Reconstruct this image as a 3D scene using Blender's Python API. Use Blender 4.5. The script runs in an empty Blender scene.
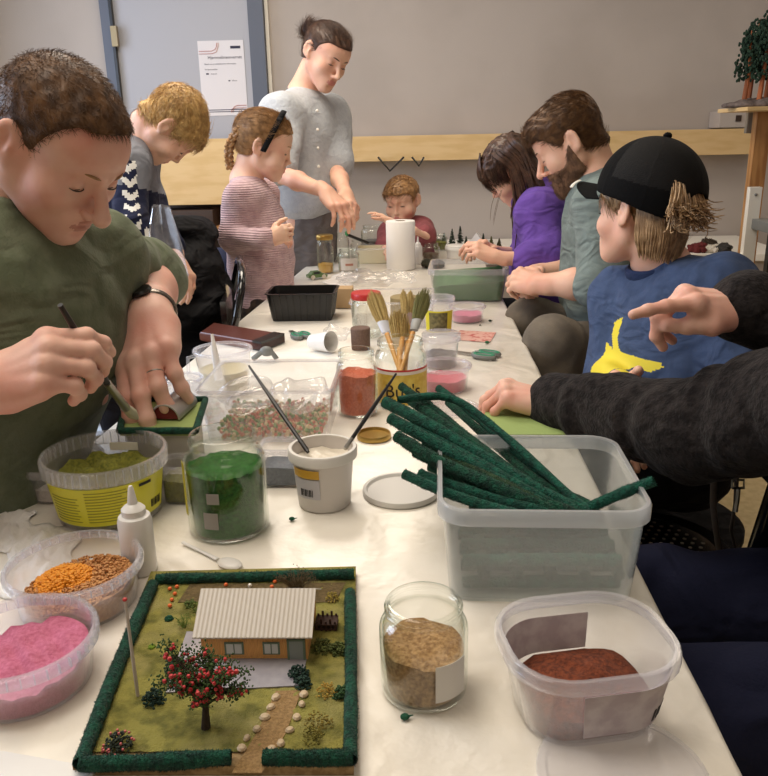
import bpy, bmesh, math, random
import numpy as np
from mathutils import Vector, Matrix
random.seed(7); RNG = np.random.default_rng(11)
S = bpy.context.scene; COL = S.collection
# ------------------------------------------------------------------ camera, world, light
F_PX = 800.0; PITCH = math.radians(17.55); YAW = math.radians(2.9); ROLL = .021
V3 = lambda *a: np.array(a[0] if len(a) == 1 else a, float)
_f = V3(-math.sin(YAW)*math.cos(PITCH), math.cos(YAW)*math.cos(PITCH), -math.sin(PITCH))
_r = V3(math.cos(YAW), math.sin(YAW), 0); _u = np.cross(_r, _f)
CR = math.cos(ROLL)*_r - math.sin(ROLL)*_u; CU = math.sin(ROLL)*_r + math.cos(ROLL)*_u
CAM = V3(0, 0, 1.231); TZ = .75                     # table top height
cd = bpy.data.cameras.new('camera'); cam = bpy.data.objects.new('camera', cd); COL.objects.link(cam)
cd.sensor_fit = 'HORIZONTAL'; cd.sensor_width = 36; cd.lens = 36*F_PX/768; cd.clip_start = .02
cam.matrix_world = Matrix(((CR[0], CU[0], -_f[0], CAM[0]), (CR[1], CU[1], -_f[1], CAM[1]), (CR[2], CU[2], -_f[2], CAM[2]), (0, 0, 0, 1)))
S.camera = cam
def ray(px, py): return _f + CR*(px-384)/F_PX - CU*(py-388)/F_PX
def W(px, py, zc): return CAM + zc*ray(px, py)      # measured point at a depth in metres
def P(px, py, z=TZ):                                # measured point on a level surface
    d = ray(px, py); return CAM + d*(z-CAM[2])/d[2]
def PY(px, py, y):                                  # measured point on a wall at distance y
    d = ray(px, py); return CAM + d*y/d[1]
def depth(p): return float((np.asarray(p)-CAM)@_f)
S.view_settings.view_transform = 'Standard'; S.view_settings.look = 'None'; S.view_settings.gamma = 1
S.view_settings.exposure = -0.16
S.cycles.transparent_max_bounces = 40; S.cycles.max_bounces = 12
w = bpy.data.worlds.new('world'); S.world = w; w.use_nodes = True
w.node_tree.nodes['Background'].inputs[0].default_value = (.75, .8, 1, 1); w.node_tree.nodes['Background'].inputs[1].default_value = .6
def area(name, loc, target, sx, sy, power, col):
    l = bpy.data.lights.new(name, 'AREA'); l.shape = 'RECTANGLE'; l.size = sx; l.size_y = sy; l.energy = power; l.color = col
    o = bpy.data.objects.new(name, l); COL.objects.link(o); o.location = loc
    o.rotation_euler = (Vector(target)-Vector(loc)).to_track_quat('-Z', 'Y').to_euler(); return o
XLW = -2.36; WARM = (1, .885, .74); DAY = (.68, .80, 1)
area('ceiling_and_fill_light', (-.75, .9, 2.69), (-.75, .9, 0), 1.2, 1.2, 30, WARM)
area('ceiling_and_fill_light', (-.75, 2.75, 2.69), (-.75, 2.75, 0), 1.2, 1.2, 42, WARM)
area('ceiling_and_fill_light', (.4, -1.0, 2.69), (.4, -1.0, 0), 1.2, 1.2, 9, WARM)  # fill added behind the camera to brighten the sides facing it
area('ceiling_and_fill_light', (1.7, 3.2, 2.69), (1.7, 3.2, 0), 1.2, .6, 8, WARM)
area('daylight_area', (XLW, 3.55, 1.65), (.3, 3.75, 1.2), .95, 1.15, 16, DAY)  # light of the added second window, cools the left of the back wall
area('daylight_area', (XLW, 1.5, 1.65), (0, 1.7, .95), 1.7, 1.15, 46, DAY)
# ------------------------------------------------------------------ object helpers
def tag(o, label=None, cat=None, group=None, kind=None):
    if label: o['label'] = label
    if cat: o['category'] = cat
    if group: o['group'] = group
    if kind: o['kind'] = kind
    return o
def thing(name, label, cat, loc=(0, 0, 0), rz=0, group=None, kind=None):
    o = bpy.data.objects.new(name, None); COL.objects.link(o); o.location = tuple(loc); o.rotation_euler = (0, 0, rz); o.empty_display_size = .05
    return tag(o, label, cat, group, kind)
def newmesh(verts, faces, mats, smooth=True, mi=None, auto=None):
    me = bpy.data.meshes.new('m'); verts = np.asarray(verts, np.float32)
    if isinstance(faces, np.ndarray):
        n, k = faces.shape
        me.vertices.add(len(verts)); me.vertices.foreach_set('co', verts.ravel())
        me.loops.add(n*k); me.loops.foreach_set('vertex_index', faces.astype(np.int32).ravel())
        me.polygons.add(n); me.polygons.foreach_set('loop_start', np.arange(0, n*k, k, dtype=np.int32))
        me.update(calc_edges=True); me.validate()
    else: me.from_pydata(verts.tolist(), [], faces); me.update()
    for m in (mats if isinstance(mats, (list, tuple)) else [mats]): me.materials.append(m)
    me.polygons.foreach_set('use_smooth', np.full(len(me.polygons), bool(smooth)))
    if mi is not None and len(mi) == len(me.polygons): me.polygons.foreach_set('material_index', np.asarray(mi, np.int32))
    if auto and smooth: me.set_sharp_from_angle(angle=math.radians(auto))
    me.update(); return me
def link(name, me, parent=None, loc=(0, 0, 0)):
    me.name = name; o = bpy.data.objects.new(name, me); COL.objects.link(o); o.location = tuple(loc)
    if parent is not None: o.parent = parent
    return o
class MB:                                           # collects shapes, links them as one mesh
    def __init__(s): s.v = []; s.f = []; s.m = []; s.n = 0
    def add(s, v, f, mi=0):
        v = np.asarray(v, float).reshape(-1, 3); s.v.append(v); s.f += [[i+s.n for i in q] for q in f]; s.m += [mi]*len(f); s.n += len(v); return s
    def box(s, lo, hi, rz=0, mi=0, c=None, M=None, bev=0):
        lo = V3(lo); hi = V3(hi)
        if bev > 0:
            bm = bmesh.new(); bmesh.ops.create_cube(bm, size=1)
            for v in bm.verts: v.co = Vector([(lo[i]+hi[i])/2+v.co[i]*(hi[i]-lo[i]) for i in range(3)])
            bmesh.ops.bevel(bm, geom=bm.edges[:], offset=bev, segments=2, affect='EDGES', profile=.6)
            bm.verts.index_update(); v = np.array([x.co[:] for x in bm.verts]); f = [[x.index for x in q.verts] for q in bm.faces]; bm.free()
        else:
            v = np.array([[(lo, hi)[i][0], (lo, hi)[j][1], (lo, hi)[k][2]] for i in (0, 1) for j in (0, 1) for k in (0, 1)])
            f = [[0, 1, 3, 2], [4, 6, 7, 5], [0, 4, 5, 1], [2, 3, 7, 6], [0, 2, 6, 4], [1, 5, 7, 3]]
        if rz:
            c0 = V3(c) if c is not None else (lo+hi)/2; R = np.array(Matrix.Rotation(rz, 3, 'Z')); v = (v-c0)@R.T+c0
        if M is not None: v = v@np.array(M)[:3, :3].T+np.array(M)[:3, 3]
        return s.add(v, f, mi)
    def tube(s, pts, r, seg=8, mi=0, cap=True, flat=1):
        pts = [V3(p) for p in pts]; n = len(pts); rr = r if hasattr(r, '__len__') else [r]*n; vs = []; fs = []; nrm = None
        for i, p in enumerate(pts):
            t = pts[min(i+1, n-1)]-pts[max(i-1, 0)]; t /= np.linalg.norm(t)+1e-12
            if nrm is None:
                a = V3(0, 0, 1) if abs(t[2]) < .9 else V3(1, 0, 0); nrm = np.cross(t, a)
            nrm = nrm-t*(nrm@t); nrm /= np.linalg.norm(nrm)+1e-12; b = np.cross(t, nrm)
            for k in range(seg):
                a = 2*math.pi*k/seg; vs.append(p+rr[i]*(math.cos(a)*nrm+flat*math.sin(a)*b))
        for i in range(n-1):
            for k in range(seg): fs.append([i*seg+k, i*seg+(k+1) % seg, (i+1)*seg+(k+1) % seg, (i+1)*seg+k])
        if cap: fs.append(list(range(seg))[::-1]); fs.append([(n-1)*seg+k for k in range(seg)])
        return s.add(vs, fs, mi)
    def lathe(s, prof, c=(0, 0, 0), seg=48, mi=0, M=None, closed=False, sx=1, sy=1):
        n = len(prof); a = np.arange(seg)*2*math.pi/seg
        v = np.array([[r*np.cos(a)*sx, r*np.sin(a)*sy, np.full(seg, z)] for r, z in prof]).transpose(0, 2, 1).reshape(-1, 3)
        f = []
        for i in range(n-1 if not closed else n):
            j = (i+1) % n
            for k in range(seg): f.append([i*seg+k, i*seg+(k+1) % seg, j*seg+(k+1) % seg, j*seg+k])
        if not closed:
            if prof[0][0] > 1e-6: f.append(list(range(seg))[::-1])
            if prof[-1][0] > 1e-6: f.append([(n-1)*seg+k for k in range(seg)])
        if M is not None: v = v@np.array(M)[:3, :3].T+np.array(M)[:3, 3]
        return s.add(v+V3(c), f, mi)
    def rings(s, rings, mi=0, cap0=True, cap1=True):
        k = len(rings[0]); v = np.concatenate([np.asarray(r, float) for r in rings]); f = []
        for i in range(len(rings)-1):
            for j in range(k): f.append([i*k+j, i*k+(j+1) % k, (i+1)*k+(j+1) % k, (i+1)*k+j])
        if cap0: f.append(list(range(k))[::-1])
        if cap1: f.append([(len(rings)-1)*k+j for j in range(k)])
        return s.add(v, f, mi)
    def ball(s, c, r, seg=10, mi=0, M=None):
        r = V3(r) if hasattr(r, '__len__') else V3(r, r, r); n = max(4, seg//2)
        v = []; f = []
        for i in range(n+1):
            t = math.pi*i/n
            for k in range(seg): a = 2*math.pi*k/seg; v.append([math.sin(t)*math.cos(a)*r[0], math.sin(t)*math.sin(a)*r[1], math.cos(t)*r[2]])
        for i in range(n):
            for k in range(seg): f.append([i*seg+k, (i+1)*seg+k, (i+1)*seg+(k+1) % seg, i*seg+(k+1) % seg])
        v = np.array(v)
        if M is not None: v = v@np.array(M)[:3, :3].T
        return s.add(v+V3(c), f, mi)
    def me(s, mats, smooth=True, auto=40):
        m = newmesh(np.concatenate(s.v), s.f, mats, smooth, s.m, auto)
        bm = bmesh.new(); bm.from_mesh(m); bmesh.ops.remove_doubles(bm, verts=bm.verts, dist=1e-6); bm.to_mesh(m); bm.free()
        return m
    def build(s, name, mats, parent=None, loc=(0, 0, 0), smooth=True, auto=40): return link(name, s.me(mats, smooth, auto), parent, loc)
def rrect(w, d, r, z, n=6, cx=0, cy=0):             # rounded rectangle ring
    pts = []
    for q, (sx, sy) in enumerate(((1, 1), (-1, 1), (-1, -1), (1, -1))):
        for k in range(n+1):
            a = math.pi/2*(q+k/n); pts.append([cx+sx*(w/2-r)+r*math.cos(a), cy+sy*(d/2-r)+r*math.sin(a), z])
    return pts
# ------------------------------------------------------------------ materials
def srgb(*c):
    if len(c) == 1: h = c[0]; c = [int(h[i:i+2], 16) for i in (0, 2, 4)]
    return tuple(((x/255)/12.92 if x/255 <= .04045 else ((x/255+.055)/1.055)**2.4) for x in c)+(1,)
def pm(name, col, rough=.6, metal=0, col2=None, nscale=8, nlo=.4, nhi=.6, bump=0, bscale=60, sss=0, sheen=0, coat=0, spec=.5, trans=0, stretch=None, detail=4, bd=.002, bump2=None, wave=None, col3=None, n3=3):
    m = bpy.data.materials.new(name); m.use_nodes = True; N = m.node_tree.nodes; L = m.node_tree.links; b = N['Principled BSDF']
    b.inputs['Base Color'].default_value = col; b.inputs['Roughness'].default_value = rough; b.inputs['Metallic'].default_value = metal
    b.inputs['Specular IOR Level'].default_value = spec
    if sss: b.inputs['Subsurface Weight'].default_value = sss; b.inputs['Subsurface Radius'].default_value = (1, .35, .18); b.inputs['Subsurface Scale'].default_value = .012
    if sheen: b.inputs['Sheen Weight'].default_value = sheen; b.inputs['Sheen Roughness'].default_value = .5
    if coat: b.inputs['Coat Weight'].default_value = coat; b.inputs['Coat Roughness'].default_value = .15
    if trans: b.inputs['Transmission Weight'].default_value = trans
    tc = N.new('ShaderNodeTexCoord'); mp = N.new('ShaderNodeMapping'); L.new(tc.outputs['Object'], mp.inputs[0])
    if stretch: mp.inputs['Scale'].default_value = stretch
    last = None
    def mixc(fac_out, a, bcol):
        mx = N.new('ShaderNodeMix'); mx.data_type = 'RGBA'; L.new(fac_out, mx.inputs[0])
        if hasattr(a, 'links'): L.new(a, mx.inputs[6])
        else: mx.inputs[6].default_value = a
        mx.inputs[7].default_value = bcol; return mx.outputs[2]
    cur = col
    if col2:
        nz = N.new('ShaderNodeTexNoise'); nz.inputs['Scale'].default_value = nscale; nz.inputs['Detail'].default_value = detail; L.new(mp.outputs[0], nz.inputs[0])
        r = N.new('ShaderNodeMapRange'); r.inputs[1].default_value = nlo; r.inputs[2].default_value = nhi; L.new(nz.outputs[0], r.inputs[0]); cur = mixc(r.outputs[0], cur, col2)
    if col3:
        nz = N.new('ShaderNodeTexNoise'); nz.inputs['Scale'].default_value = n3; nz.inputs['Detail'].default_value = 3; L.new(mp.outputs[0], nz.inputs[0])
        r = N.new('ShaderNodeMapRange'); r.inputs[1].default_value = .5; r.inputs[2].default_value = .68; L.new(nz.outputs[0], r.inputs[0]); cur = mixc(r.outputs[0], cur, col3)
    if hasattr(cur, 'links'): L.new(cur, b.inputs['Base Color'])
    if bump:
        if wave:
            t = N.new('ShaderNodeTexWave'); t.inputs['Scale'].default_value = wave[0]; t.inputs['Distortion'].default_value = wave[1]; t.bands_direction = wave[2]; L.new(mp.outputs[0], t.inputs[0]); h = t.outputs['Fac']
        else:
            t = N.new('ShaderNodeTexNoise'); t.inputs['Scale'].default_value = bscale; t.inputs['Detail'].default_value = 3; L.new(mp.outputs[0], t.inputs[0]); h = t.outputs[0]
        bp = N.new('ShaderNodeBump'); bp.inputs['Strength'].default_value = bump; bp.inputs['Distance'].default_value = bd; L.new(h, bp.inputs['Height']); L.new(bp.outputs[0], b.inputs['Normal'])
        if bump2:
            t2 = N.new('ShaderNodeTexNoise'); t2.inputs['Scale'].default_value = bump2[0]; t2.inputs['Detail'].default_value = 1.5; t2.inputs['Distortion'].default_value = 1.2; m2 = N.new('ShaderNodeMapping'); m2.inputs['Scale'].default_value = (1, 1, 1.7); m2.inputs['Rotation'].default_value = (.5, .4, 0); L.new(tc.outputs['Object'], m2.inputs[0]); L.new(m2.outputs[0], t2.inputs[0])
            b2 = N.new('ShaderNodeBump'); b2.inputs['Strength'].default_value = bump2[1]; b2.inputs['Distance'].default_value = bump2[2]; L.new(t2.outputs[0], b2.inputs['Height']); L.new(b2.outputs[0], bp.inputs['Normal'])
    return m
def glassy(name, tint=(.93, .97, .95, 1), edge=.35, rough=.03, body=0, bodycol=(.8, .8, .8, 1), gloss=1.0):
    """thin wall: transparent + fresnel gloss, optional milky body"""
    m = bpy.data.materials.new(name); m.use_nodes = True; N = m.node_tree.nodes; L = m.node_tree.links; N.clear()
    out = N.new('ShaderNodeOutputMaterial'); tr = N.new('ShaderNodeBsdfTransparent'); tr.inputs[0].default_value = tint
    gl = N.new('ShaderNodeBsdfGlossy'); gl.inputs['Roughness'].default_value = rough; gl.inputs[0].default_value = (gloss, gloss, gloss, 1)
    l0 = N.new('ShaderNodeLayerWeight'); l0.inputs[0].default_value = .5; p5 = N.new('ShaderNodeMath'); p5.operation = 'POWER'; p5.inputs[1].default_value = 3.2; L.new(l0.outputs['Facing'], p5.inputs[0])
    fr = N.new('ShaderNodeMapRange'); fr.inputs[3].default_value = .035; fr.inputs[4].default_value = .9; L.new(p5.outputs[0], fr.inputs[0])
    base = tr.outputs[0]
    if body:
        df = N.new('ShaderNodeBsdfDiffuse'); df.inputs[0].default_value = bodycol; tl = N.new('ShaderNodeBsdfTranslucent'); tl.inputs[0].default_value = bodycol
        a = N.new('ShaderNodeMixShader'); a.inputs[0].default_value = .5; L.new(df.outputs[0], a.inputs[1]); L.new(tl.outputs[0], a.inputs[2])
        lw = N.new('ShaderNodeLayerWeight'); lw.inputs[0].default_value = .25
        mr = N.new('ShaderNodeMapRange'); mr.inputs[3].default_value = body; mr.inputs[4].default_value = min(1, body+edge); L.new(lw.outputs['Facing'], mr.inputs[0])
        b = N.new('ShaderNodeMixShader'); L.new(mr.outputs[0], b.inputs[0]); L.new(tr.outputs[0], b.inputs[1]); L.new(a.outputs[0], b.inputs[2]); base = b.outputs[0]
    else:
        lw = N.new('ShaderNodeLayerWeight'); lw.inputs[0].default_value = .3
        mx = N.new('ShaderNodeMix'); mx.data_type = 'RGBA'; mx.inputs[6].default_value = tint; mx.inputs[7].default_value = (tint[0]*(1-edge), tint[1]*(1-edge*.8), tint[2]*(1-edge), 1)
        pw = N.new('ShaderNodeMath'); pw.operation = 'POWER'; pw.inputs[1].default_value = 2.2; L.new(lw.outputs['Facing'], pw.inputs[0]); L.new(pw.outputs[0], mx.inputs[0]); L.new(mx.outputs[2], tr.inputs[0])
    c = N.new('ShaderNodeMixShader'); L.new(fr.outputs[0], c.inputs[0]); L.new(base, c.inputs[1]); L.new(gl.outputs[0], c.inputs[2]); L.new(c.outputs[0], out.inputs[0])
    return m
# ------------------------------------------------------------------ solid modelling on a grid (surface nets)
def smin(a, b, k):
    if k <= 0: return np.minimum(a, b)
    h = np.maximum(k-np.abs(a-b), 0)/k; return np.minimum(a, b)-h*h*(k*.25)
def smax(a, b, k): return -smin(-a, -b, k)
def lines(lo, hi, fine, hf, hc):
    out = [lo]
    while out[-1] < hi:
        x = out[-1]; h = hc
        for a, b in fine:
            if a-hc <= x <= b: h = hf
        out.append(x+h)
    return np.array(out, np.float32)
class Grid:
    def __init__(s, lo, hi, hf, hc=None, fine=()):
        hc = hc or hf
        s.ax = [lines(lo[i], hi[i], [(b[0][i], b[1][i]) for b in fine] if fine else [(lo[i], hi[i])], hf, hc) for i in range(3)]
        s.d = np.full([len(a) for a in s.ax], 1.0, np.float32)
    def sl(s, lo, hi):
        sl = tuple(slice(max(0, int(np.searchsorted(a, lo[i]))-1), int(np.searchsorted(a, hi[i]))+1) for i, a in enumerate(s.ax))
        X, Y, Z = (s.ax[i][sl[i]].reshape([-1 if j == i else 1 for j in range(3)]) for i in range(3)); return sl, X, Y, Z
    def put(s, prim, k=.02, op='u', m=.03):
        lo, hi, fn = prim; m = max(m, k)+.012; lo = V3(lo)-m; hi = V3(hi)+m
        sl, X, Y, Z = s.sl(lo, hi)
        if min(X.size, Y.size, Z.size) == 0: return s
        d = fn(X, Y, Z).astype(np.float32)
        s.d[sl] = smin(s.d[sl], d, k) if op == 'u' else smax(s.d[sl], -d, k); return s
    def local(s, M, c, ext, fn, k=.02):              # fn gets coordinates in a turned frame (columns of M)
        lo = V3(c)-ext; hi = V3(c)+ext; sl, X, Y, Z = s.sl(lo, hi); X = X-c[0]; Y = Y-c[1]; Z = Z-c[2]
        q = [(X*M[0, i]+Y*M[1, i]+Z*M[2, i]).astype(np.float32) for i in range(3)]
        s.d[sl] = smin(s.d[sl], fn(*q).astype(np.float32), k); return s
    def clip(s, n, p, k=.004):                       # keep the side n.(x-p) < 0
        n = V3(n); n /= np.linalg.norm(n); X, Y, Z = (s.ax[i].reshape([-1 if j == i else 1 for j in range(3)]) for i in range(3))
        s.d = smax(s.d, ((X-p[0])*n[0]+(Y-p[1])*n[1]+(Z-p[2])*n[2]).astype(np.float32), k); return s
    def noise(s, amp, fr, seed=0):
        r = np.random.default_rng(seed); X, Y, Z = (s.ax[i].reshape([-1 if j == i else 1 for j in range(3)]) for i in range(3)); t = 0
        for q in range(3):
            k = r.normal(0, 1, (2, 3)); k /= np.linalg.norm(k, axis=1)[:, None]; f = fr*(1, 1.7, 2.6)[q]
            t = t+np.sin(f*(X*k[0, 0]+Y*k[0, 1]+Z*k[0, 2])+1.6*np.sin(f*.6*(X*k[1, 0]+Y*k[1, 1]+Z*k[1, 2]))+q)*(1, .6, .4)[q]
        s.d += (amp*t).astype(np.float32); return s
    def mesh(s):
        d = s.d; d[0] = d[-1] = 1; d[:, 0] = d[:, -1] = 1; d[:, :, 0] = d[:, :, -1] = 1
        I = (d < 0); c = np.zeros([n-1 for n in d.shape], np.uint8)
        for i in (0, 1):
            for j in (0, 1):
                for k in (0, 1): c += I[i:i+c.shape[0], j:j+c.shape[1], k:k+c.shape[2]]
        ids = np.flatnonzero((c > 0) & (c < 8)); ijk = np.stack(np.unravel_index(ids, c.shape), 1)
        acc = np.zeros((len(ids), 3)); cnt = np.zeros(len(ids))
        for a in range(3):
            b, e = (a+1) % 3, (a+2) % 3
            for u in (0, 1):
                for v in (0, 1):
                    p = ijk.copy(); p[:, b] += u; p[:, e] += v; q = p.copy(); q[:, a] += 1
                    dp = d[tuple(p.T)]; dq = d[tuple(q.T)]; m = (dp < 0) != (dq < 0); t = np.where(m, dp/np.where(m, dp-dq, 1), 0)
                    pos = np.stack([s.ax[x][p[:, x]] for x in range(3)], 1).astype(float); pos[:, a] += t*(s.ax[a][q[:, a]]-s.ax[a][p[:, a]])
                    acc[m] += pos[m]; cnt += m
        verts = acc/cnt[:, None]; faces = []
        for a in range(3):
            b, e = (a+1) % 3, (a+2) % 3
            lo = [slice(None)]*3; hi = [slice(None)]*3; lo[a] = slice(0, -1); hi[a] = slice(1, None)
            A = I[tuple(lo)]; B = I[tuple(hi)]; ed = np.argwhere(A != B); ed = ed[(ed[:, b] > 0) & (ed[:, e] > 0)]
            if not len(ed): continue
            sg = A[tuple(ed.T)]; cs = []
            for u, v in ((0, 0), (1, 0), (1, 1), (0, 1)):
                q = ed.copy(); q[:, b] -= u; q[:, e] -= v; cs.append(np.searchsorted(ids, np.ravel_multi_index(tuple(q.T), c.shape)))
            Q = np.stack(cs, 1); Q[~sg] = Q[~sg][:, ::-1]; faces.append(Q)
        return verts, np.concatenate(faces)
def rc(a, b, r1, r2=None, wr=None):                 # tapered limb; wr=(amp, freq) cloth folds round it
    r2 = r1 if r2 is None else r2; a = V3(a); b = V3(b); R = max(r1, r2); ab = b-a; L2 = ab@ab+1e-12; ln = math.sqrt(L2)
    def fn(X, Y, Z):
        t = np.clip(((X-a[0])*ab[0]+(Y-a[1])*ab[1]+(Z-a[2])*ab[2])/L2, 0, 1)
        d = np.sqrt((X-a[0]-t*ab[0])**2+(Y-a[1]-t*ab[1])**2+(Z-a[2]-t*ab[2])**2)-(r1+(r2-r1)*t)
        if wr: d = d-wr[0]*np.sin(wr[1]*t*ln+22*X+17*Y+15*Z+1.5*np.sin(31*X-25*Y+19*Z))*(.55+.45*np.sin(9*t*ln*wr[1]/60+30*Y))
        return d
    return np.minimum(a, b)-R, np.maximum(a, b)+R, fn
def el(c, r, M=None):                                # ellipsoid, M columns = its axes
    c = V3(c); r = V3(r); R = r.max()
    def fn(X, Y, Z):
        X = X-c[0]; Y = Y-c[1]; Z = Z-c[2]
        if M is not None: X, Y, Z = (X*M[0, i]+Y*M[1, i]+Z*M[2, i] for i in range(3))
        k0 = np.sqrt((X/r[0])**2+(Y/r[1])**2+(Z/r[2])**2)+1e-9; k1 = np.sqrt((X/r[0]**2)**2+(Y/r[1]**2)**2+(Z/r[2]**2)**2)+1e-9
        return k0*(k0-1)/k1
    return c-R, c+R, fn
def frame(fwd, up=(0, 0, 1)):                        # columns: right, forward, up
    f = V3(fwd); f = f/np.linalg.norm(f); x = np.cross(f, V3(up)); x = x/np.linalg.norm(x); return np.stack([x, f, np.cross(x, f)], 1)
# ------------------------------------------------------------------ people
def sk(y, z): return np.where(y < 0, y*1.17, y), np.where(z > .02, .02+(z-.02)*1.23, z)     # skull a little flatter and shorter behind
def head_fn(c=0.0, nose=1.0, jaw=1.0, beard=0, stretch=1.0):
    """head in its own frame, adult metres: x right, y forward, z up; c = childishness"""
    j = jaw*(1-.13*c); n = nose*(1-.38*c)
    E = lambda cc, r: el(cc, r)[2]; K = lambda a, b, r1, r2: rc(a, b, r1, r2)[2]
    def fn(x, y, z):
        ax = np.abs(x); y, z = sk(y, z)
        d = E((0, -.018, .045), (.076, .098, .086))(x, y, z)
        d = smin(d, E((0, .038, .038), (.062, .053, .058))(x, y, z), .03)
        d = smin(d, E((0, .034, -.032), (.058*j+.002, .052, .066))(x, y, z), .03)
        d = smin(d, K((.048*j, -.002, -.045), (.012, .066, -.093), .021, .019)(ax, y, z), .028)
        d = smin(d, K((.058*j, -.004, -.01), (.048*j, 0, -.05), .018, .018)(ax, y, z), .02)
        d = smin(d, E((0, .073, -.093+.012*c), (.019, .018, .016))(x, y, z), .018)
        d = smin(d, E((.040, .055, -.026-.008*c), (.023+.006*c, .024+.004*c, .021+.006*c))(ax, y, z), .025)
        d = smin(d, K((.008, .087, .019), (.040, .074, .021), .0085, .007)(ax, y, z), .012*(1-.3*c))
        d = smax(d, -E((.031, .097, .002), (.017, .013, .0115))(ax, y, z), .016)          # sockets
        d = smin(d, E((.0315, .0735, .0015), (.0135, .0125, .0125))(ax, y, z), .003)        # lids over the eyeballs
        d = smax(d, -E((.0315, .0880, -.0045), (.0125, .004, .0013))(ax, y, z), .002)       # lid slit
        d = smin(d, K((0, .086, .010), (0, .088+.022*n, -.030), .0065, .0085*n+.001)(x, y, z), .010)
        d = smin(d, E((0, .089+.023*n, -.034), (.0105*n+.001, .0095, .009*n))(x, y, z), .006)
        d = smin(d, E((.0115*n, .091+.008*n, -.037), (.0065, .009, .0065))(ax, y, z), .006)
        d = smax(d, -E((.006, .096+.012*n, -.0445), (.0035, .006, .0035))(ax, y, z), .003)
        d = smin(d, E((0, .074, -.063), (.030, .020, .022))(x, y, z), .018)
        d = smin(d, E((0, .0905, -.0585), (.020, .0075, .0052))(x, y, z), .005)
        d = smin(d, E((0, .0885, -.0690), (.018, .0080, .0062))(x, y, z), .005)
        d = smax(d, -E((0, .0990, -.0635), (.021, .0075, .0014))(x, y, z), .003)
        d = smax(d, -E((0, .094, -.080), (.012, .006, .004))(x, y, z), .010)
        e = E((.0795, -.014, .003), (.0075, .0185, .031))(ax-(y+.01)*-.30, y, z)
        e = smin(e, E((.0745, -.002, -.022), (.007, .009, .011))(ax, y, z), .008)
        e = smax(e, -E((.0885, -.010, .004), (.0075, .0105, .0195))(ax-(y+.01)*-.30, y, z), .004)
        e = smin(e, E((.0805, .001, -.003), (.004, .004, .007))(ax, y, z), .003)
        d = smin(d, e, .006)
        return d
    return fn
def hairline(kind):
    L = {'man': [(-.12, -.055), (-.06, -.052), (-.03, -.035), (-.012, .028), (.004, .022), (.018, -.012), (.03, .025), (.045, .06), (.058, .085), (.088, .096), (.12, .105)],
         'short': [(-.12, -.052), (-.07, -.052), (-.03, -.035), (-.012, .032), (.004, .026), (.018, -.014), (.028, .0), (.045, .03), (.07, .055), (.1, .062), (.14, .06)],
         'fringe': [(-.12, -.06), (-.07, -.06), (-.03, -.04), (-.012, .032), (.004, .026), (.018, -.02), (.03, -.01), (.05, .012), (.075, .03), (.1, .036), (.14, .036)],
         'up': [(-.12, -.03), (-.07, -.05), (-.03, -.04), (-.012, .028), (.004, .022), (.014, .0), (.03, .035), (.055, .062), (.08, .070), (.1, .072), (.14, .07)]}[kind]
    return np.array(L).T
def hair_fn(kind, thick=.012, c=0, top=0.0, cut=.006, side=1.0, ntufts=1.0, quiff=0):
    hl = hairline(kind)
    def fn(x, y, z):
        ax = np.abs(x); y, z = sk(y, z)
        d = el((0, -.018, .045), (.076, .098, .086))[2](x, y, z); d = smin(d, el((0, .038, .038), (.062, .053, .058))[2](x, y, z), .03)
        d = smin(d, rc((0, -.045, -.03), (0, -.06, -.06), .05, .045)[2](x, y, z), .03)
        zz = np.clip(z*8, -1, 1)*.5+.5
        t = thick*(.35*side+(1-.35*side)*zz)+top*np.clip((z-.05)/.08, 0, 1)
        t = t+ntufts*.0018*(np.sin(260*x+90*z+3*np.sin(70*y))+np.sin(210*y-120*x+2*np.sin(90*z)))*zz
        t = t+quiff*np.clip((y-.0)/.07, 0, 1)*np.clip((z-.05)/.05, 0, 1)
        h = np.interp(y, hl[0], hl[1]); m = (h-z)*.75
        # temples recede towards the middle of the forehead less than at the side
        m = m+np.clip(ax-.035, 0, 1)*np.clip((y-.02)*14, 0, 1)*(.9 if kind == 'man' else .35)
        return smax(d-t, m, cut)
    return fn
SKIN = {}
def skinmat(name, col, red, k=.5):
    m = pm(name, col, .5, sss=.12, col2=red, nscale=14, nlo=.42, nhi=.75, bump=.25, bscale=240, bd=.0008, spec=.4); return m
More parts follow.
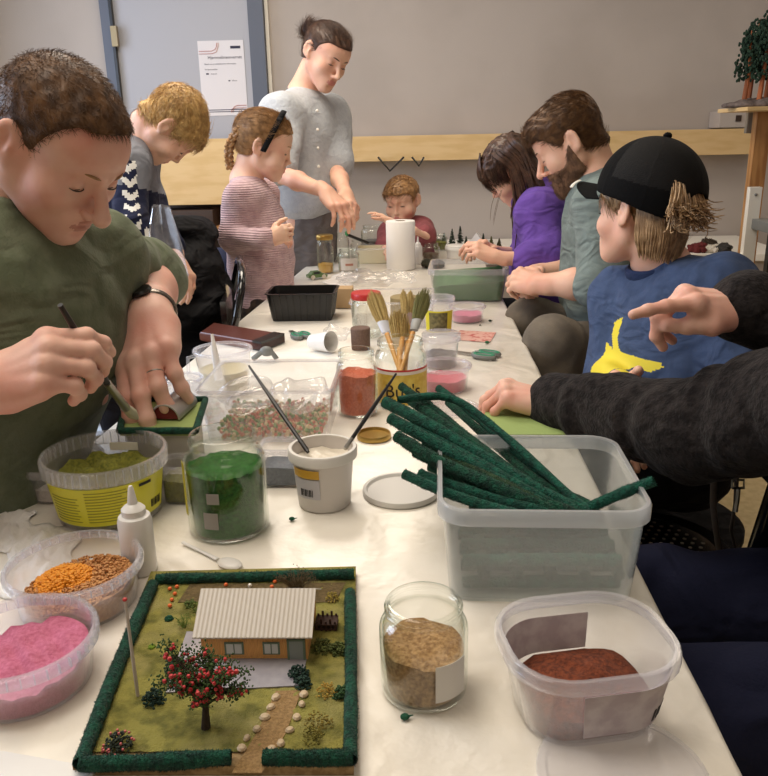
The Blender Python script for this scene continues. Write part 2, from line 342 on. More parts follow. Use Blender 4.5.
def strand_mesh(verts, faces, n, length, rad, dirfn, mats, seg=4, lift=.2, jit=.35, seed=1, extra=None, wave=.0, taper=True, center=None):
    """hair strands grown from a surface, returned as verts / quads"""
    r = np.random.default_rng(seed); A = verts[faces[:, 0]]; B = verts[faces[:, 1]]; C_ = verts[faces[:, 2]]; nr = np.cross(B-A, C_-A); ar = np.linalg.norm(nr, axis=1)+1e-12; nr /= ar[:, None]
    f = r.choice(len(faces), n, p=ar/ar.sum()); u = r.random((n, 1)); v = r.random((n, 1)); D = verts[faces[f, 3]] if faces.shape[1] == 4 else C_[f]
    p = A[f]*(1-u)*(1-v)+B[f]*u*(1-v)+C_[f]*u*v+D*(1-u)*v; N = nr[f]
    d = dirfn(p, N)+r.normal(0, jit, (n, 3)); d -= N*(np.sum(d*N, 1, keepdims=True))*.9; d /= np.linalg.norm(d, axis=1, keepdims=True)+1e-9; d = d+N*lift; d /= np.linalg.norm(d, axis=1, keepdims=True)
    ln = length*(.6+.7*r.random((n, 1))); side = np.cross(d, N); side /= np.linalg.norm(side, axis=1, keepdims=True)+1e-9; up = np.cross(side, d)
    V = []; cur = p-N*.001
    for i in range(seg+1):
        t = i/seg; rr = rad*(1-.75*t if taper else 1)
        for a in range(3):
            an = 2*math.pi*a/3; V.append(cur+rr*(math.cos(an)*side+math.sin(an)*up))
        cur = cur+d*ln/seg+side*(r.normal(0, 1, (n, 1))*wave*length)
        if center is not None:
            N = cur-center; N /= np.linalg.norm(N, axis=1, keepdims=True); d = d-N*(np.sum(d*N, 1, keepdims=True))+N*lift*(1-.6*t); d /= np.linalg.norm(d, axis=1, keepdims=True)
        else: d = d-N*lift*.55/seg
    V = np.stack(V, 1).reshape(-1, 3); base = (np.arange(n)*3*(seg+1))[:, None]; Q = []
    for i in range(seg):
        for a in range(3): Q.append(np.stack([base[:, 0]+i*3+a, base[:, 0]+i*3+(a+1) % 3, base[:, 0]+(i+1)*3+(a+1) % 3, base[:, 0]+(i+1)*3+a], 1))
    return V, np.concatenate(Q)
def lock_mesh(paths, rads, seg=6):                   # long hair locks along given paths
    b = MB()
    for pts, r in zip(paths, rads): b.tube(smooth_path(pts, 4), [r*(.6+.5*math.sin(math.pi*min(1, .25+i/(4*len(pts)))) if i < 4*(len(pts)-1) else .15) for i in range(4*(len(pts)-1)+1)], seg)
    return b
def smooth_path(pts, k=4):
    pts = [V3(p) for p in pts]; out = []
    for i in range(len(pts)-1):
        p0 = pts[max(i-1, 0)]; p1 = pts[i]; p2 = pts[i+1]; p3 = pts[min(i+2, len(pts)-1)]
        for q in range(k):
            t = q/k; out.append(.5*((2*p1)+(-p0+p2)*t+(2*p0-5*p1+4*p2-p3)*t*t+(-p0+3*p1-3*p2+p3)*t**3))
    out.append(pts[-1]); return out
def hand(g, wrist, dr, palm, side='R', curl=None, spread=None, thumb=None, sc=1.0, fat=1.0):
    """puts a five-fingered hand in the grid: dr = wrist to knuckles, palm = way the palm faces"""
    y = V3(dr); y /= np.linalg.norm(y); z = -V3(palm); z -= y*(z@y); z /= np.linalg.norm(z); x = np.cross(y, z); M = np.stack([x, y, z], 1)
    s = -1 if side == 'R' else 1                     # thumb side along local x
    curl = curl or [(25, 35, 20)]*4; spread = spread or (6, 2, -3, -9); fat = fat
    MC = [(.027, .088, .000), (.009, .093, .003), (-.010, .088, .001), (-.028, .078, -.004)]
    LN = [(.043, .026, .021), (.047, .030, .022), (.043, .028, .022), (.033, .021, .019)]
    RD = [(.0100, .0088, .0080), (.0102, .0090, .0082), (.0098, .0086, .0078), (.0088, .0078, .0070)]
    pr = []; info = {'M': M, 'w': V3(wrist), 's': s, 'tips': [], 'nails': [], 'joints': []}
    for i in range(4):
        p = V3(MC[i]); p[0] *= s; a = 0; sp = math.radians(spread[i])*s; js = [p]
        for k in range(3):
            a += math.radians(curl[i][k]); dd = V3(math.sin(sp)*math.cos(a), math.cos(sp)*math.cos(a), -math.sin(a)); q = p+dd*LN[i][k]
            pr.append((p, q, RD[i][k]*fat*(1.04 if k == 0 else 1.0), RD[i][min(k+1, 2)]*fat*(1 if k < 2 else .88), i)); p = q; js.append(p)
        nn = V3(math.sin(sp)*math.sin(a), math.cos(sp)*math.sin(a), math.cos(a)); info['nails'].append((p-dd*.003+nn*RD[i][2]*.8, dd, nn)); info['joints'].append(js)
    t0, t1, t2, t3 = thumb or ((.020, .022, -.008), (.052, .052, -.022), (.064, .082, -.034), (.066, .108, -.044))
    T = [V3(t)*V3(s, 1, 1) for t in (t0, t1, t2, t3)]; TR = (.0155, .0125, .0108, .0092)
    for k in range(3): pr.append((T[k], T[k+1], TR[k]*fat, TR[k+1]*fat, 9))
    info['joints'].append(T); info['thumbnail'] = T[3]
    pl = [((0, -.03, 0), (0, .01, -.001), .026, .027)]+[((.012*s*(1 if i < 2 else -1)*(1 if i in (0, 3) else .35), .012, -.002), (MC[i][0]*s, MC[i][1]-.004, MC[i][2]-.003), .0165, .0125) for i in range(4)]+[((.022*s, .022, -.012), (.030*s, .055, -.012), .017, .013), ((-.022*s, .02, -.010), (-.027*s, .06, -.010), .015, .012)]
    def fn(X, Y, Z):
        X = X/sc; Y = Y/sc; Z = Z/sc; d = None
        for a, b, r1, r2 in pl:
            e = rc(a, b, r1*fat, r2*fat)[2](X, Y, Z*(1 if a[1] > -.02 else 1.15)); d = e if d is None else smin(d, e, .014)
        ff = None; last = {}
        for a, b, r1, r2, i in pr:
            e = rc(a, b, r1, r2)[2](X, Y, Z)
            e = smin(e, el(a, (r1*1.06,)*3)[2](X, Y, Z), .004)
            last[i] = smin(last[i], e, .004) if i in last else e
        for i, e in last.items():
            if i == 9: th = e
            else: ff = e if ff is None else smin(ff, e, .0015)
        d = smin(d, ff, .009); d = smin(d, th, .012)
        for i in range(4):                            # knuckles and tendons
            d = smin(d, el((MC[i][0]*s, MC[i][1]-.002, MC[i][2]+.005), (.008, .010, .0075))[2](X, Y, Z), .008)
            d = smin(d, rc((MC[i][0]*s, MC[i][1], MC[i][2]+.0065), (MC[i][0]*s*.4, .02, .0135), .003, .002)[2](X, Y, Z), .008)
        return d*sc
    g.local(M, V3(wrist), .215*sc, fn, k=.016*sc)
    info['to'] = lambda q: V3(wrist)+M@(V3(q)*sc); info['sc'] = sc
    return info
def person(label, head, fwd, up, hs, c=0, skin=None, lips=None, pelvis=None, chest=None, neckb=None, shR=None, shL=None, elR=None, elL=None, wrR=None, wrL=None,
           hands=(), hf=.003, hc=.009, build=1.0, arm=1.0, nose=1.0, jaw=1.0, hair=None, side=None, trunk=(.155, .105), eyes=True, brow=None, matfn=None, origin=None, extra=None, cost=None):
    HM = frame(fwd, up); H = V3(head); pts = [p for p in (pelvis, chest, neckb, shR, shL, elR, elL, wrR, wrL) if p is not None]
    hb = [(H-.155*hs, H+.155*hs)]
    for h in hands: hb.append((V3(h['w'])-.20*h.get('sc', 1)*.55+V3(h['dr'])/np.linalg.norm(h['dr'])*.08*h.get('sc', 1), V3(h['w'])+.20*h.get('sc', 1)*.55+V3(h['dr'])/np.linalg.norm(h['dr'])*.08*h.get('sc', 1)))
    allp = np.array([V3(p) for p in pts]+[b for q in hb for b in q]); g = Grid(allp.min(0)-.14*build, allp.max(0)+.14*build, hf, hc, hb)
    up_ = V3(neckb)-V3(pelvis); sx = V3(shR)-V3(shL); sx /= np.linalg.norm(sx); uu = up_-sx*(up_@sx); uu /= np.linalg.norm(uu); TM = np.stack([sx, np.cross(uu, sx), uu], 1)
    b = build; ch = V3(chest); pv = V3(pelvis)
    g.put(el(ch, (trunk[0]*b, trunk[1]*b, .17*b), TM)); g.put(el((ch+pv)/2, (trunk[0]*.86*b, trunk[1]*.95*b, .17*b), TM), .05); g.put(el(pv, (trunk[0]*b, trunk[1]*1.05*b, .12*b), TM), .05)
    nb = V3(neckb); g.put(rc(nb+(nb-ch)*.1, H+HM@(V3(0, -.028, -.055)*hs), .056*hs*(1-.12*c), .050*hs*(1-.1*c)), .035)
    ro = .05*b
    for s_, e_, w_ in ((shR, elR, wrR), (shL, elL, wrL)):
        s_ = V3(s_); g.put(rc(nb, s_, .042*b, .048*b), .045)
        if e_ is None: continue
        g.put(rc(s_, e_, .050*b*arm, .040*b*arm), .03); 
        if w_ is not None:
            e_ = V3(e_); w_ = V3(w_); g.put(rc(e_, e_*.6+w_*.4, .040*b*arm, .041*b*arm), .02); g.put(rc(e_*.6+w_*.4, w_, .040*b*arm, .0265*b*arm), .02)
    infos = [hand(g, h['w'], h['dr'], h['palm'], h.get('side', 'R'), h.get('curl'), h.get('spread'), h.get('thumb'), h.get('sc', 1), h.get('fat', 1)) for h in hands]
    hfn = head_fn(c, nose, jaw); g.local(HM, H, .165*hs, lambda x, y, z: hfn(x/hs, y/hs, z/hs)*hs, k=.012)
    if extra: extra(g)
    v, f = g.mesh(); o0 = V3(origin) if origin is not None else V3(pv[0], pv[1], 0)
    cen = v[f].mean(1); q = (cen-H)@HM/hs; ax = np.abs(q[:, 0]); mi = np.zeros(len(f), int)
    ml = (((ax/.021)**2+((q[:, 2]+.0637)/(.0105))**2) < 1) & (q[:, 1] > .080) & ~((np.abs(q[:, 2]+.0637) > .0045) & (ax > .014)); mi[ml] = 1
    if matfn: mi = matfn(cen, q, mi)
    mats = [skin, lips]+([matfn.mat] if matfn and hasattr(matfn, 'mat') else [])
    me = newmesh(v-o0, f, mats, True, mi); body = link('person', me, None, o0); tag(body, label, 'person')
    HT = lambda p: H+HM@(V3(p)*hs)-o0
    if eyes:
        for s_ in (-1, 1):
            e = MB(); e.ball(HT((.0315*s_, .0735, -.001)), .0118*hs, 12); e.build('eye', MT['eyewhite'], body)
            l = MB(); l.tube([HT((s_*(.0315+.0135*t), .0865-.004*t*t+(0 if abs(t) < .9 else -.002), -.0055+.0015*t*t)) for t in np.linspace(-1, 1, 7)], [.0004*hs]+[.0010*hs]*5+[.0004*hs], 5); l.build('eyelashes', MT['lash'], body)
    if brow:
        for s_ in (-1, 1):
            l = MB(); l.tube([HT((s_*(.013+.032*t), .0950-.020*t**2, .0195+.004*math.sin(t*2.6))) for t in np.linspace(0, 1, 7)], [.0010*hs, .0020*hs, .0024*hs, .0022*hs, .0018*hs, .0012*hs, .0006*hs], 6, flat=.8); l.build('eyebrow', brow, body)
    body['_'] = 0; del body['_']
    return body, infos, HM, H, o0, HT
def headhair(body, H, HM, hs, o0, kind, mat, thick=.012, n=2500, length=.03, rad=.0007, comb=(0, -.6, -.4), seed=1, step=.003, top=0, lift=.25, jit=.35, extra=None, side=1.0, dirfn=None, name='hair', cut=.006, ntufts=1.0, wave=.03, quiff=0):
    g = Grid(H-.17*hs, H+.17*hs, step); hf = hair_fn(kind, thick, top=top, side=side, cut=cut, ntufts=ntufts, quiff=quiff); g.local(HM, H, .168*hs, lambda x, y, z: hf(x/hs, y/hs, z/hs)*hs, k=0)
    if extra: extra(g)
    v, f = g.mesh()
    def df(p, N):
        q = (p-H)@HM/hs; d = np.tile(V3(comb), (len(p), 1)) if dirfn is None else dirfn(q); return d@HM.T
    if n:
        sv, sf = strand_mesh(v, f, n, length*hs, rad, df, None, lift=lift, jit=jit, seed=seed, wave=wave, center=H+HM@V3(0, -.01, .03)*hs); F = np.concatenate([f, sf+len(v)]); v = np.concatenate([v, sv])
    else: F = f
    return link(name, newmesh(v-o0, F, mat), body)
def cloth(name, body, o0, mat, prims, lo=None, hi=None, h=.006, cuts=(), amp=.002, fr=40, seed=0, k=.03, holes=(), ks=None, fine=(), hc=None, matfn=None):
    pr = [p if len(p) == 3 else p[:3] for p in prims]; L = np.min([p[0] for p in pr], 0)-.03; U = np.max([p[1] for p in pr], 0)+.03
    g = Grid(L, U, h, hc, fine) if fine else Grid(L, U, h)
    for i, p in enumerate(prims): g.put(p[:3], (p[3] if len(p) > 3 else k))
    if amp: g.noise(amp, fr, seed)
    for n, p in cuts: g.clip(n, V3(p))
    for p in holes: g.put(p, .006, 'sub')
    v, f = g.mesh(); mi = matfn(v[f].mean(1)) if matfn else None
    return link(name, newmesh(v-o0, f, mat, True, mi), body)
# ------------------------------------------------------------------ shared materials
MT = {}
MT['wall'] = pm('painted_plaster_wall', srgb(186, 176, 168), .85, bump=.25, bscale=140, bd=.002, col2=srgb(178, 168, 160), nscale=2)
MT['wall_white'] = pm('white_plaster_wall', srgb(190, 184, 176), .8, bump=.15, bscale=90)
MT['ceiling'] = pm('ceiling_paint', srgb(225, 222, 215), .9)
MT['floor'] = pm('linoleum_floor', srgb(205, 184, 138), .45, col2=srgb(190, 168, 122), nscale=30, coat=.2)
MT['door'] = pm('grey_door_paint', srgb(176, 176, 182), .6)
MT['doorframe'] = pm('blue_grey_frame_paint', srgb(92, 98, 112), .5)
MT['ply'] = pm('plywood', srgb(222, 190, 138), .6, col2=srgb(213, 179, 124), nscale=5, nlo=.44, nhi=.6, stretch=(1, 1, 5), detail=6)
MT['wood_shade'] = pm('dark_wood_and_shade', srgb(58, 42, 34), .6)  # dark wood, also colours the sheet that stands in for counter shade
MT['white'] = pm('white_paint', srgb(244, 240, 230), .45)
MT['pine'] = pm('pine_wood', srgb(190, 140, 86), .55, col2=srgb(160, 110, 62), nscale=6, stretch=(8, 8, 1))
MT['cloth'] = pm('waxed_table_cloth', srgb(242, 236, 224), .30, bump=.45, bscale=34, bd=.004, bump2=(7, .8, .014), coat=.15, col2=srgb(234, 227, 213), nscale=5, col3=srgb(244, 239, 229), n3=2)
MT['black'] = pm('black_plastic', srgb(18, 17, 18), .3); MT['blackmetal'] = pm('black_lacquered_metal', srgb(14, 13, 14), .2, coat=.6)
MT['blackfabric'] = pm('black_fabric', srgb(13, 12, 15), .8, bump=.4, bscale=120, spec=.2, bump2=(14, .7, .03))
MT['steel'] = pm('steel', srgb(170, 168, 162), .3, metal=1); MT['grey'] = pm('grey_plastic', srgb(120, 122, 120), .5)
MT['eyewhite'] = pm('eyeball', srgb(120, 105, 98), .2); MT['lash'] = pm('eyelash', srgb(52, 34, 26), .7)
MT['paper'] = pm('paper', srgb(226, 222, 224), .8); MT['papertowel'] = pm('paper_towel', srgb(240, 238, 234), .9, bump=.5, bscale=180)
MT['glass'] = glassy('clear_glass', (.985, .995, .985, 1), .42)
MT['thinplastic'] = glassy('clear_plastic', (.99, .99, .99, 1), .15, .12, body=.05, bodycol=(.9, .88, .9, 1), gloss=.9)
MT['tub'] = glassy('translucent_tub_plastic', (.99, .99, .995, 1), .22, .16, body=.07, bodycol=(.88, .86, .92, 1))
MT['tubrim'] = glassy('tub_rim_plastic', (.98, .98, .99, 1), .3, .14, body=.13, bodycol=(.94, .93, .98, 1))
MT['milky'] = glassy('milky_bin_plastic', (.96, .97, .97, 1), .25, .2, body=.19, bodycol=(.70, .74, .74, 1))
MT['milkyrim'] = glassy('milky_bin_rim', (.97, .98, .98, 1), .25, .15, body=.34, bodycol=(.90, .92, .96, 1))
def struct(name, o): o.name = name; o['kind'] = 'structure'; return o
YB = 4.6; XL = PY(9, 200, YB)[0]; XR = 3.1; YF = -2.4; ZC = 2.75
def slab(name, lo, hi, m): b = MB(); b.box(lo, hi); return struct(name, b.build(name, m, smooth=False))
slab('floor', (XL-.1, YF-.1, -.1), (XR+.1, YB+.1, 0), MT['floor'])
slab('ceiling', (XL-.1, YF-.1, ZC), (XR+.1, YB+.1, ZC+.1), MT['ceiling'])
slab('wall_back', (XL-.1, YB, 0), (XR+.1, YB+.1, ZC), MT['wall'])
slab('wall_right', (XR, YF, 0), (XR+.1, YB, ZC), MT['wall'])
slab('wall_front', (XL-.1, YF-.1, 0), (XR+.1, YF, ZC), MT['wall'])
b = MB()                                             # left wall with its window opening and a second, added for daylight
wy0, wy1, wz0, wz1 = .60, 2.45, .95, 2.3
for lo, hi in (((YF, 0), (wy0, ZC)), ((wy1, 0), (3.0, ZC)), ((4.1, 0), (YB, ZC)), ((wy0, 0), (wy1, wz0)), ((wy0, wz1), (wy1, ZC)), ((3.0, 0), (4.1, wz0)), ((3.0, wz1), (4.1, ZC))): b.box((XL-.1, lo[0], lo[1]), (XL, hi[0], hi[1]))
struct('wall_left', b.build('wall_left', MT['wall_white'], smooth=False))
b = MB(); t = .05
for lo, hi in (((wy0, wz0), (wy1, wz0+t)), ((wy0, wz1-t), (wy1, wz1)), ((wy0, wz0), (wy0+t, wz1)), ((wy1-t, wz0), (wy1, wz1)), (((wy0+wy1)/2-.025, wz0), ((wy0+wy1)/2+.025, wz1))): b.box((XL-.07, lo[0], lo[1]), (XL-.02, hi[0], hi[1]))
struct('window_1', b.build('window_1', MT['white'], smooth=False))
b = MB()
for lo, hi in (((3.0, wz0), (4.1, wz0+t)), ((3.0, wz1-t), (4.1, wz1)), ((3.0, wz0), (3.0+t, wz1)), ((4.1-t, wz0), (4.1, wz1))): b.box((XL-.07, lo[0], lo[1]), (XL-.02, hi[0], hi[1]))
struct('added_window', b.build('added_window', MT['white'], smooth=False))  # unseen window, added to bring bluish daylight onto the back wall
# door in the back wall
def pb(px, py, y=YB): return PY(px, py, y)
dl, dr_ = pb(112, 60)[0], pb(262, 60)[0]; dz = 2.42
b = MB(); b.box((dl+.04, YB-.035, .01), (dr_-.05, YB-.001, dz)); door = struct('door_1', b.build('door_1', MT['door'], smooth=False))
b = MB(); fwid = .055
b.box((dl-.015, YB-.06, 0), (dl+.04, YB-.001, dz+.05)); b.box((dr_-.05, YB-.06, 0), (dr_+.03, YB-.001, dz+.05)); b.box((dl-.015, YB-.06, dz), (dr_+.03, YB-.001, dz+.06))
b.build('door_frame', MT['doorframe'], door, smooth=False)
b = MB(); b.box((dl+.036, YB-.066, .0), (dl+.050, YB-.036, dz)); b.build('door_seal', MT['black'], door, smooth=False)
b = MB(); h0 = pb(119, 38); b.box((h0[0]-.012, YB-.085, h0[2]-.05), (h0[0]+.02, YB-.06, h0[2]+.05)); b.build('hinge', pm('brass', srgb(150, 132, 100), .4, metal=.6), door, smooth=False)
b = MB(); b.box((dr_+.032, YB-.02, 0), (dr_+.05, YB-.001, ZC-.001)); struct('trim_1', b.build('trim_1', MT['white'], smooth=False))
# sheet of paper on the door
c0 = pb(197, 41, YB-.04); c1 = pb(248, 115, YB-.04); pw_, phh = c1[0]-c0[0], c0[2]-c1[2]
pst = thing('paper_notice', 'white printed notice with orange stripes taped to the grey door', 'notice', (c0[0], YB-.037, c1[2]))
b = MB(); b.box((0, -.001, 0), (pw_, 0, phh)); b.build('sheet', MT['paper'], pst, smooth=False)
MT['orange'] = pm('orange_print', srgb(214, 120, 92), .8); MT['ink'] = pm('dark_ink', srgb(52, 50, 70), .8); MT['inkg'] = pm('grey_ink', srgb(120, 118, 128), .8)
b = MB()
def strip(pts, w_): b.tube([(x*pw_, -.0025, z*phh) for x, z in pts], w_, 4, 0, True, .25)
for o_ in (0, .035):
    b = MB()
    strip([(.02, .865-o_), (.30, .865-o_), (.38+o_*.6, .885-o_), (.41+o_, .92), (.42+o_, .97)], .0036); b.build('orange_stripe', MT['orange'], pst); b = MB()
    strip([(.98, .135-o_), (.78, .135-o_), (.70-o_*.6, .115-o_*.6), (.68-o_, .085), (.67-o_, .04)], .0036); b.build('orange_stripe', MT['orange'], pst)
b = MB()
for z_, x0, x1 in ((.078, .14, .98), (.052, .14, .98)): b.box((x0*pw_, -.002, z_*phh-.002), (x1*pw_, -.001, z_*phh+.002))
b.box((.71*pw_, -.002, .89*phh), (.93*pw_, -.001, .925*phh)); b.box((.14*pw_, -.002, .555*phh), (.20*pw_, -.001, .575*phh)); b.box((.62*pw_, -.002, .46*phh), (.66*pw_, -.001, .475*phh))
b.build('printed_mark', MT['ink'], pst, smooth=False)
def text(name, s, size, loc, mat, parent, rot=(math.pi/2, 0, 0), ext=.0003, align='LEFT', sx=1):
    cu = bpy.data.curves.new(name, 'FONT'); cu.body = s; cu.size = size; cu.extrude = ext; cu.align_x = align; o = bpy.data.objects.new(name, cu); COL.objects.link(o)
    dg = bpy.context.evaluated_depsgraph_get(); me = bpy.data.meshes.new_from_object(o.evaluated_get(dg)); bpy.data.objects.remove(o); me.materials.clear(); me.materials.append(mat)
    q = link(name, me, parent, loc); q.rotation_euler = rot; q.scale = (sx, 1, 1); return q
text('printed_heading', 'Hjemmebrannvernet', .022, (.20*pw_, -.0016, .76*phh), MT['ink'], pst)
text('printed_line', 'Besøk oss på nettsidene for informasjon', .0105, (.12*pw_, -.0016, .685*phh), MT['inkg'], pst)
text('printed_line', 'Se hjemmesiden', .0105, (.12*pw_, -.0016, .615*phh), MT['inkg'], pst)
text('printed_line', 'Android', .010, (.24*pw_, -.0016, .555*phh), MT['inkg'], pst); text('printed_line', 'iPhone', .010, (.70*pw_, -.0016, .46*phh), MT['inkg'], pst)
# plywood shelf boards along the back wall
def board(name, p0, p1, yw, th, m, label, cat, group=None):
    a = pb(*p0, yw); c = pb(*p1, yw); o = thing(name, label, cat, (a[0], yw, min(a[2], c[2])), group=group); bb = MB(); bb.box((0, 0, 0), (c[0]-a[0], th, abs(a[2]-c[2])), bev=.002); bb.build('board', m, o, smooth=False); return o
sh = board('shelf_board', (335, 137), (760, 154), YB-.16, .14, MT['ply'], 'long pale plywood board running along the back wall', 'shelf')
sc_ = board('plywood_counter', (148, 140), (246, 204), YB-.42, .30, MT['ply'], 'tall plywood counter front in front of the grey door', 'counter')
bb = MB(); q0 = pb(120, 225, YB-.38); q1 = pb(262, 300, YB-.38)
ar = tag(MB().box((pb(60, 230, YB-.5)[0], YB-.5, pb(150, 236, YB-.5)[2]), (pb(250, 230, YB-.5)[0], YB-.2, pb(150, 229, YB-.5)[2]), bev=.001).build('low_shelf_board', MT['pine'], smooth=False), 'narrow wooden shelf board in the dark space under the plywood counter', 'shelf')
tag(MB().box((pb(60, 230, YB-.1)[0], YB-.12, 0), (pb(300, 230, YB-.1)[0], YB-.061, pb(150, 203, YB-.1)[2])).build('counter_shade_sheet', MT['wood_shade'], smooth=False), 'dark brown sheet standing in for shade below the plywood counter', 'panel')  # dark sheet in place of the counter's shadow on the wall behind
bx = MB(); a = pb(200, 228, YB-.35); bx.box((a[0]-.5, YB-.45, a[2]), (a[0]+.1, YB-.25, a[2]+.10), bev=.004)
tag(bx.build('storage_box', MT['wood_shade']), 'small dark box on the shelf under the plywood counter', 'box')
br = MB(); W_ = lambda px, py: pb(px, py, YB-.19)
br.tube([W_(378, 157), W_(390, 171), W_(404, 157)], .006, 6)
tag(br.build('wire_bracket', MT['blackmetal']), 'bent black wire bracket under the shelf board, wider of the two', 'bracket', None)
br = MB(); br.tube([W_(412, 157), W_(419, 166), W_(424, 157)], .006, 6)
tag(br.build('wire_bracket', MT['blackmetal']), 'bent black wire bracket under the shelf board, narrower of the two', 'bracket', None)
# wall box above the board at the right
a = pb(711, 130, YB-.05); c = pb(748, 113, YB-.05); wb = thing('wall_box', 'beige box on the wall above the right end of the shelf board', 'box', (a[0], YB-.16, a[2]+.01))
MB().box((0, 0, 0), (c[0]-a[0], .155, c[2]-a[2]), bev=.003).build('box_body', MT['wall'], wb, smooth=False)
MB().box(((c[0]-a[0])*.45, -.006, .03), ((c[0]-a[0])*.60, 0, .06)).build('socket', MT['wood_shade'], wb, smooth=False)
# bench along the back wall
bt = thing('back_bench', 'pale workbench along the back wall carrying the small model trees', 'bench', (0, 4.15, 0))
za = .66; xa = -.02; xb = 1.75
MB().box((xa, -.28, za-.035), (xb, .43, za), bev=.004).build('bench_top', MT['white'], bt, smooth=False)
for x_ in (xa+.05, xb-.05):
    for y_ in (-.23, .38): MB().box((x_-.02, y_-.02, 0), (x_+.02, y_+.02, za-.035)).build('leg', MT['white'], bt, smooth=False)
MB().box((xa+.05, -.25, .1), (xb-.05, -.235, za-.04)).build('front_panel', MT['wall'], bt, smooth=False)
# ------------------------------------------------------------------ craft table and its cloth
def lin(a, b, y): t = (y-a[1])/(b[1]-a[1]); return a[0]+(b[0]-a[0])*t
LA, LB = P(0, 518), P(315, 259); RA, RB = P(740, 776), P(520, 335)
Y0, Y1 = .47, 3.62
xl = lambda y: lin(LA, LB, y); xr = lambda y: lin(RA, RB, y)
tab = thing('craft_table', 'long craft table under the white waxed cloth with everyone around it', 'table', (0, 2, 0))
b = MB(); b.add([(xl(Y0)+.01, Y0+.01-2, z) for z in (TZ-.03, TZ-.004)]+[(xr(Y0)-.01, Y0+.01-2, z) for z in (TZ-.03, TZ-.004)]+[(xr(Y1)-.01, Y1-.01-2, z) for z in (TZ-.03, TZ-.004)]+[(xl(Y1)+.01, Y1-.01-2, z) for z in (TZ-.03, TZ-.004)],
    [[0, 2, 4, 6], [1, 7, 5, 3], [0, 1, 3, 2], [2, 3, 5, 4], [4, 5, 7, 6], [6, 7, 1, 0]]); b.build('table_top', MT['ply'], tab, smooth=False)
for y_ in (Y0+.12, 2.0, Y1-.12):
    for x_ in (xl(y_)+.07, xr(y_)-.07): MB().tube([(x_, y_-2, 0), (x_, y_-2, TZ-.03)], .018, 10).build('leg', MT['blackmetal'], tab)
R_ = .012; prof = [(-.16, .020), (-.11, .017), (-.06, .014), (-.03, .010), (-.012, .008), (-.004, .004), (0, -.002)]
def clring(dz, off): return [(xl(Y0)-off, Y0-off, TZ+dz), (xr(Y0)+off, Y0-off, TZ+dz), (xr(Y1)+off, Y1+off, TZ+dz), (xl(Y1)-off, Y1+off, TZ+dz)]
def clsub(dz, off, drop):
    c = [V3(p) for p in clring(dz, off)]; out = []
    for i in range(4):
        n = (10, 44, 10, 44)[i]
        for k in range(n):
            t = k/n; p = c[i]*(1-t)+c[(i+1) % 4]*t; s_ = np.cross(c[(i+1) % 4]-c[i], (0, 0, 1)); s_ = s_/np.linalg.norm(s_)
            p = p+s_*drop*.012*math.sin(k*1.9+i*2+math.sin(k*.7)*2); out.append(p)
    return out
b = MB(); b.rings([clsub(dz, off, min(1, -dz/.14)) for dz, off in prof], cap0=False, cap1=True)
tc_ = b.build('table_cloth', MT['cloth']); sm = tc_.modifiers.new('thickness', 'SOLIDIFY'); sm.thickness = .0015; sm.offset = -1
tag(tc_, 'creased white waxed cloth spread over the long craft table', 'tablecloth')
# ------------------------------------------------------------------ clothes on a skeleton
def torso_mat(J):
    sx = V3(J['shR'])-V3(J['shL']); sx /= np.linalg.norm(sx); up_ = V3(J['neckb'])-V3(J['pelvis']); uu = up_-sx*(up_@sx); uu /= np.linalg.norm(uu); return np.stack([sx, np.cross(uu, sx), uu], 1)
def top(body, o0, J, mat, b=1.0, fit=.014, trunk=(.155, .105), sleeveR=.95, sleeveL=.95, rarm=(.062, .052, .038), h=.006, name='sweater', amp=.0022, fr=42, seed=0, wr=(.0035, 70), hem=None, extra=(), cuts=(), matfn=None, low=None, fine=(), hc=None):
    TM = torso_mat(J); ch = V3(J['chest']); pv = V3(J['pelvis']); nb = V3(J['neckb']); f_ = fit
    pr = [el(ch, (trunk[0]*b+f_, trunk[1]*b+f_, .175*b+f_), TM)+(.03,), el((ch+pv)/2, (trunk[0]*.9*b+f_*1.6, trunk[1]*b+f_*1.6, .17*b), TM)+(.06,), el(pv if low is None else V3(low), (trunk[0]*b+f_, trunk[1]*1.05*b+f_, .10*b), TM)+(.05,)]
    for q, sl in (('R', sleeveR), ('L', sleeveL)):
        s_, e_, w_ = J['sh'+q], J.get('el'+q), J.get('wr'+q); s_ = V3(s_)
        pr.append(rc(nb-(nb-ch)*.12, s_, .040*b+f_, .048*b+f_)+(.05,))
        if e_ is None: continue
        e_ = V3(e_)
        if sl <= 0: pr.append(rc(s_, s_+(e_-s_)*(1+sl), rarm[0]*b, rarm[1]*b*1.05, wr)+(.035,)); continue
        pr.append(rc(s_, e_, rarm[0]*b, rarm[1]*b, wr)+(.035,)); w_ = V3(w_); pr.append(rc(e_, e_+(w_-e_)*sl, rarm[1]*b, (rarm[1]+(rarm[2]-rarm[1])*sl)*b, wr)+(.02,))
        p = e_+(w_-e_)*sl; pr.append(rc(p-(w_-e_)*.04, p, (rarm[1]+(rarm[2]-rarm[1])*sl)*b*1.03)+(.004,))
    pr += list(extra)
    return cloth(name, body, o0, mat, pr, h=h, amp=amp, fr=fr, seed=seed, cuts=list(cuts), matfn=matfn, fine=fine, hc=hc)
def ring_tube(c, n, r1, r2, rad, xdir=(1, 0, 0), k=28, seg=8, dip=0):
    n = V3(n)/np.linalg.norm(n); x = V3(xdir)-n*(V3(xdir)@n); x /= np.linalg.norm(x); y = np.cross(n, x)
    b = MB(); b.rings([[V3(c)+x*math.cos(t)*(r1+rad*math.cos(a))+y*math.sin(t)*(r2+rad*math.cos(a))+n*(rad*math.sin(a)*1.5-dip*max(0, math.sin(t))) for a in np.arange(seg)*2*math.pi/seg] for t in np.linspace(0, 2*math.pi, k+1)], cap0=False, cap1=False); return b
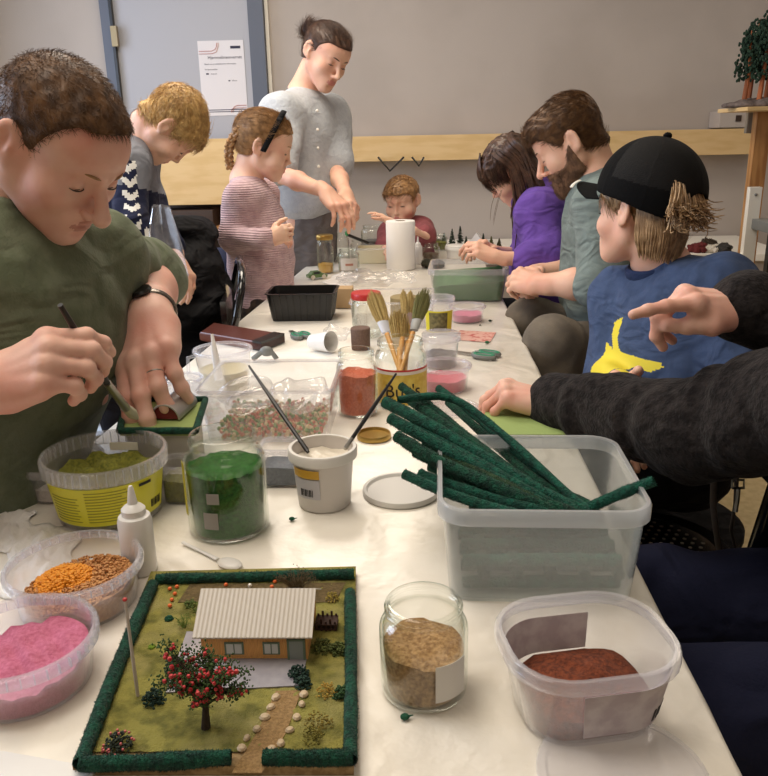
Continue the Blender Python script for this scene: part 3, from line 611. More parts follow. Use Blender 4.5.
def legs(body, o0, J, mat, b=1.0, kneeR=None, kneeL=None, footR=None, footL=None, r=(.085, .062, .05), name='trousers', h=.010, amp=.003, shoe=None):
    TM = torso_mat(J); pv = V3(J['pelvis']); pr = [el(pv, (.165*b, .125*b, .12*b), TM)+(.03,)]
    for kn, ft, s_ in ((kneeR, footR, 1), (kneeL, footL, -1)):
        if kn is None: continue
        hp = pv+TM[:, 0]*s_*.085*b-TM[:, 2]*.03; pr.append(rc(hp, kn, r[0]*b, r[1]*b, (.003, 60))+(.04,)); pr.append(rc(kn, ft, r[1]*b, r[2]*b, (.003, 60))+(.02,))
        if shoe: 
            d = TM[:, 1]; d = V3(d[0], d[1], 0); d /= np.linalg.norm(d); a = V3(ft)-o0; a[2] = .045; m = MB(); M = Matrix.Rotation(math.atan2(d[1], d[0]), 3, 'Z'); m.ball(a+d*.05, (.13*b, .045*b, .045), 14, M=M); m.ball(a+d*.0, (.06*b, .042*b, .07), 14, M=M); m.build('shoe', shoe, body)
    return cloth(name, body, o0, mat, pr, h=h, amp=amp, fr=38, seed=5)
def unit(v): v = V3(v); return v/np.linalg.norm(v)
def stool(label, x, y, z=.46, r=.17):
    t = thing('stool', label, 'stool', (x, y, 0), group=None)
    b = MB(); b.lathe([(0, z-.03), (r-.01, z-.03), (r, z-.022), (r, z-.006), (r-.008, z), (0, z)], seg=40); b.build('seat', MT['blackfabric'], t)
    for k in range(4):
        a = math.pi/4+k*math.pi/2; MB().tube([(r*.6*math.cos(a), r*.6*math.sin(a), z-.03), (r*.95*math.cos(a), r*.95*math.sin(a), .01)], .011, 8).build('leg', MT['blackmetal'], t)
    return t
SK = {'pink': skinmat('skin_ruddy', srgb(232, 186, 168), srgb(220, 150, 132)), 'fair': skinmat('skin_fair', srgb(230, 184, 158), srgb(222, 162, 138)), 'light': skinmat('skin_light', srgb(236, 194, 168), srgb(226, 170, 148))}
LIP = {'m': pm('lips_muted', srgb(200, 142, 128), .5), 'f': pm('lips_soft', srgb(206, 132, 122), .45)}
HB = {'brown': pm('hair_brown', srgb(108, 76, 46), .5, col2=srgb(78, 52, 30), nscale=60, spec=.35), 'dark': pm('hair_dark_brown', srgb(86, 60, 44), .40, col2=srgb(60, 40, 30), nscale=60, spec=.4),
      'blond': pm('hair_blond', srgb(214, 176, 112), .45, col2=srgb(180, 140, 84), nscale=60), 'ash': pm('hair_ash_blond', srgb(178, 146, 108), .45, col2=srgb(136, 106, 72), nscale=60), 'light': pm('hair_light_brown', srgb(172, 130, 84), .45, col2=srgb(136, 100, 62), nscale=60)}
TRO = pm('dark_trouser_cloth', srgb(22, 21, 26), .9, bump=.3, bscale=200, spec=.15, bump2=(12, .6, .02)); SHOE = pm('dark_shoe_leather', srgb(30, 27, 26), .5)
SLATE = None
# ---- man in the green sweater, left foreground
def man():
    knit = pm('green_knit', srgb(112, 119, 98), .95, spec=.15, bump=.7, bscale=260, bd=.0015, sheen=.08, col2=srgb(98, 106, 84), nscale=30, bump2=(9, .6, .03))
    rib = pm('dark_green_rib', srgb(46, 54, 44), .95, bump=.6, bscale=300, bd=.001)
    J = dict(pelvis=W(-75, 600, 1.22), chest=W(5, 345, 1.17), neckb=W(-2, 222, 1.13), shR=W(-90, 300, .98), shL=W(98, 258, 1.28), elR=W(-130, 420, 1.0), elL=W(150, 276, 1.46), wrR=W(-8, 386, .925), wrL=W(149, 318, 1.27))
    wl, wr_ = J['wrL'], J['wrR']
    hs = [dict(w=wl, dr=W(146, 346, 1.22)-wl, palm=_f*1.0-CU*.1+CR*.12, side='L', curl=[(26, 20, 10), (24, 18, 8), (26, 36, 20), (34, 30, 16)], spread=(7, 1, -3, -8), sc=1.16, fat=1.22, thumb=((.022, .022, -.004), (.056, .046, -.008), (.070, .080, -.012), (.072, .108, -.020))),
          dict(w=wr_, dr=W(44, 360, .905)-wr_, palm=_f*.9-CU*.45+CR*.1, side='R', curl=[(42, 42, 24), (52, 52, 30), (56, 56, 34), (60, 58, 36)], spread=(3, 1, -1, -3), sc=.96, fat=1.16, thumb=((.020, .022, -.010), (.040, .052, -.034), (.036, .082, -.052), (.028, .106, -.056)))]
    body, inf, HM, H, o0, HT = person('man in green sweater brushing glue onto a model, at the left foreground', W(57, 146, 1.06), (.70, -.30, -.64), (.60, -.22, .77), .95, skin=SK['pink'], lips=LIP['m'], hands=hs, hf=.0024, hc=.009, nose=1.2, jaw=1.08, build=1.08, brow=HB['light'], **J)
    headhair(body, H, HM, .95, o0, 'man', HB['brown'], thick=.004, n=9000, length=.012, rad=.00045, comb=(.1, .7, -.1), top=.003, ntufts=.4, lift=.5, step=.0026, side=.25, cut=.003)
    top(body, o0, J, knit, b=1.10, fit=.018, sleeveR=.12, sleeveL=.16, rarm=(.064, .055, .040), h=.006, amp=.0035, fr=26, wr=(.005, 55), trunk=(.165, .12), seed=3, low=W(-60, 490, 1.20))
    n_ = H-J['neckb']; ring_tube(J['neckb']-o0+n_*.16, unit(n_), .074, .070, .011, CR).build('collar', rib, body)
    J2 = J; legs(body, o0, J, TRO, 1.05, kneeR=V3(J['pelvis'])+V3(.42, -.16, .0), kneeL=V3(J['pelvis'])+V3(.42, .12, .0), footR=V3(J['pelvis'])*V3(1, 1, 0)+V3(.42, -.16, .09), footL=V3(J['pelvis'])*V3(1, 1, 0)+V3(.38, .12, .09), shoe=SHOE)
    # wristwatch and ring
    wt = MB(); ax = unit(J['wrL']-J['elL']); c = J['wrL']-ax*.005-o0; xx = unit(np.cross(ax, _f)); yy = np.cross(ax, xx)
    dial = pm('watch_metal', srgb(120, 112, 104), .25, metal=.9, bump=.4, bscale=300); 
    ring_tube(c-ax*.012, ax, .040, .037, .0058, xx, k=36, seg=8).build('wristwatch', dial, body)
    ww = MB(); nrm = -_f+CU*.4; nrm = unit(nrm-ax*(nrm@ax)); R = np.stack([np.cross(ax, nrm), ax, nrm], 1); M4 = Matrix([[*R[i], (c-ax*.012+nrm*.041)[i]] for i in range(3)]+[[0, 0, 0, 1]]); ww.lathe([(0, -.004), (.017, -.004), (.019, 0), (.017, .004), (0, .0045)], seg=24, M=M4); ww.build('watch_face', MT['black'], body)
    h = inf[0]; a, b_ = h['joints'][2][0], h['joints'][2][1]; p = h['to'](a*.45+b_*.55)-o0; ax = unit(h['M']@(b_-a)); ring_tube(p, ax, .0120, .0120, .0016, (1, 0, 0), k=20, seg=6).build('ring', MT['steel'], body)
    # the brush in his right hand (rests in the hand: its own thing)
    a = W(60, 305, .90); g_ = inf[1]; m = W(107, 383, 1.0); e = W(126, 408, 1.085); e2 = W(137, 418, 1.12)
    t = thing('glue_brush', 'black-handled glue brush held by the man in green', 'brush', e2); bb = MB(); bb.tube([a-e2, a*.5+m*.5-e2, m-e2], [.0032, .0048, .0042], 10); bb.build('handle', MT['black'], t)
    bb = MB(); bb.tube([m-e2, e-e2], [.0050, .0062], 10); bb.build('ferrule', MT['steel'], t)
    bb = MB(); bb.tube([e-e2, e*.5+e2*.5-e2, V3(0, 0, 0)], [.0062, .0078, .003], 10); bb.build('bristles', pm('pale_bristles', srgb(200, 196, 170), .8, bump=.5, bscale=200, stretch=(1, 1, 1)), t)
    stool('round black stool under the man in green', J['pelvis'][0], J['pelvis'][1], z=max(.36, J['pelvis'][2]-.21))
    return body
man()
def fabric(name, col, col2=None, **k): return pm(name, col, .92, col2=col2 or tuple(c*.86 for c in col[:3])+(1,), nscale=25, bump=.5, bscale=240, bd=.0012, sheen=.04, spec=.18, bump2=(13, .7, .022), **k)
def down(p, q=.0, z=0): return V3(p[0], p[1], z)
# ---- blond boy in the navy sports jacket
def boy():
    navy = fabric('navy_jersey', srgb(34, 38, 62)); grey = fabric('grey_jersey', srgb(128, 130, 138)); chev = pm('white_chevron_print', srgb(222, 220, 214), .7)
    J = dict(pelvis=W(112, 330, 2.22), chest=W(122, 215, 2.16), neckb=W(137, 138, 2.13), shR=W(127, 170, 2.0), shL=W(140, 165, 2.28), elR=W(133, 226, 1.95), elL=W(156, 226, 2.25), wrR=W(158, 256, 1.98), wrL=W(178, 262, 2.14))
    wr_, wl = J['wrR'], J['wrL']
    hs = [dict(w=wr_, dr=W(174, 270, 2.0)-wr_, palm=_f*.6-CU, side='R', curl=[(20, 25, 15), (24, 28, 15), (28, 30, 18), (30, 32, 20)], sc=.82), dict(w=wl, dr=W(186, 275, 2.10)-wl, palm=-_f*.2-CU, side='L', curl=[(40, 40, 20)]*4, sc=.8)]
    body, inf, HM, H, o0, HT = person('blond boy bending over in a navy jacket with white chevrons, behind the man', W(170.5, 124, 2.07), (.32, .22, -.90), (.90, .10, .40), .87, c=.7, skin=SK['fair'], lips=LIP['f'], hands=hs, hf=.0045, hc=.011, nose=.85, jaw=.95, build=.78, arm=.72, trunk=(.15, .10), brow=HB['blond'], **J)
    headhair(body, H, HM, .87, o0, 'short', HB['blond'], thick=.006, n=5000, length=.04, rad=.0009, comb=(.1, .5, -.25), top=.0, lift=.12, jit=.3, step=.004, side=.6)
    a, b_ = J['shR'], J['elR']
    tn = unit(J['neckb']-J['pelvis'])
    def mf(c):
        mi = np.zeros(len(c), int); q = (c-J['neckb'])@tn; mi[q > -.13] = 1
        for s_, e_ in ((J['shR'], J['elR']), (J['elR'], J['wrR'])):
            ax = unit(e_-s_); L = np.linalg.norm(e_-s_); t = (c-s_)@ax; r = (c-s_)-t[:, None]*ax; out = unit(-_f+CR*.35); out = unit(out-ax*(out@ax)); sd = np.cross(ax, out)
            u = r@sd; m = (t > (.02 if s_ is J['shR'] else 0)) & (t < L) & (r@out > .01) & (np.abs(u) < .018); ph = ((t+np.abs(u)*.9) % .034) < .017; mi[m] = 0; mi[m & ph] = 2
        return mi
    top(body, o0, J, [navy, grey, chev], b=.80, fit=.018, sleeveR=.62, sleeveL=.6, rarm=(.064, .056, .046), h=.006, amp=.003, fr=30, wr=(.004, 60), matfn=mf, name='jacket', trunk=(.15, .10))
    n_ = H-J['neckb']; ring_tube(J['neckb']-o0+n_*.22, unit(n_), .058, .056, .014, CR).build('collar', grey, body)
    legs(body, o0, J, TRO, .8, kneeR=J['pelvis']+V3(.03, -.08, -.30), kneeL=J['pelvis']+V3(.03, .08, -.30), footR=down(J['pelvis'])+V3(0, -.09, .07), footL=down(J['pelvis'])+V3(0, .09, .07), shoe=SHOE)
    # clear bag in his hands
    bg = MB(); c0_ = W(163, 205, 1.93); rr = []
    for i, (px, py, w_) in enumerate(((160, 206, .020), (161, 225, .030), (164, 250, .040), (168, 275, .045), (171, 292, .035), (172, 300, .01))):
        p = W(px, py, 1.90)-c0_; rr.append([p+CR*w_*math.cos(t)*(1+.2*math.sin(3*t+i))+_f*.018*math.sin(t)*(1+.3*math.sin(5*t+2*i)) for t in np.arange(20)*2*math.pi/20])
    bg.rings(rr); tag(bg.build('plastic_bag', MT['thinplastic'], loc=c0_), 'crumpled clear plastic bag in the hands of the blond boy', 'bag')
# ---- girl in the striped pink top
def girl():
    Wk = lambda a, b, z: W(a, b, z*1.085)
    pink = pm('pink_rib_knit', srgb(206, 176, 180), .92, col2=srgb(190, 158, 164), nscale=40, bump=.6, bd=.004, wave=(46, .6, 'Z'), sheen=.2)
    J = dict(pelvis=Wk(264, 306, 2.42), chest=Wk(258, 232, 2.40), neckb=Wk(247, 183, 2.40), shR=Wk(241, 198, 2.29), shL=Wk(262, 196, 2.52), elR=Wk(231, 238, 2.30), elL=Wk(276, 242, 2.56), wrR=Wk(268, 240, 2.22), wrL=Wk(280, 238, 2.40))
    wr_, wl = J['wrR'], J['wrL']
    hs = [dict(w=wr_, dr=Wk(279, 235, 2.215)-wr_, palm=_f*1-CU*.1-CR*.2, side='R', curl=[(55, 70, 40), (58, 72, 40), (62, 74, 40), (64, 76, 40)], sc=.66), dict(w=wl, dr=Wk(286, 236, 2.36)-wl, palm=-_f*.3-CU, side='L', curl=[(60, 60, 30)]*4, sc=.62)]
    body, inf, HM, H, o0, HT = person('young girl standing in a pale pink ribbed top with a braid and black hairband', Wk(263, 144, 2.36), (.92, .12, -.32), (.36, -.10, .92), .93, c=.75, skin=SK['light'], lips=LIP['f'], hands=hs, hf=.0045, hc=.011, nose=.8, jaw=.92, build=.77, arm=.70, trunk=(.145, .10), brow=HB['light'], **J)
    hm = headhair(body, H, HM, .93, o0, 'up', HB['light'], thick=.006, ntufts=.3, n=4500, length=.05, rad=.0008, comb=(0, -1, .1), lift=.04, jit=.15, step=.004, side=.8)
    # braid down the neck
    q = [HT(p) for p in ((.035, -.075, .045), (.032, -.098, .0), (.024, -.104, -.045), (.014, -.096, -.085), (.004, -.085, -.115))]; sp = smooth_path(q, 8); b = MB()
    for k in range(3):
        pts = []
        for i, p in enumerate(sp):
            a = i*.62+k*2*math.pi/3; pts.append(p+CR*.010*math.sin(a)+_f*.006*math.sin(2*a)+CU*.0)
        b.tube(pts, [.0085*(1-.35*i/len(sp)) for i in range(len(sp))], 8)
    b.build('braid', HB['light'], body)
    cr = [HT(p) for p in ((.045, .045, .10), (.062, .0, .105), (.072, -.045, .08), (.06, -.085, .045))]
    hb_ = MB(); P_ = [HT((math.sin(t)*(.088), .012+.028*math.cos(t), -.002+.128*math.cos(t))) for t in np.linspace(-1.62, 1.62, 25)]
    hb_.rings([[p+HM@V3(0, .009*math.cos(a), 0)+unit(p-(H-o0))*(.003*math.sin(a)) for a in np.arange(8)*math.pi/4] for p in P_]); hb_.build('hairband', MT['blackfabric'], body)
    top(body, o0, J, pink, b=.79, fit=.014, sleeveR=.93, sleeveL=.9, rarm=(.058, .050, .042), h=.0055, amp=.003, fr=34, wr=(.0035, 75), name='sweater', trunk=(.145, .105), seed=4)
    legs(body, o0, J, pm('brown_patterned_trousers', srgb(70, 56, 46), .9, col2=srgb(40, 34, 32), nscale=60), .74, kneeR=J['pelvis']+V3(0, -.07, -.28), kneeL=J['pelvis']+V3(0, .07, -.28), footR=down(J['pelvis'])+V3(0, -.08, .07), footL=down(J['pelvis'])+V3(0, .08, .07), shoe=SHOE)
# ---- woman in the light grey cardigan
def woman():
    Wk = lambda a, b, z: W(a, b, z*1.085)
    knit = pm('light_grey_mohair', srgb(186, 190, 194), .98, col2=srgb(178, 182, 188), nscale=60, bump=.7, bscale=160, bd=.003, sheen=.25, bump2=(14, .35, .015))
    skirt = fabric('grey_skirt_wool', srgb(112, 106, 104)); tee = fabric('grey_tee', srgb(112, 114, 118))
    J = dict(pelvis=Wk(306, 224, 2.93), chest=Wk(305, 142, 2.84), neckb=Wk(303, 97, 2.82), shR=Wk(281, 114, 2.70), shL=Wk(333, 114, 2.95), elR=Wk(280, 174, 2.62), elL=Wk(336, 170, 2.84), wrR=Wk(326, 192, 2.46), wrL=Wk(346, 194, 2.62))
    wr_, wl = J['wrR'], J['wrL']
    hs = [dict(w=wr_, dr=Wk(336, 202, 2.44)-wr_, palm=_f*.6-CU*.8-CR*.2, side='R', curl=[(25, 25, 12), (30, 30, 15), (34, 32, 18), (40, 35, 20)], sc=.92), dict(w=wl, dr=Wk(353, 205, 2.58)-wl, palm=_f*.5-CU*.4-CR*.9, side='L', curl=[(30, 45, 30), (28, 45, 30), (30, 45, 30), (30, 45, 30)], sc=.94)]
    body, inf, HM, H, o0, HT = person('standing woman with a dark hair bun in a light grey cardigan', Wk(325, 55, 2.74), (.60, -.60, -.50), (.38, -.10, .90), 1.0, c=.12, skin=SK['fair'], lips=LIP['f'], hands=hs, hf=.0045, hc=.011, nose=.95, jaw=.90, build=.92, arm=.84, trunk=(.15, .10), brow=HB['dark'], **J)
    headhair(body, H, HM, 1.0, o0, 'up', HB['dark'], thick=.005, ntufts=.2, n=4500, length=.06, rad=.0007, comb=(0, -1, .25), lift=.01, jit=.08, step=.004, side=.8, top=.0)
    g = Grid(H+HM@V3(0, -.13, .035)-.08, H+HM@V3(0, -.13, .035)+.08, .004); g.put(el(H+HM@V3(0, -.105, .030), (.03, .026, .03))); g.put(el(H+HM@V3(0, -.128, .036), (.032, .030, .032)), .01); g.noise(.0012, 180, 2); v, f = g.mesh()
    sv, sf = strand_mesh(v, f, 900, .04, .0007, lambda p, N: np.cross(N, HM[:, 1]), None, lift=.03, jit=.15); link('bun', newmesh(np.concatenate([v, sv])-o0, np.concatenate([f, sf+len(v)]), HB['dark']), body)
    top(body, o0, dict(J, neckb=J['neckb']-V3(0, 0, .040)), knit, b=.94, fit=.024, sleeveR=-.12, sleeveL=-.08, rarm=(.072, .066, .05), h=.006, amp=.004, fr=22, wr=(.004, 45), name='cardigan', trunk=(.15, .105), seed=6, low=Wk(306, 196, 2.90))
    n_ = H-J['neckb']; ring_tube(J['neckb']-o0-n_*.10+V3(.016, -.020, 0), unit(n_+V3(.1, -.2, .1)), .070, .066, .009, CR).build('collar', tee, body)
    fr_ = unit(_f*-1+CR*.42+V3(0, 0, .1)); fr_[2] = 0; fr_ = unit(fr_)
    for i in range(5):
        p = V3(J['chest'])*(1-.21*i+.35)+V3(J['pelvis'])*(.21*i-.35); b = MB(); b.ball((0, 0, 0), (.006, .006, .006), 8); b.build('button', MT['white'], body, loc=p+fr_*.142*(1+.03*i)-o0)
    cloth('skirt', body, o0, skirt, [rc(J['pelvis']+V3(0, 0, .02), down(J['pelvis'])+V3(-.01, 0, .80), .125, .135, (.004, 50))], h=.009, amp=.004, fr=30, cuts=[((0, 0, -1), (0, 0, .70))])
    legs(body, o0, J, TRO, .62, kneeR=down(J['pelvis'])+V3(0, -.09, .48), kneeL=down(J['pelvis'])+V3(0, .09, .48), footR=down(J['pelvis'])+V3(0, -.10, .08), footL=down(J['pelvis'])+V3(0, .10, .08), shoe=SHOE, name='leggings')
# ---- toddler at the far end
def toddler():
    red = fabric('dusty_red_jersey', srgb(150, 84, 88))
    J = dict(pelvis=W(408, 288, 3.42), chest=W(408, 252, 3.38), neckb=W(404, 229, 3.35), shR=W(390, 234, 3.36), shL=W(421, 229, 3.34), elR=W(384, 248, 3.24), elL=W(427, 236, 3.14), wrR=W(388, 252, 3.08), wrL=W(392, 222, 3.02))
    wr_, wl = J['wrR'], J['wrL']
    hs = [dict(w=wl, dr=W(380, 215, 2.98)-wl, palm=-CU*.8+_f*.5, side='L', curl=[(10, 15, 10)]*4, sc=.58), dict(w=wr_, dr=W(392, 252, 3.0)-wr_, palm=-CU, side='R', curl=[(30, 30, 20)]*4, sc=.56)]
    body, inf, HM, H, o0, HT = person('toddler in a dusty red shirt reaching out at the far table end', W(402.5, 200.5, 3.28), (-.34, -.90, -.22), (-.10, -.15, 1), .84, c=1.0, skin=SK['light'], lips=LIP['f'], hands=hs, hf=.0048, hc=.012, nose=.75, jaw=.95, build=.56, arm=.6, trunk=(.15, .12), **J)
    headhair(body, H, HM, .84, o0, 'short', HB['light'], thick=.007, n=3000, length=.04, rad=.0009, comb=(.8, .2, -.3), lift=.06, jit=.2, step=.0045, side=.8)
    top(body, o0, J, red, b=.60, fit=.016, sleeveR=-.05, sleeveL=-.12, rarm=(.075, .072, .06), h=.007, amp=.003, fr=34, name='shirt', trunk=(.15, .12))
    legs(body, o0, J, TRO, .6, kneeR=J['pelvis']+V3(-.05, -.2, 0), kneeL=J['pelvis']+V3(.08, -.2, 0), footR=J['pelvis']+V3(-.05, -.2, -.22), footL=J['pelvis']+V3(.08, -.2, -.22))
    stool('black stool under the toddler at the far end', J['pelvis'][0], J['pelvis'][1]+.02, z=J['pelvis'][2]-.11, r=.15)
# ---- girl in the purple sweatshirt
def purple():
    pur = fabric('purple_sweatshirt', srgb(104, 74, 158))
    J = dict(pelvis=W(556, 315, 2.62), chest=W(549, 245, 2.58), neckb=W(535, 196, 2.55), shL=W(541, 214, 2.42), shR=W(552, 212, 2.72), elL=W(544, 262, 2.36), elR=W(536, 258, 2.68), wrL=W(497, 257, 2.34), wrR=W(492, 251, 2.50))
    wr_, wl = J['wrR'], J['wrL']
    hs = [dict(w=wl, dr=W(484, 251, 2.34)-wl, palm=_f*.7-CU*.7, side='L', curl=[(30, 40, 20), (34, 42, 22), (38, 45, 25), (40, 45, 25)], sc=.74), dict(w=wr_, dr=W(482, 246, 2.46)-wr_, palm=-CU*.9-_f*.2, side='R', curl=[(35, 40, 20)]*4, sc=.8)]
    body, inf, HM, H, o0, HT = person('girl in a purple sweatshirt with long brown hair, looking down at her hands', W(511, 169, 2.53), (-.72, .18, -.66), (-.64, -.10, .76), .90, c=.5, skin=SK['fair'], lips=LIP['f'], hands=hs, hf=.0045, hc=.011, nose=.82, jaw=.9, build=.80, arm=.78, trunk=(.145, .10), brow=HB['dark'], **J)
    hs_ = .90
    headhair(body, H, HM, hs_, o0, 'fringe', HB['dark'], thick=.008, n=3500, length=.07, rad=.0008, comb=(0, .4, -1), lift=.02, jit=.12, step=.004, side=1)
    rn = random.Random(5); paths = []; rad = []
    for i in range(150):                             # long locks, parted in the middle and falling
        s_ = -1 if i % 5 < 3 else 1; a = rn.uniform(-.9, 1.0); y0 = rn.uniform(-.085, .012)
        p0 = V3(s_*.012, y0+.0, .113-.25*abs(y0)); p1 = V3(s_*(.066+rn.random()*.008), y0*.9-.005, .078); p2 = V3(s_*(.084+rn.random()*.006), y0*.8-.015+.0, .02)
        w0, w1, w2 = (H+HM@(p*hs_) for p in (p0, p1, p2)); drop = rn.uniform(.10, .27) if y0 > -.02 else rn.uniform(.2, .3)
        w3 = w2+V3(0, 0, -drop*.5)+V3(rn.uniform(-.01, .02), rn.uniform(-.012, .012), 0)+V3(.02, 0, 0); w4 = w3+V3(0, 0, -drop*.5)+V3(rn.uniform(-.012, .03), rn.uniform(-.01, .01), 0)
        if y0 < -.03: w3 = w3+V3(.03, 0, .02); w4 = w4+V3(.05, 0, .05)
        paths.append([p-o0 for p in (w0, w1, w2, w3, w4)]); rad.append(rn.uniform(.0025, .0055))
    for i in range(60):                              # fringe over the forehead
        x = rn.uniform(-.048, .048); p = [V3(x*.5, .045, .112), V3(x, .088-.7*abs(x)**1.2, .078), V3(x*1.04, .106-.7*abs(x), .050), V3(x*1.03, .104-.7*abs(x), .038)]
        paths.append([H+HM@(q*hs_)-o0 for q in p]); rad.append(rn.uniform(.0015, .003))
    for px in (489, 493, 494):                  # thin strands in front of the face
        a = W(px+8, 190, 2.46); paths.append([a-o0, W(px+2+rn.uniform(-1.5, 1.5), 205, 2.45)-o0, W(px+rn.uniform(-2, 2), 214+rn.random()*16, 2.45)-o0]); rad.append(.0006)
    lock_mesh(paths, rad, 5).build('hair', HB['dark'], body)
    top(body, o0, J, pur, b=.84, fit=.026, sleeveR=.30, sleeveL=.28, rarm=(.082, .076, .060), h=.0065, amp=.005, fr=22, wr=(.006, 45), name='sweatshirt', trunk=(.15, .11), seed=8)
    n_ = H-J['neckb']; ring_tube(J['neckb']-o0+n_*.12, unit(n_), .058, .056, .012, CR).build('collar', pur, body)
    pv = J['pelvis']; legs(body, o0, J, TRO, .8, kneeR=pv+V3(-.32, .08, .0), kneeL=pv+V3(-.32, -.10, .0), footR=down(pv)+V3(-.34, .08, .08), footL=down(pv)+V3(-.34, -.10, .08), shoe=SHOE)
    stool('black stool under the girl in purple', pv[0], pv[1], z=pv[2]-.14)
# ---- bearded man
def beard():
    tee = fabric('sage_tee_cloth', srgb(122, 134, 130)); jean = pm('grey_brown_denim', srgb(112, 102, 88), .9, bump=.5, bscale=260, col2=srgb(94, 86, 76), nscale=14)
    J = dict(pelvis=W(618, 345, 2.22), chest=W(609, 245, 2.20), neckb=W(596, 178, 2.17), shL=W(604, 208, 2.00), shR=W(618, 202, 2.36), elL=W(600, 284, 1.98), elR=W(592, 270, 2.36), wrL=W(540, 284, 2.06), wrR=W(534, 274, 2.26))
    wr_, wl = J['wrR'], J['wrL']
    hs = [dict(w=wl, dr=W(525, 280, 2.09)-wl, palm=_f*.9-CU*.3, side='L', curl=[(45, 55, 30)]*4, sc=.88), dict(w=wr_, dr=W(520, 280, 2.2)-wr_, palm=-_f*.6-CU*.6, side='R', curl=[(45, 55, 30)]*4, sc=.88)]
    body, inf, HM, H, o0, HT = person('bearded man in a sage green tee with short brown hair, leaning over the table', W(571, 141, 2.14), (-.80, .20, -.54), (-.52, .06, .84), 1.0, skin=SK['fair'], lips=LIP['m'], hands=hs, hf=.0042, hc=.011, nose=1.1, build=.98, arm=.95, brow=HB['brown'], **J)
    headhair(body, H, HM, 1.0, o0, 'short', HB['brown'], thick=.005, quiff=.016, ntufts=.6, n=6000, length=.03, rad=.0007, comb=(0, .9, .15), top=.005, lift=.15, jit=.25, step=.004, side=.35)
    # beard over jaw and chin
    hfn = head_fn(0, 1.1, 1)
    def bfn(x, y, z):
        d = hfn(x, y, z)-.0025-.010*np.clip((-.06-z)*20, 0, 1); ax = np.abs(x); lo = np.interp(y, [-.02, .0, .02, .035, .05, .07, .1], [.01, .01, -.016, -.040, -.046, -.045, -.046])
        d = smax(d, z-lo, .004); d = smax(d, .004-y+.1*(z+.01), .004); d = smax(d, -el((0, .098, -.0635), (.020, .02, .0075))[2](x, y, z), .002); return smax(d, -.125-z+0*x, .004)
    g = Grid(H-.17, H+.17, .0035); g.local(HM, H, .168, bfn, k=0); v, f = g.mesh(); bm_ = pm('beard_hair', srgb(134, 100, 74), .7, col2=srgb(98, 70, 50), nscale=60)
    sv, sf = strand_mesh(v, f, 5200, .012, .0005, lambda p, N: np.tile(HM@V3(0, .4, -1), (len(p), 1)), None, lift=.5, jit=.4); link('beard', newmesh(np.concatenate([v, sv])-o0, np.concatenate([f, sf+len(v)]), bm_), body)
    top(body, o0, J, tee, b=.99, fit=.020, sleeveR=.05, sleeveL=.02, rarm=(.070, .064, .052), h=.0065, amp=.004, fr=24, wr=(.006, 50), name='tee_shirt', trunk=(.155, .11), seed=9)
    pv = J['pelvis']; legs(body, o0, J, jean, 1.0, kneeR=W(530, 322, 2.22), kneeL=W(552, 346, 1.93), footR=down(pv)+V3(-.40, .16, .08), footL=down(W(575, 348, 1.9))+V3(.02, 0, .08), r=(.090, .070, .055), shoe=SHOE)
    stool('black stool under the bearded man', pv[0], pv[1], z=pv[2]-.15)
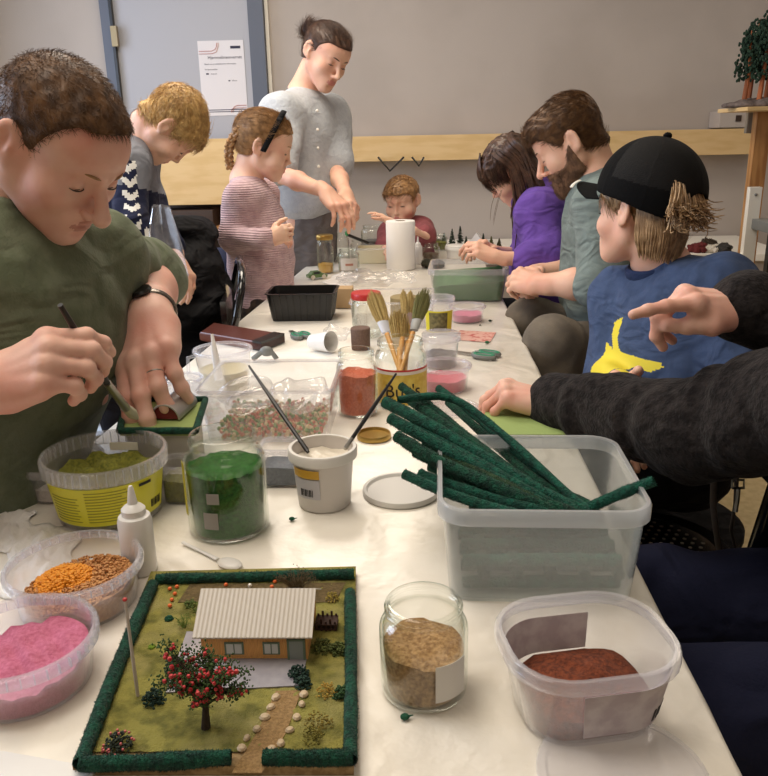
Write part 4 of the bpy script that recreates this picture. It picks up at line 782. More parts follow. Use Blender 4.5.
# ---- boy with the black cap
def capboy():
    blue = fabric('blue_sweatshirt', srgb(66, 82, 114)); yel = pm('yellow_print', srgb(226, 208, 52), .7)
    J = dict(pelvis=W(664, 455, 1.66), chest=W(676, 345, 1.64), neckb=W(662, 270, 1.64), shR=W(622, 298, 1.74), shL=W(722, 292, 1.50), elR=W(607, 378, 1.72), elL=W(742, 385, 1.46), wrR=W(622, 392, 1.52), wrL=W(690, 425, 1.40))
    wr_, wl = J['wrR'], J['wrL']
    hs = [dict(w=wr_, dr=W(610, 386, 1.47)-wr_, palm=-CU*.4+CR*.6, side='R', curl=[(35, 45, 30)]*4, sc=.80), dict(w=wl, dr=W(670, 430, 1.42)-wl, palm=-CU, side='L', curl=[(30, 40, 20)]*4, sc=.8)]
    body, inf, HM, H, o0, HT = person('boy in a black cap and blue sweatshirt turning his head away', W(643, 213, 1.60), (-.64, .77, -.03), (.14, .0, .98), .92, c=.55, skin=SK['fair'], lips=LIP['f'], hands=hs, hf=.0034, hc=.010, nose=.85, jaw=.95, build=.84, arm=.8, trunk=(.15, .10), brow=HB['ash'], **J)
    hs_ = .92
    headhair(body, H, HM, hs_, o0, 'fringe', HB['ash'], thick=.005, n=3000, length=.04, rad=.0007, comb=(0, -.35, -1), lift=.03, jit=.12, step=.0035, side=1, extra=lambda g: g.clip(HM[:, 2], H+HM@V3(0, 0, .040), .004))
    # hair hanging below the cap at the nape, and the tuft through the opening
    rn = random.Random(3); paths = []; rad = []
    for i in range(520):
        a = rn.uniform(-1.35, 1.35); p = V3(.078*math.sin(a), -.02-.076*math.cos(a), .022); q = V3(.078*math.sin(a), -.02-.080*math.cos(a), -.040+rn.uniform(-.01, .01)); e = V3(.060*math.sin(a), -.025-.060*math.cos(a), -.072+rn.uniform(-.022, .014)-.012*math.cos(a))
        if math.cos(a) < .25: continue
        paths.append([H+HM@(x*hs_)-o0 for x in (p, q, e)]); rad.append(rn.uniform(.0012, .0024))
    for i in range(320):
        a = rn.gauss(0, .5); b_ = rn.uniform(-.5, .5); p = V3(.022*math.sin(a*2)-.028, -.090, .045+.018*b_); q = p+V3(.012*a+rn.uniform(-.008, .008), -.016-.016*rn.random(), .012*rn.uniform(-.4, 1.2)); e = q+V3(.030*a+rn.uniform(-.008, .008), -.018*rn.random()-.004, -.030-.04*rn.random()); e2 = e+V3(.014*a+rn.uniform(-.016, .016), rn.uniform(-.03, .012), -.02*rn.random()+.004)
        paths.append([H+HM@(x*hs_)-o0 for x in (p, q, e, e2)]); rad.append(rn.uniform(.0008, .0018))
    lock_mesh(paths, rad, 5).build('hair', HB['ash'], body)
    # cap: crown, brim, button, strap (worn: part of the boy)
    capm = pm('black_cap_cloth', srgb(10, 10, 11), .9, bump=.3, bscale=300, spec=.12); mesh_ = pm('black_cap_mesh', srgb(19, 17, 16), .8, bump=.6, bscale=420, spec=.2, col2=srgb(14, 13, 13), nscale=200)
    R = np.array(Matrix.Rotation(math.radians(13), 3, 'X')); CM = HM@R     # cap tipped back a little
    cc = H+HM@V3(0, -.012, .045)*hs_; g = Grid(cc-.16, cc+.16, .0034)
    def cf(x, y, z):
        d = el((0, -.002, .0), (.093, .112, .106))[2](x, y, z); d = np.maximum(d, -(d+.006)); d = smax(d, -z-.022-.016*np.clip(-y*9, 0, 1), .003)
        d = smax(d, -el((0, -.112, -.014), (.038, .05, .036))[2](x, y, z), .003); th = np.arctan2(x, y); return d-.0007*np.exp(-(np.sin(th*3)/.09)**2)
    g.local(CM, cc, .16, cf, k=0); v, f = g.mesh(); q = (v[f].mean(1)-cc)@CM; mi = ((q[:, 1] < .035) & (q[:, 2] > .018)).astype(int)
    hat = link('cap', newmesh(v-o0, f, [capm, mesh_], True, mi), body); CT = lambda p: cc+CM@V3(p)-o0
    b = MB(); b.ball(CT((0, 0, .108)), (.009, .009, .007), 10); b.build('cap_button', capm, hat)
    b = MB(); up_ = []; n = 15
    rings_ = []
    for j in range(7):
        r = j/6; row = []
        for i in range(n): a = (i/(n-1)-.5)*2*1.05; row.append((math.sin(a)*.088*(1+.02*r), .098*math.cos(a)+.008+r*.062*math.cos(a)**.8*(.7+.3*math.cos(a)), -.014-.012*(math.sin(a)**2)*2-r*.006+.0))
        rings_.append(row)
    vs = [CT((p[0], p[1], p[2]+t)) for t in (.0015, -.0015) for row in rings_ for p in row]; fs = []; m_ = n*7
    for j in range(6):
        for i in range(n-1): a = j*n+i; fs += [[a, a+1, a+n+1, a+n], [a+m_, a+n+m_, a+n+1+m_, a+1+m_]]
    for i in range(n-1): fs += [[6*n+i, 6*n+i+1, 6*n+i+1+m_, 6*n+i+m_], [i+1, i, i+m_, i+1+m_]]
    for j in range(6): fs += [[j*n, (j+1)*n, (j+1)*n+m_, j*n+m_], [(j+1)*n+n-1, j*n+n-1, j*n+n-1+m_, (j+1)*n+n-1+m_]]
    b.add(vs, fs); b.build('cap_brim', capm, hat)
    b = MB(); st = [CT((math.sin(a)*.086, .1+.045*math.cos(a)+.012, -.012-.012*math.sin(a)**2*2)) for a in np.linspace(-.95, -.35, 8)]; b.tube(st, .0035, 6, flat=.4); b.build('brim_mark', MT['white'], hat)
    b = MB(); b.tube([CT((math.sin(a)*.088, -.002-.106*math.cos(a), -.020)) for a in np.linspace(-.45, .45, 9)], .006, 6, flat=.4); b.build('cap_strap', capm, hat)
    # yellow figure printed on the chest: polygons on the plane of the torso front
    fr_ = unit(torso_mat(J)[:, 1]); c0_ = V3(J['chest'])+fr_*.12
    tm = torso_mat(J); U_, V_ = tm[:, 0], tm[:, 2]
    def onp(px, py): d = ray(px, py); t = ((c0_-CAM)@fr_)/(d@fr_); q = CAM+d*t-c0_; return np.array([q@U_, q@V_])
    polys = [[(606, 322), (617, 317), (615, 338), (620, 350), (625, 352), (658, 364), (660, 368), (650, 372), (635, 367), (631, 378), (640, 386), (636, 396), (622, 398), (616, 385), (602, 366), (602, 342), (611, 350), (606, 335)]]
    PL = [np.array([onp(*p) for p in q]) for q in polys]
    def mf(c):
        q = c-c0_; u = q@U_; v = q@V_; front = (q@fr_) > -.09; ins = np.zeros(len(c), bool)
        for pl in PL:
            k = np.zeros(len(c), bool)
            for i in range(len(pl)):
                x0, y0 = pl[i-1]; x1, y1 = pl[i]; k ^= ((y0 > v) != (y1 > v)) & (u < (x1-x0)*(v-y0)/(y1-y0+1e-12)+x0)
            ins |= k
        return (ins & front).astype(int)
    top(body, o0, dict(J, neckb=J['neckb']-V3(0, 0, .020)), [blue, yel], b=.84, fit=.022, sleeveR=.9, sleeveL=.85, rarm=(.072, .062, .046), h=.0042, amp=.004, fr=24, wr=(.004, 50), name='sweatshirt', trunk=(.155, .11), seed=12, matfn=mf)
    n_ = H-J['neckb']; ring_tube(J['neckb']-o0+n_*.06+V3(-.006, -.008, 0), unit(n_+V3(.02, .0, 0)), .060, .058, .0085, CR).build('collar', fabric('dark_blue_rib', srgb(40, 54, 88)), body)
    pv = J['pelvis']; legs(body, o0, J, TRO, .85, kneeR=pv+V3(-.30, .10, .0), kneeL=pv+V3(-.28, -.12, .0), footR=down(pv)+V3(-.30, .10, .08), footL=down(pv)+V3(-.28, -.12, .08), shoe=SHOE)
    stool('black stool under the boy in the cap', pv[0], pv[1], z=pv[2]-.14)
# ---- person in the dark wool sweater at the right edge
def dark():
    wool = pm('charcoal_wool', srgb(44, 40, 40), .98, col2=srgb(26, 23, 24), nscale=70, bump=.9, bscale=190, bd=.003, sheen=.06, spec=.15, bump2=(12, .5, .03)); den = pm('dark_navy_denim', srgb(26, 29, 50), .9, bump=.4, bscale=300, spec=.15, bump2=(8, .7, .03))
    J = dict(pelvis=W(960, 660, 1.06), chest=W(905, 430, 1.10), neckb=W(880, 300, 1.16), shL=W(838, 400, .96), shR=W(890, 320, 1.36), elL=W(692, 428, 1.14), elR=W(850, 345, 1.12), wrL=W(553, 403, 1.40), wrR=W(742, 308, 1.12))
    wr_, wl = J['wrR'], J['wrL']
    hs = [dict(w=wr_, dr=W(682, 296, 1.10)-wr_, palm=_f*.45-CU*.9, side='R', curl=[(14, 8, 4), (48, 62, 30), (58, 64, 34), (60, 64, 34)], spread=(4, 1, -2, -4), sc=1.0, fat=.98, thumb=((.020, .022, -.010), (.036, .056, -.024), (.030, .088, -.032), (.024, .112, -.038))),
          dict(w=wl, dr=W(508, 391, 1.42)-wl, palm=-CU*.92+_f*.35, side='L', curl=[(46, 30, 16), (52, 34, 20), (56, 36, 24), (60, 40, 26)], sc=.98, fat=.98, spread=(8, 2, -4, -10))]
    body, inf, HM, H, o0, HT = person('person in a charcoal wool sweater and navy jeans, arms reaching in from the right edge', W(905, 200, 1.2), (-.85, .2, -.4), (-.2, 0, 1), 1.0, skin=SK['pink'], lips=LIP['m'], hands=hs, hf=.0026, hc=.010, build=1.0, brow=HB['brown'], **J)
    headhair(body, H, HM, 1.0, o0, 'short', HB['brown'], thick=.014, n=1500, length=.04, rad=.0008, comb=(0, .9, .15), top=.01, step=.006)
    top(body, o0, J, wool, b=1.04, fit=.03, sleeveR=.97, sleeveL=.98, rarm=(.085, .070, .046), h=.0055, amp=.004, fr=26, wr=(.0045, 70), name='sweater', seed=14)
    cloth('trousers', body, o0, den, [el(J['pelvis'], (.17, .17, .13)), rc(W(930, 610, 1.16), W(600, 600, 1.19), .092, .078, (.003, 40)), rc(W(985, 735, .92), W(610, 716, .93), .098, .084, (.003, 40)), rc(W(600, 598, 1.19), down(W(600, 598, 1.19))+V3(.03, 0, .08), .066, .05), rc(W(610, 725, .93), down(W(610, 725, .93))+V3(.03, 0, .08), .068, .05)], h=.007, amp=.004, fr=24, seed=3)
    for p in (W(600, 598, 1.19), W(610, 725, .93)): MB().ball((0, 0, 0), (.13, .045, .045), 14).build('shoe', SHOE, body, loc=down(p)+V3(0, 0, .045)-o0)
    stool('black stool under the person in the charcoal sweater', J['pelvis'][0], J['pelvis'][1], z=.42, r=.18)
for fn in (boy, girl, woman, toddler, purple, beard, capboy, dark): fn()
# ------------------------------------------------------------------ things on the table
def noise2(x, y, s=0): return math.sin(x*2.1+s)*math.cos(y*1.7+s*1.3)+.5*math.sin(x*4.7+y*3.9+s)+.25*math.sin(x*9.3-y*8.1+2*s)
def powder(name, col, col2=None, sc=260, b=.8, **k): return pm(name, col, .95, col2=col2 or tuple(c*.75 for c in col[:3])+(1,), nscale=sc, bump=b, bscale=sc*2.2, bd=.002, nlo=.35, nhi=.65, **k)
def heap_round(name, c, r0, r1, h, mat, label, cat, tilt=(0, 0), amp=.0014, seed=0, n=40, rings=14, mound=0):
    b = MB(); R = []; bot = []
    rr = [[(r0*math.cos(t), r0*math.sin(t), 0) for t in np.arange(n)*2*math.pi/n]]
    for k in range(rings+1):
        q = 1-k/rings
        row = []
        for t in np.arange(n)*2*math.pi/n:
            x, y = r1*q*math.cos(t), r1*q*math.sin(t); row.append((x, y, max(.004, h+tilt[0]*x+tilt[1]*y+mound*(1-q*q)+amp*noise2(x*60, y*60, seed))))
        rr.append(row)
    b.rings(rr); o = b.build(name, mat, loc=c, auto=60); tag(o, label, cat, kind='stuff'); return o
def jar(name, c, r, h, label, cat='jar', rn=None, mat=None, shoulder=.72, group=None, lidcol=None, t=.0028):
    rn = rn or r*.80; T_ = thing(name, label, cat, c, group=group); b = MB()
    p = [(0, 0), (r*.86, 0), (r*.97, .003), (r, .010), (r, h*shoulder), (r*.985, h*(shoulder+.04)), (r*.93, h*(shoulder+.085)), (rn*1.02, h*(shoulder+.12)), (rn, h*(shoulder+.135)), (rn, h*.90), (rn+.0018, h*.915), (rn, h*.93), (rn, h*.945), (rn+.0018, h*.96), (rn+.0008, h*.985), (rn-.0005, h)]
    q = [(max(0, a-t), z if i > 2 else .004+z*.5) for i, (a, z) in enumerate(p)][::-1]; q[-1] = (0, .004)
    b.lathe(p+q, seg=48); b.build('jar_body', mat or MT['glass'], T_, auto=80); return T_
def tub(name, c, r0, r1, h, label, cat='tub', mat=None, rim=None, group=None, t=.0012, riml=.010, ribs=0):
    T_ = thing(name, label, cat, c, group=group); b = MB()
    b.lathe([(0, 0), (r0-.002, 0), (r0, .002), (r1, h), (r1-t, h), (r0-t, .003), (0, .0015)], seg=56); b.build('tub_body', mat or MT['tub'], T_, auto=50)
    b = MB(); b.lathe([(r1, h-riml), (r1+.004, h-riml), (r1+.0045, h-.001), (r1+.003, h+.0015), (r1-t, h+.0015), (r1-t, h-.001), (r1+.001, h-.002)], closed=True, seg=56)
    b.build('rim', rim or MT['tubrim'], T_, auto=50)
    if ribs:
        b = MB()
        for k in range(ribs): a = k*2*math.pi/ribs; b.box((r1+.0003, -.0005, h-riml+.0005), (r1+.0038, .0005, h-.001), M=Matrix.Rotation(a, 4, 'Z'))
        b.build('rim_ribs', MT['milkyrim'], T_, auto=50)
    return T_
def box_tub(name, c, w0, d0, w1, d1, h, cr, label, cat='tub', rz=0, mat=None, rim=None, group=None, t=.0014, riml=.012, ribs=True):
    T_ = thing(name, label, cat, c, rz, group=group); b = MB()
    b.rings([rrect(w0-.004, d0-.004, cr*.8, 0), rrect(w0, d0, cr*.85, .003), rrect(w1, d1, cr, h), rrect(w1-2*t, d1-2*t, cr-t, h), rrect(w0-2*t, d0-2*t, cr*.8, .004)]); b.build('tub_body', mat or MT['tub'], T_, auto=50)
    b = MB(); e = .009; R_ = [rrect(w1+.0005, d1+.0005, cr, h-riml), rrect(w1+e, d1+e, cr+e/2, h-riml), rrect(w1+e, d1+e, cr+e/2, h-.001), rrect(w1+e-.003, d1+e-.003, cr+e/2-.0015, h+.0015), rrect(w1-2*t, d1-2*t, cr-t, h+.0015), rrect(w1-2*t, d1-2*t, cr-t, h-.001), rrect(w1+.001, d1+.001, cr, h-.002)]
    b.rings(R_+[R_[0]], cap0=False, cap1=False)
    if ribs:
        pr = rrect(w1+.004, d1+.004, cr+.002, h-riml*.5, n=5)
        for i in range(len(pr)):
            a, c2 = V3(pr[i]), V3(pr[(i+1) % len(pr)]); L_ = np.linalg.norm(c2-a); k = max(1, int(L_/.009))
            for j in range(k): p = a+(c2-a)*j/k; b.box(p-V3(.0006, .0006, riml*.45), p+V3(.0006, .0006, riml*.45))
    b.build('rim', rim or MT['tubrim'], T_, auto=50); return T_
def heap_box(name, c, w0, d0, w1, d1, cr, h, mat, label, cat, rz=0, tilt=(0, 0), amp=.003, seed=0, mound=0):
    b = MB(); rr = [rrect(w0, d0, cr*.8, 0)]; K = 12
    for k in range(K+1):
        q = max(.02, 1-k/K); rr.append([(x, y, max(.003, h+tilt[0]*x+tilt[1]*y+mound*(1-q*q)+amp*noise2(x*55, y*55, seed))) for x, y, _ in rrect(w1*q, d1*q, cr*q, 0)])
    b.rings(rr); o = b.build(name, mat, loc=c, auto=60); o.rotation_euler = (0, 0, rz); tag(o, label, cat, kind='stuff'); return o
def arc_label(r0, r1, z0, z1, a0, a1, mat, parent, name='label', off=.0006, n=28):
    b = MB(); A = [a0+(a1-a0)*i/n for i in range(n+1)]
    f = lambda a, z, e: ((r0+(r1-r0)*(z))*math.cos(a), 0, 0)
    out = [[((r0+e)*math.cos(a), (r0+e)*math.sin(a), z0) for a in A]+[((r1+e)*math.cos(a), (r1+e)*math.sin(a), z1) for a in A[::-1]] for e in (off, off+.0004)]
    k = 2*(n+1); v = out[0]+out[1]; F = []
    for i in range(n): F += [[i, k-1-i, k-2-i, i+1], [k+i, k+i+1, 2*k-2-i, 2*k-1-i]]
    for i in range(k): F.append([i, (i+1) % k, k+(i+1) % k, k+i])
    b.add(v, F); return b.build(name, mat, parent, auto=40)
def grains(name, pts, r, mat, label, cat, seg=6, sq=1, seed=0, group=None):
    rn = random.Random(seed); b = MB()
    for p in pts: q = r*rn.uniform(.75, 1.2); b.ball(p, (q, q*sq, q), seg)
    o = b.build(name, mat); tag(o, label, cat, kind='stuff', group=group); return o
def slabpoly(name, pts, z0, th, mat, parent=None, loc=(0, 0, 0), smooth=False):
    b = MB(); b.rings([[(p[0]-loc[0], p[1]-loc[1], z0-loc[2]) for p in pts], [(p[0]-loc[0], p[1]-loc[1], z0+th-loc[2]) for p in pts]]); return b.build(name, mat, parent, loc=loc, smooth=smooth)
PW = {k: powder(k+'_powder', *v) for k, v in dict(pink=(srgb(206, 120, 146), srgb(186, 96, 124)), sand=(srgb(190, 152, 104), srgb(140, 104, 64)), green=(srgb(52, 112, 42), srgb(30, 78, 26)), coral=(srgb(214, 118, 88), srgb(190, 92, 66)), brown=(srgb(126, 62, 34), srgb(84, 38, 20)),
      olive=(srgb(130, 128, 44), srgb(92, 96, 30)), fargreen=(srgb(84, 126, 80), srgb(62, 104, 62)), slate=(srgb(116, 126, 136), srgb(96, 104, 116)), white=(srgb(222, 214, 204), srgb(200, 190, 178)), tan=(srgb(200, 152, 98), srgb(166, 112, 62)), grey=(srgb(128, 122, 118), srgb(104, 98, 96)), umber=(srgb(112, 92, 74), srgb(88, 70, 56))).items()}
YEL = pm('yellow_label', srgb(212, 200, 44), .5); WHT = pm('white_plastic', srgb(232, 230, 226), .35, coat=.2); INK = pm('black_print', srgb(44, 42, 40), .7); GOLD = pm('gold_lid', srgb(190, 158, 88), .3, metal=.8); RED = pm('red_lid', srgb(186, 44, 40), .4)
GRL = pm('grey_label_print', srgb(150, 146, 140), .7); LABW = pm('white_label', srgb(226, 222, 214), .6)
def base(px, py): p = P(px, py); p[2] = TZ+.0008; return p
def scale_at(py): return (py-135)*1.982
def faceang(c): return math.atan2(CAM[1]-c[1], CAM[0]-c[0])      # direction from a thing to the viewer's side of the table
# --- jam jar with sand
c = base(424, 688); jar('glass_jar', c, .0395, .090, 'small open glass jar half full of light brown sand, beside the model garden', rn=.033)
heap_round('brown_sand', c+V3(0, 0, .0045), .033, .0362, .042, PW['sand'], 'light brown sand in the small open jar', 'sand', tilt=(-.05, .05), mound=.003)
a = faceang(c); J1 = [o for o in COL.objects if o.name == 'glass_jar'][0]; arc_label(.0395, .0395, .014, .050, a+.25, a+1.05, LABW, J1, 'torn_label')
# --- green jar
c = base(230, 527); J2 = jar('glass_jar', c, .0515, .130, 'large open glass jar of bright green scatter in front of the white paint tub', rn=.041)
heap_round('green_scatter', c+V3(0, 0, .0045), .044, .0483, .082, PW['green'], 'bright green scatter material in the large jar', 'scatter', amp=.002, mound=.002)
a = faceang(c); arc_label(.0515, .0515, .022, .044, a-.62, a-.26, GRL, J2, 'label_scrap'); arc_label(.0515, .0515, .056, .070, a-.5, a-.2, GRL, J2, 'label_scrap'); arc_label(.0515, .0515, .03, .1, a-1.5, a-1.25, YEL, J2, 'yellow_label_edge')
# --- coral jar
c = base(358, 413); jar('glass_jar', c, .037, .118, 'tall open glass jar of coral red powder behind the white paint tub', rn=.031, shoulder=.70)
heap_round('coral_powder', c+V3(0, 0, .0045), .031, .0342, .072, PW['coral'], 'coral red powder in the tall jar', 'powder')
# --- brush jar
c = base(401, 402); BJ = jar('glass_jar', c, .048, .122, 'glass jar with a red and yellow label holding paint brushes', rn=.041); a = faceang(c)
arc_label(.048, .048, .008, .066, a-1.5, a+1.5, pm('yellow_jar_label', srgb(222, 200, 96), .5, col2=srgb(206, 176, 70), nscale=60), BJ, 'label', n=40)
arc_label(.0485, .0485, .066, .074, a-1.5, a+1.5, LABW, BJ, 'label_border', n=40); arc_label(.0488, .0488, .072, .0755, a-1.5, a+1.5, RED, BJ, 'red_band', n=40)
o = text('label_writing', "Bur's", .034, (0, 0, 0), INK, BJ); 
def wrap_text(o, r, a0, z0, flip=1):                 # bends flat lettering round a jar
    me = o.data; n = len(me.vertices); co = np.empty(n*3, np.float32); me.vertices.foreach_get('co', co); co = co.reshape(-1, 3); rr = r+.0012+co[:, 2]; an = a0+co[:, 0]/r
    out = np.stack([rr*np.cos(an), rr*np.sin(an), z0+co[:, 1]], 1); me.vertices.foreach_set('co', out.astype(np.float32).ravel()); me.update(); o.rotation_euler = (0, 0, 0); o.location = (0, 0, 0)
wrap_text(o, .0485, a-.62, .024)
# brushes standing in the jar
FER = pm('white_ferrule', srgb(196, 198, 206), .4); BR1 = pm('straw_bristles', srgb(186, 160, 98), .85, col2=srgb(150, 124, 70), nscale=9, stretch=(60, 60, 2), bump=.8, bscale=20); BR2 = pm('green_stained_bristles', srgb(128, 118, 68), .85, col2=srgb(90, 96, 50), nscale=9, stretch=(60, 60, 2), bump=.8, bscale=20)
WOODH = pm('wooden_handle', srgb(186, 132, 62), .4)
def bristle_brush(top_, fer, foot, wf, wb, label, bm_=BR1, fm=FER, hm=WOODH, flat=.5):
    t = thing('paint_brush', label, 'brush', foot, group=None); d = unit(top_-fer); b = MB(); b.tube([foot-foot, (fer-foot)*.8], [.0035, .006], 10); b.build('handle', hm, t)
    p0 = (fer-foot)*.8+ (fer-foot)*0; L_ = np.linalg.norm(top_-fer)
    b = MB(); b.tube([fer-d*.030-foot, fer-foot], [wf*.8, wf], 14, flat=flat); b.build('ferrule', fm, t)
    rn = random.Random(int(top_[0]*1e4)); b = MB(); x = unit(np.cross(d, _f)); y = np.cross(d, x)
    for i in range(150):
        u, v = rn.uniform(-1, 1), rn.uniform(-1, 1)
        if u*u+v*v > 1: continue
        p = fer-foot+x*u*wf*.9+y*v*wf*.9*flat; q = fer-foot+d*L_*rn.uniform(.82, 1.05)*(1-.25*u*u)+x*u*wb+y*v*wb*flat; m = (p+q)/2+x*u*(wb-wf)*.3; b.tube([p, m, q], [.0012, .0014, .0006], 4)
    b.build('bristles', bm_, t); return t
jc = c
bristle_brush(W(372, 292, 1.83), W(383, 322, 1.79), jc+V3(.012, .01, .012), .0145, .020, 'broad straw-bristled brush with a white ferrule, leftmost in the brush jar', flat=.5)
bristle_brush(W(397, 311, 1.72), W(400, 338, 1.71), jc+V3(-.004, -.012, .012), .021, .024, 'short wide straw-bristled brush lowest and foremost in the brush jar', fm=pm('pale_ferrule', srgb(190, 176, 150), .5), flat=.45)
bristle_brush(W(403, 291, 1.84), W(405, 315, 1.80), jc+V3(-.01, .012, .012), .006, .008, 'thin straw-bristled brush in the middle of the brush jar', fm=pm('wood_ferrule', srgb(196, 170, 140), .5), flat=1)
bristle_brush(W(410, 292, 1.87), W(410, 314, 1.83), jc+V3(.004, .016, .012), .006, .008, 'slim brush behind the middle one in the brush jar', fm=pm('rose_ferrule', srgb(180, 150, 140), .5), flat=1)
bristle_brush(W(426, 290, 1.80), W(417, 320, 1.75), jc+V3(-.014, .006, .012), .012, .018, 'green-stained brush with a grey ferrule, rightmost in the brush jar', bm_=BR2, fm=pm('grey_ferrule', srgb(150, 150, 146), .4), flat=.5)
# --- gold lid, white lid, clear lids
def lid(name, px, py, r, h, mat, label, seg=48, lip=.0):
    t = base(px, py); b = MB(); b.lathe([(0, h*.5), (r*.86, h*.5), (r*.9, h), (r-.001, h), (r, h*.7), (r, .001), (r-.001, 0), (r-.0015, h*.3), (0, h*.25)], seg=seg); return tag(b.build(name, mat, loc=t), label, 'lid')
lid('jar_lid', 374, 438, .0285, .009, GOLD, 'gold metal jar lid lying beside the white paint tub')
lid('plastic_lid', 401, 493, .054, .008, WHT, 'round white plastic lid lying left of the milky bin')
lid('plastic_lid', 622, 778, .066, .006, MT['tubrim'], 'round clear plastic lid at the front edge of the table')
lid('plastic_lid', 452, 410, .052, .006, MT['tub'], 'round clear plastic lid beyond the green strips')
# --- white paint tub with two black brushes
c = base(325, 503); T_ = tub('paint_tub', c, .0355, .0425, .082, 'white plastic paint tub with a yellow band and two black brushes in it', 'tub', mat=pm('white_tub', srgb(214, 208, 204), .4, coat=.2), rim=WHT, riml=.012)
heap_round('white_paint', c+V3(0, 0, .004), .033, .0395, .062, pm('thick_white_paint', srgb(226, 218, 202), .35, bump=.5, bscale=40), 'thick white glue paint inside the white tub', 'paint', amp=.002)
a = faceang(c); arc_label(.0405, .0415, .052, .064, a-1.15, a-.15, pm('ochre_band', srgb(214, 168, 52), .5), T_, 'yellow_band'); arc_label(.0382, .0403, .022, .050, a-1.15, a-.15, pm('pale_label', srgb(196, 194, 200), .6), T_, 'label')
for i in range(9): arc_label(.0392, .0396, .026, .036, a-.85+i*.055, a-.85+i*.055+(.02 if i % 3 else .035), INK, T_, 'barcode', off=.0012, n=1)
def thin_brush(p0, p1, r, label, mat=None, tip=None):
    t = thing('thin_brush', label, 'brush', p1); b = MB(); d = p0-p1; b.tube([d, d*.5, d*.12], [r*.6, r*1.15, r], 8); b.build('handle', MT['black'], t); b = MB(); b.tube([d*.12, d*.02, V3(0, 0, 0)], [r*1.05, r*1.1, r*.8], 8); b.build('ferrule', MT['steel'] if tip else MT['black'], t); return t
thin_brush(W(249, 366, 1.27), W(308, 452, 1.075), .0030, 'long black brush leaning left out of the white paint tub')
thin_brush(W(396, 374, 1.22), W(345, 449, 1.075), .0028, 'long black brush leaning right out of the white paint tub', tip=1)
# --- yellow labelled bucket
c = base(112, 512); T_ = tub('bucket', c, .066, .0775, .088, 'round clear plastic bucket with a big yellow-green label, left of the green jar', 'bucket', riml=.018, ribs=48)
heap_round('olive_moss', c+V3(0, 0, .003), .063, .0715, .052, PW['olive'], 'olive green moss scatter inside the yellow labelled bucket', 'scatter', amp=.006, tilt=(0, .05))
a = faceang(c); lab = pm('yellow_green_label', srgb(228, 222, 50), .45, coat=.3); arc_label(.0672, .0752, .012, .066, a-1.35, a+1.2, lab, T_, 'label', n=48)
for i in range(11):                                  # printed text lines
    z = .018+i*.0042; R0 = .0672+(z-.012)/.054*.008; arc_label(R0, R0+.00015, z, z+.0011, a-.42, a+.35-.08*(i % 3), pm('olive_print', srgb(160, 156, 44), .6) if i == 0 else bpy.data.materials['olive_print'], T_, 'printed_line', off=.0012, n=14)
    if i < 9: arc_label(R0, R0+.00015, z, z+.0010, a-1.15, a-.55-.05*(i % 2), bpy.data.materials['olive_print'], T_, 'printed_line', off=.0012, n=10)
for i in range(9): arc_label(.069, .0696, .020, .031, a+.78+i*.035, a+.78+i*.035+(.012 if i % 3 else .022), INK, T_, 'barcode', off=.0012, n=1)
arc_label(.0745, .0750, .058, .062, a+.5, a+.75, INK, T_, 'dark_print', off=.0012, n=6)
MB().box((-.02, 0, 0), (.02, .001, .012)).build('inner_tag', LABW, T_, loc=(.0, .068, .062))
# --- small tub behind the bucket
c = base(64, 490); tub('tub', c, .050, .058, .050, 'shallow clear tub with pale contents tucked behind the yellow labelled bucket', riml=.008); heap_round('pale_powder', c+V3(0, 0, .003), .047, .050, .018, PW['white'], 'pale powder in the shallow tub behind the bucket', 'powder')
# --- glue bottle
def glue(px, py, r, h, label):
    c = base(px, py); t = thing('glue_bottle', label, 'bottle', c); b = MB(); b.lathe([(0, 0), (r*.9, 0), (r, .003), (r, h*.60), (r*.9, h*.66), (r*.62, h*.68), (0, h*.68)], seg=28); b.build('bottle', WHT, t); b = MB(); b.lathe([(0, h*.66), (r*.70, h*.66), (r*.70, h*.74), (r*.55, h*.77), (r*.30, h*.80), (r*.16, h*.97), (r*.10, h), (0, h)], seg=24); b.build('nozzle', WHT, t)
glue(141, 571, .0195, .108, 'white glue bottle with a pointed nozzle in front of the bucket'); glue(418, 264, .017, .105, 'small white glue bottle right of the paper towel roll')
# --- orange bead tub
c = base(80, 603); tub('tub', c, .060, .068, .050, 'round clear tub of orange beads and tan grains', riml=.008, ribs=40)
heap_round('tan_grains', c+V3(0, 0, .003), .057, .060, .019, PW['tan'], 'tan grains in the tub of orange beads', 'grains', tilt=(.12, 0), amp=.002)
rn = random.Random(4); pts = []
for i in range(900):
    t_, q = rn.uniform(0, 6.283), math.sqrt(rn.random()); x, y = -.016+.034*q*math.cos(t_), .010+.030*q*math.sin(t_); pts.append(c+V3(x, y, .018+.014*(1-q*q)+rn.random()*.002+.05*y))
grains('orange_beads', pts, .0021, pm('orange_bead', srgb(226, 146, 30), .5), 'heap of small orange beads in the round clear tub', 'beads')
pts = []
for i in range(1500):
    t_, q = rn.uniform(0, 6.283), math.sqrt(rn.random()); x, y = .057*q*math.cos(t_), .0605*q*math.sin(t_); pts.append(c+V3(x, y, .0235+.12*x+rn.random()*.0015))
grains('tan_seeds', pts, .0016, pm('tan_seed', srgb(206, 152, 92), .6, col2=srgb(176, 116, 62), nscale=200), 'layer of tan seed-like grains around the orange beads', 'grains')
# --- pink powder tub
c = base(27, 682); tub('tub', c, .059, .066, .050, 'round clear tub of pink powder at the left front edge', riml=.010, ribs=40)
heap_round('pink_powder', c+V3(0, 0, .003), .056, .0595, .022, PW['pink'], 'pink powder in the tub at the left front edge', 'powder', tilt=(.10, .06), amp=.003, mound=.004)
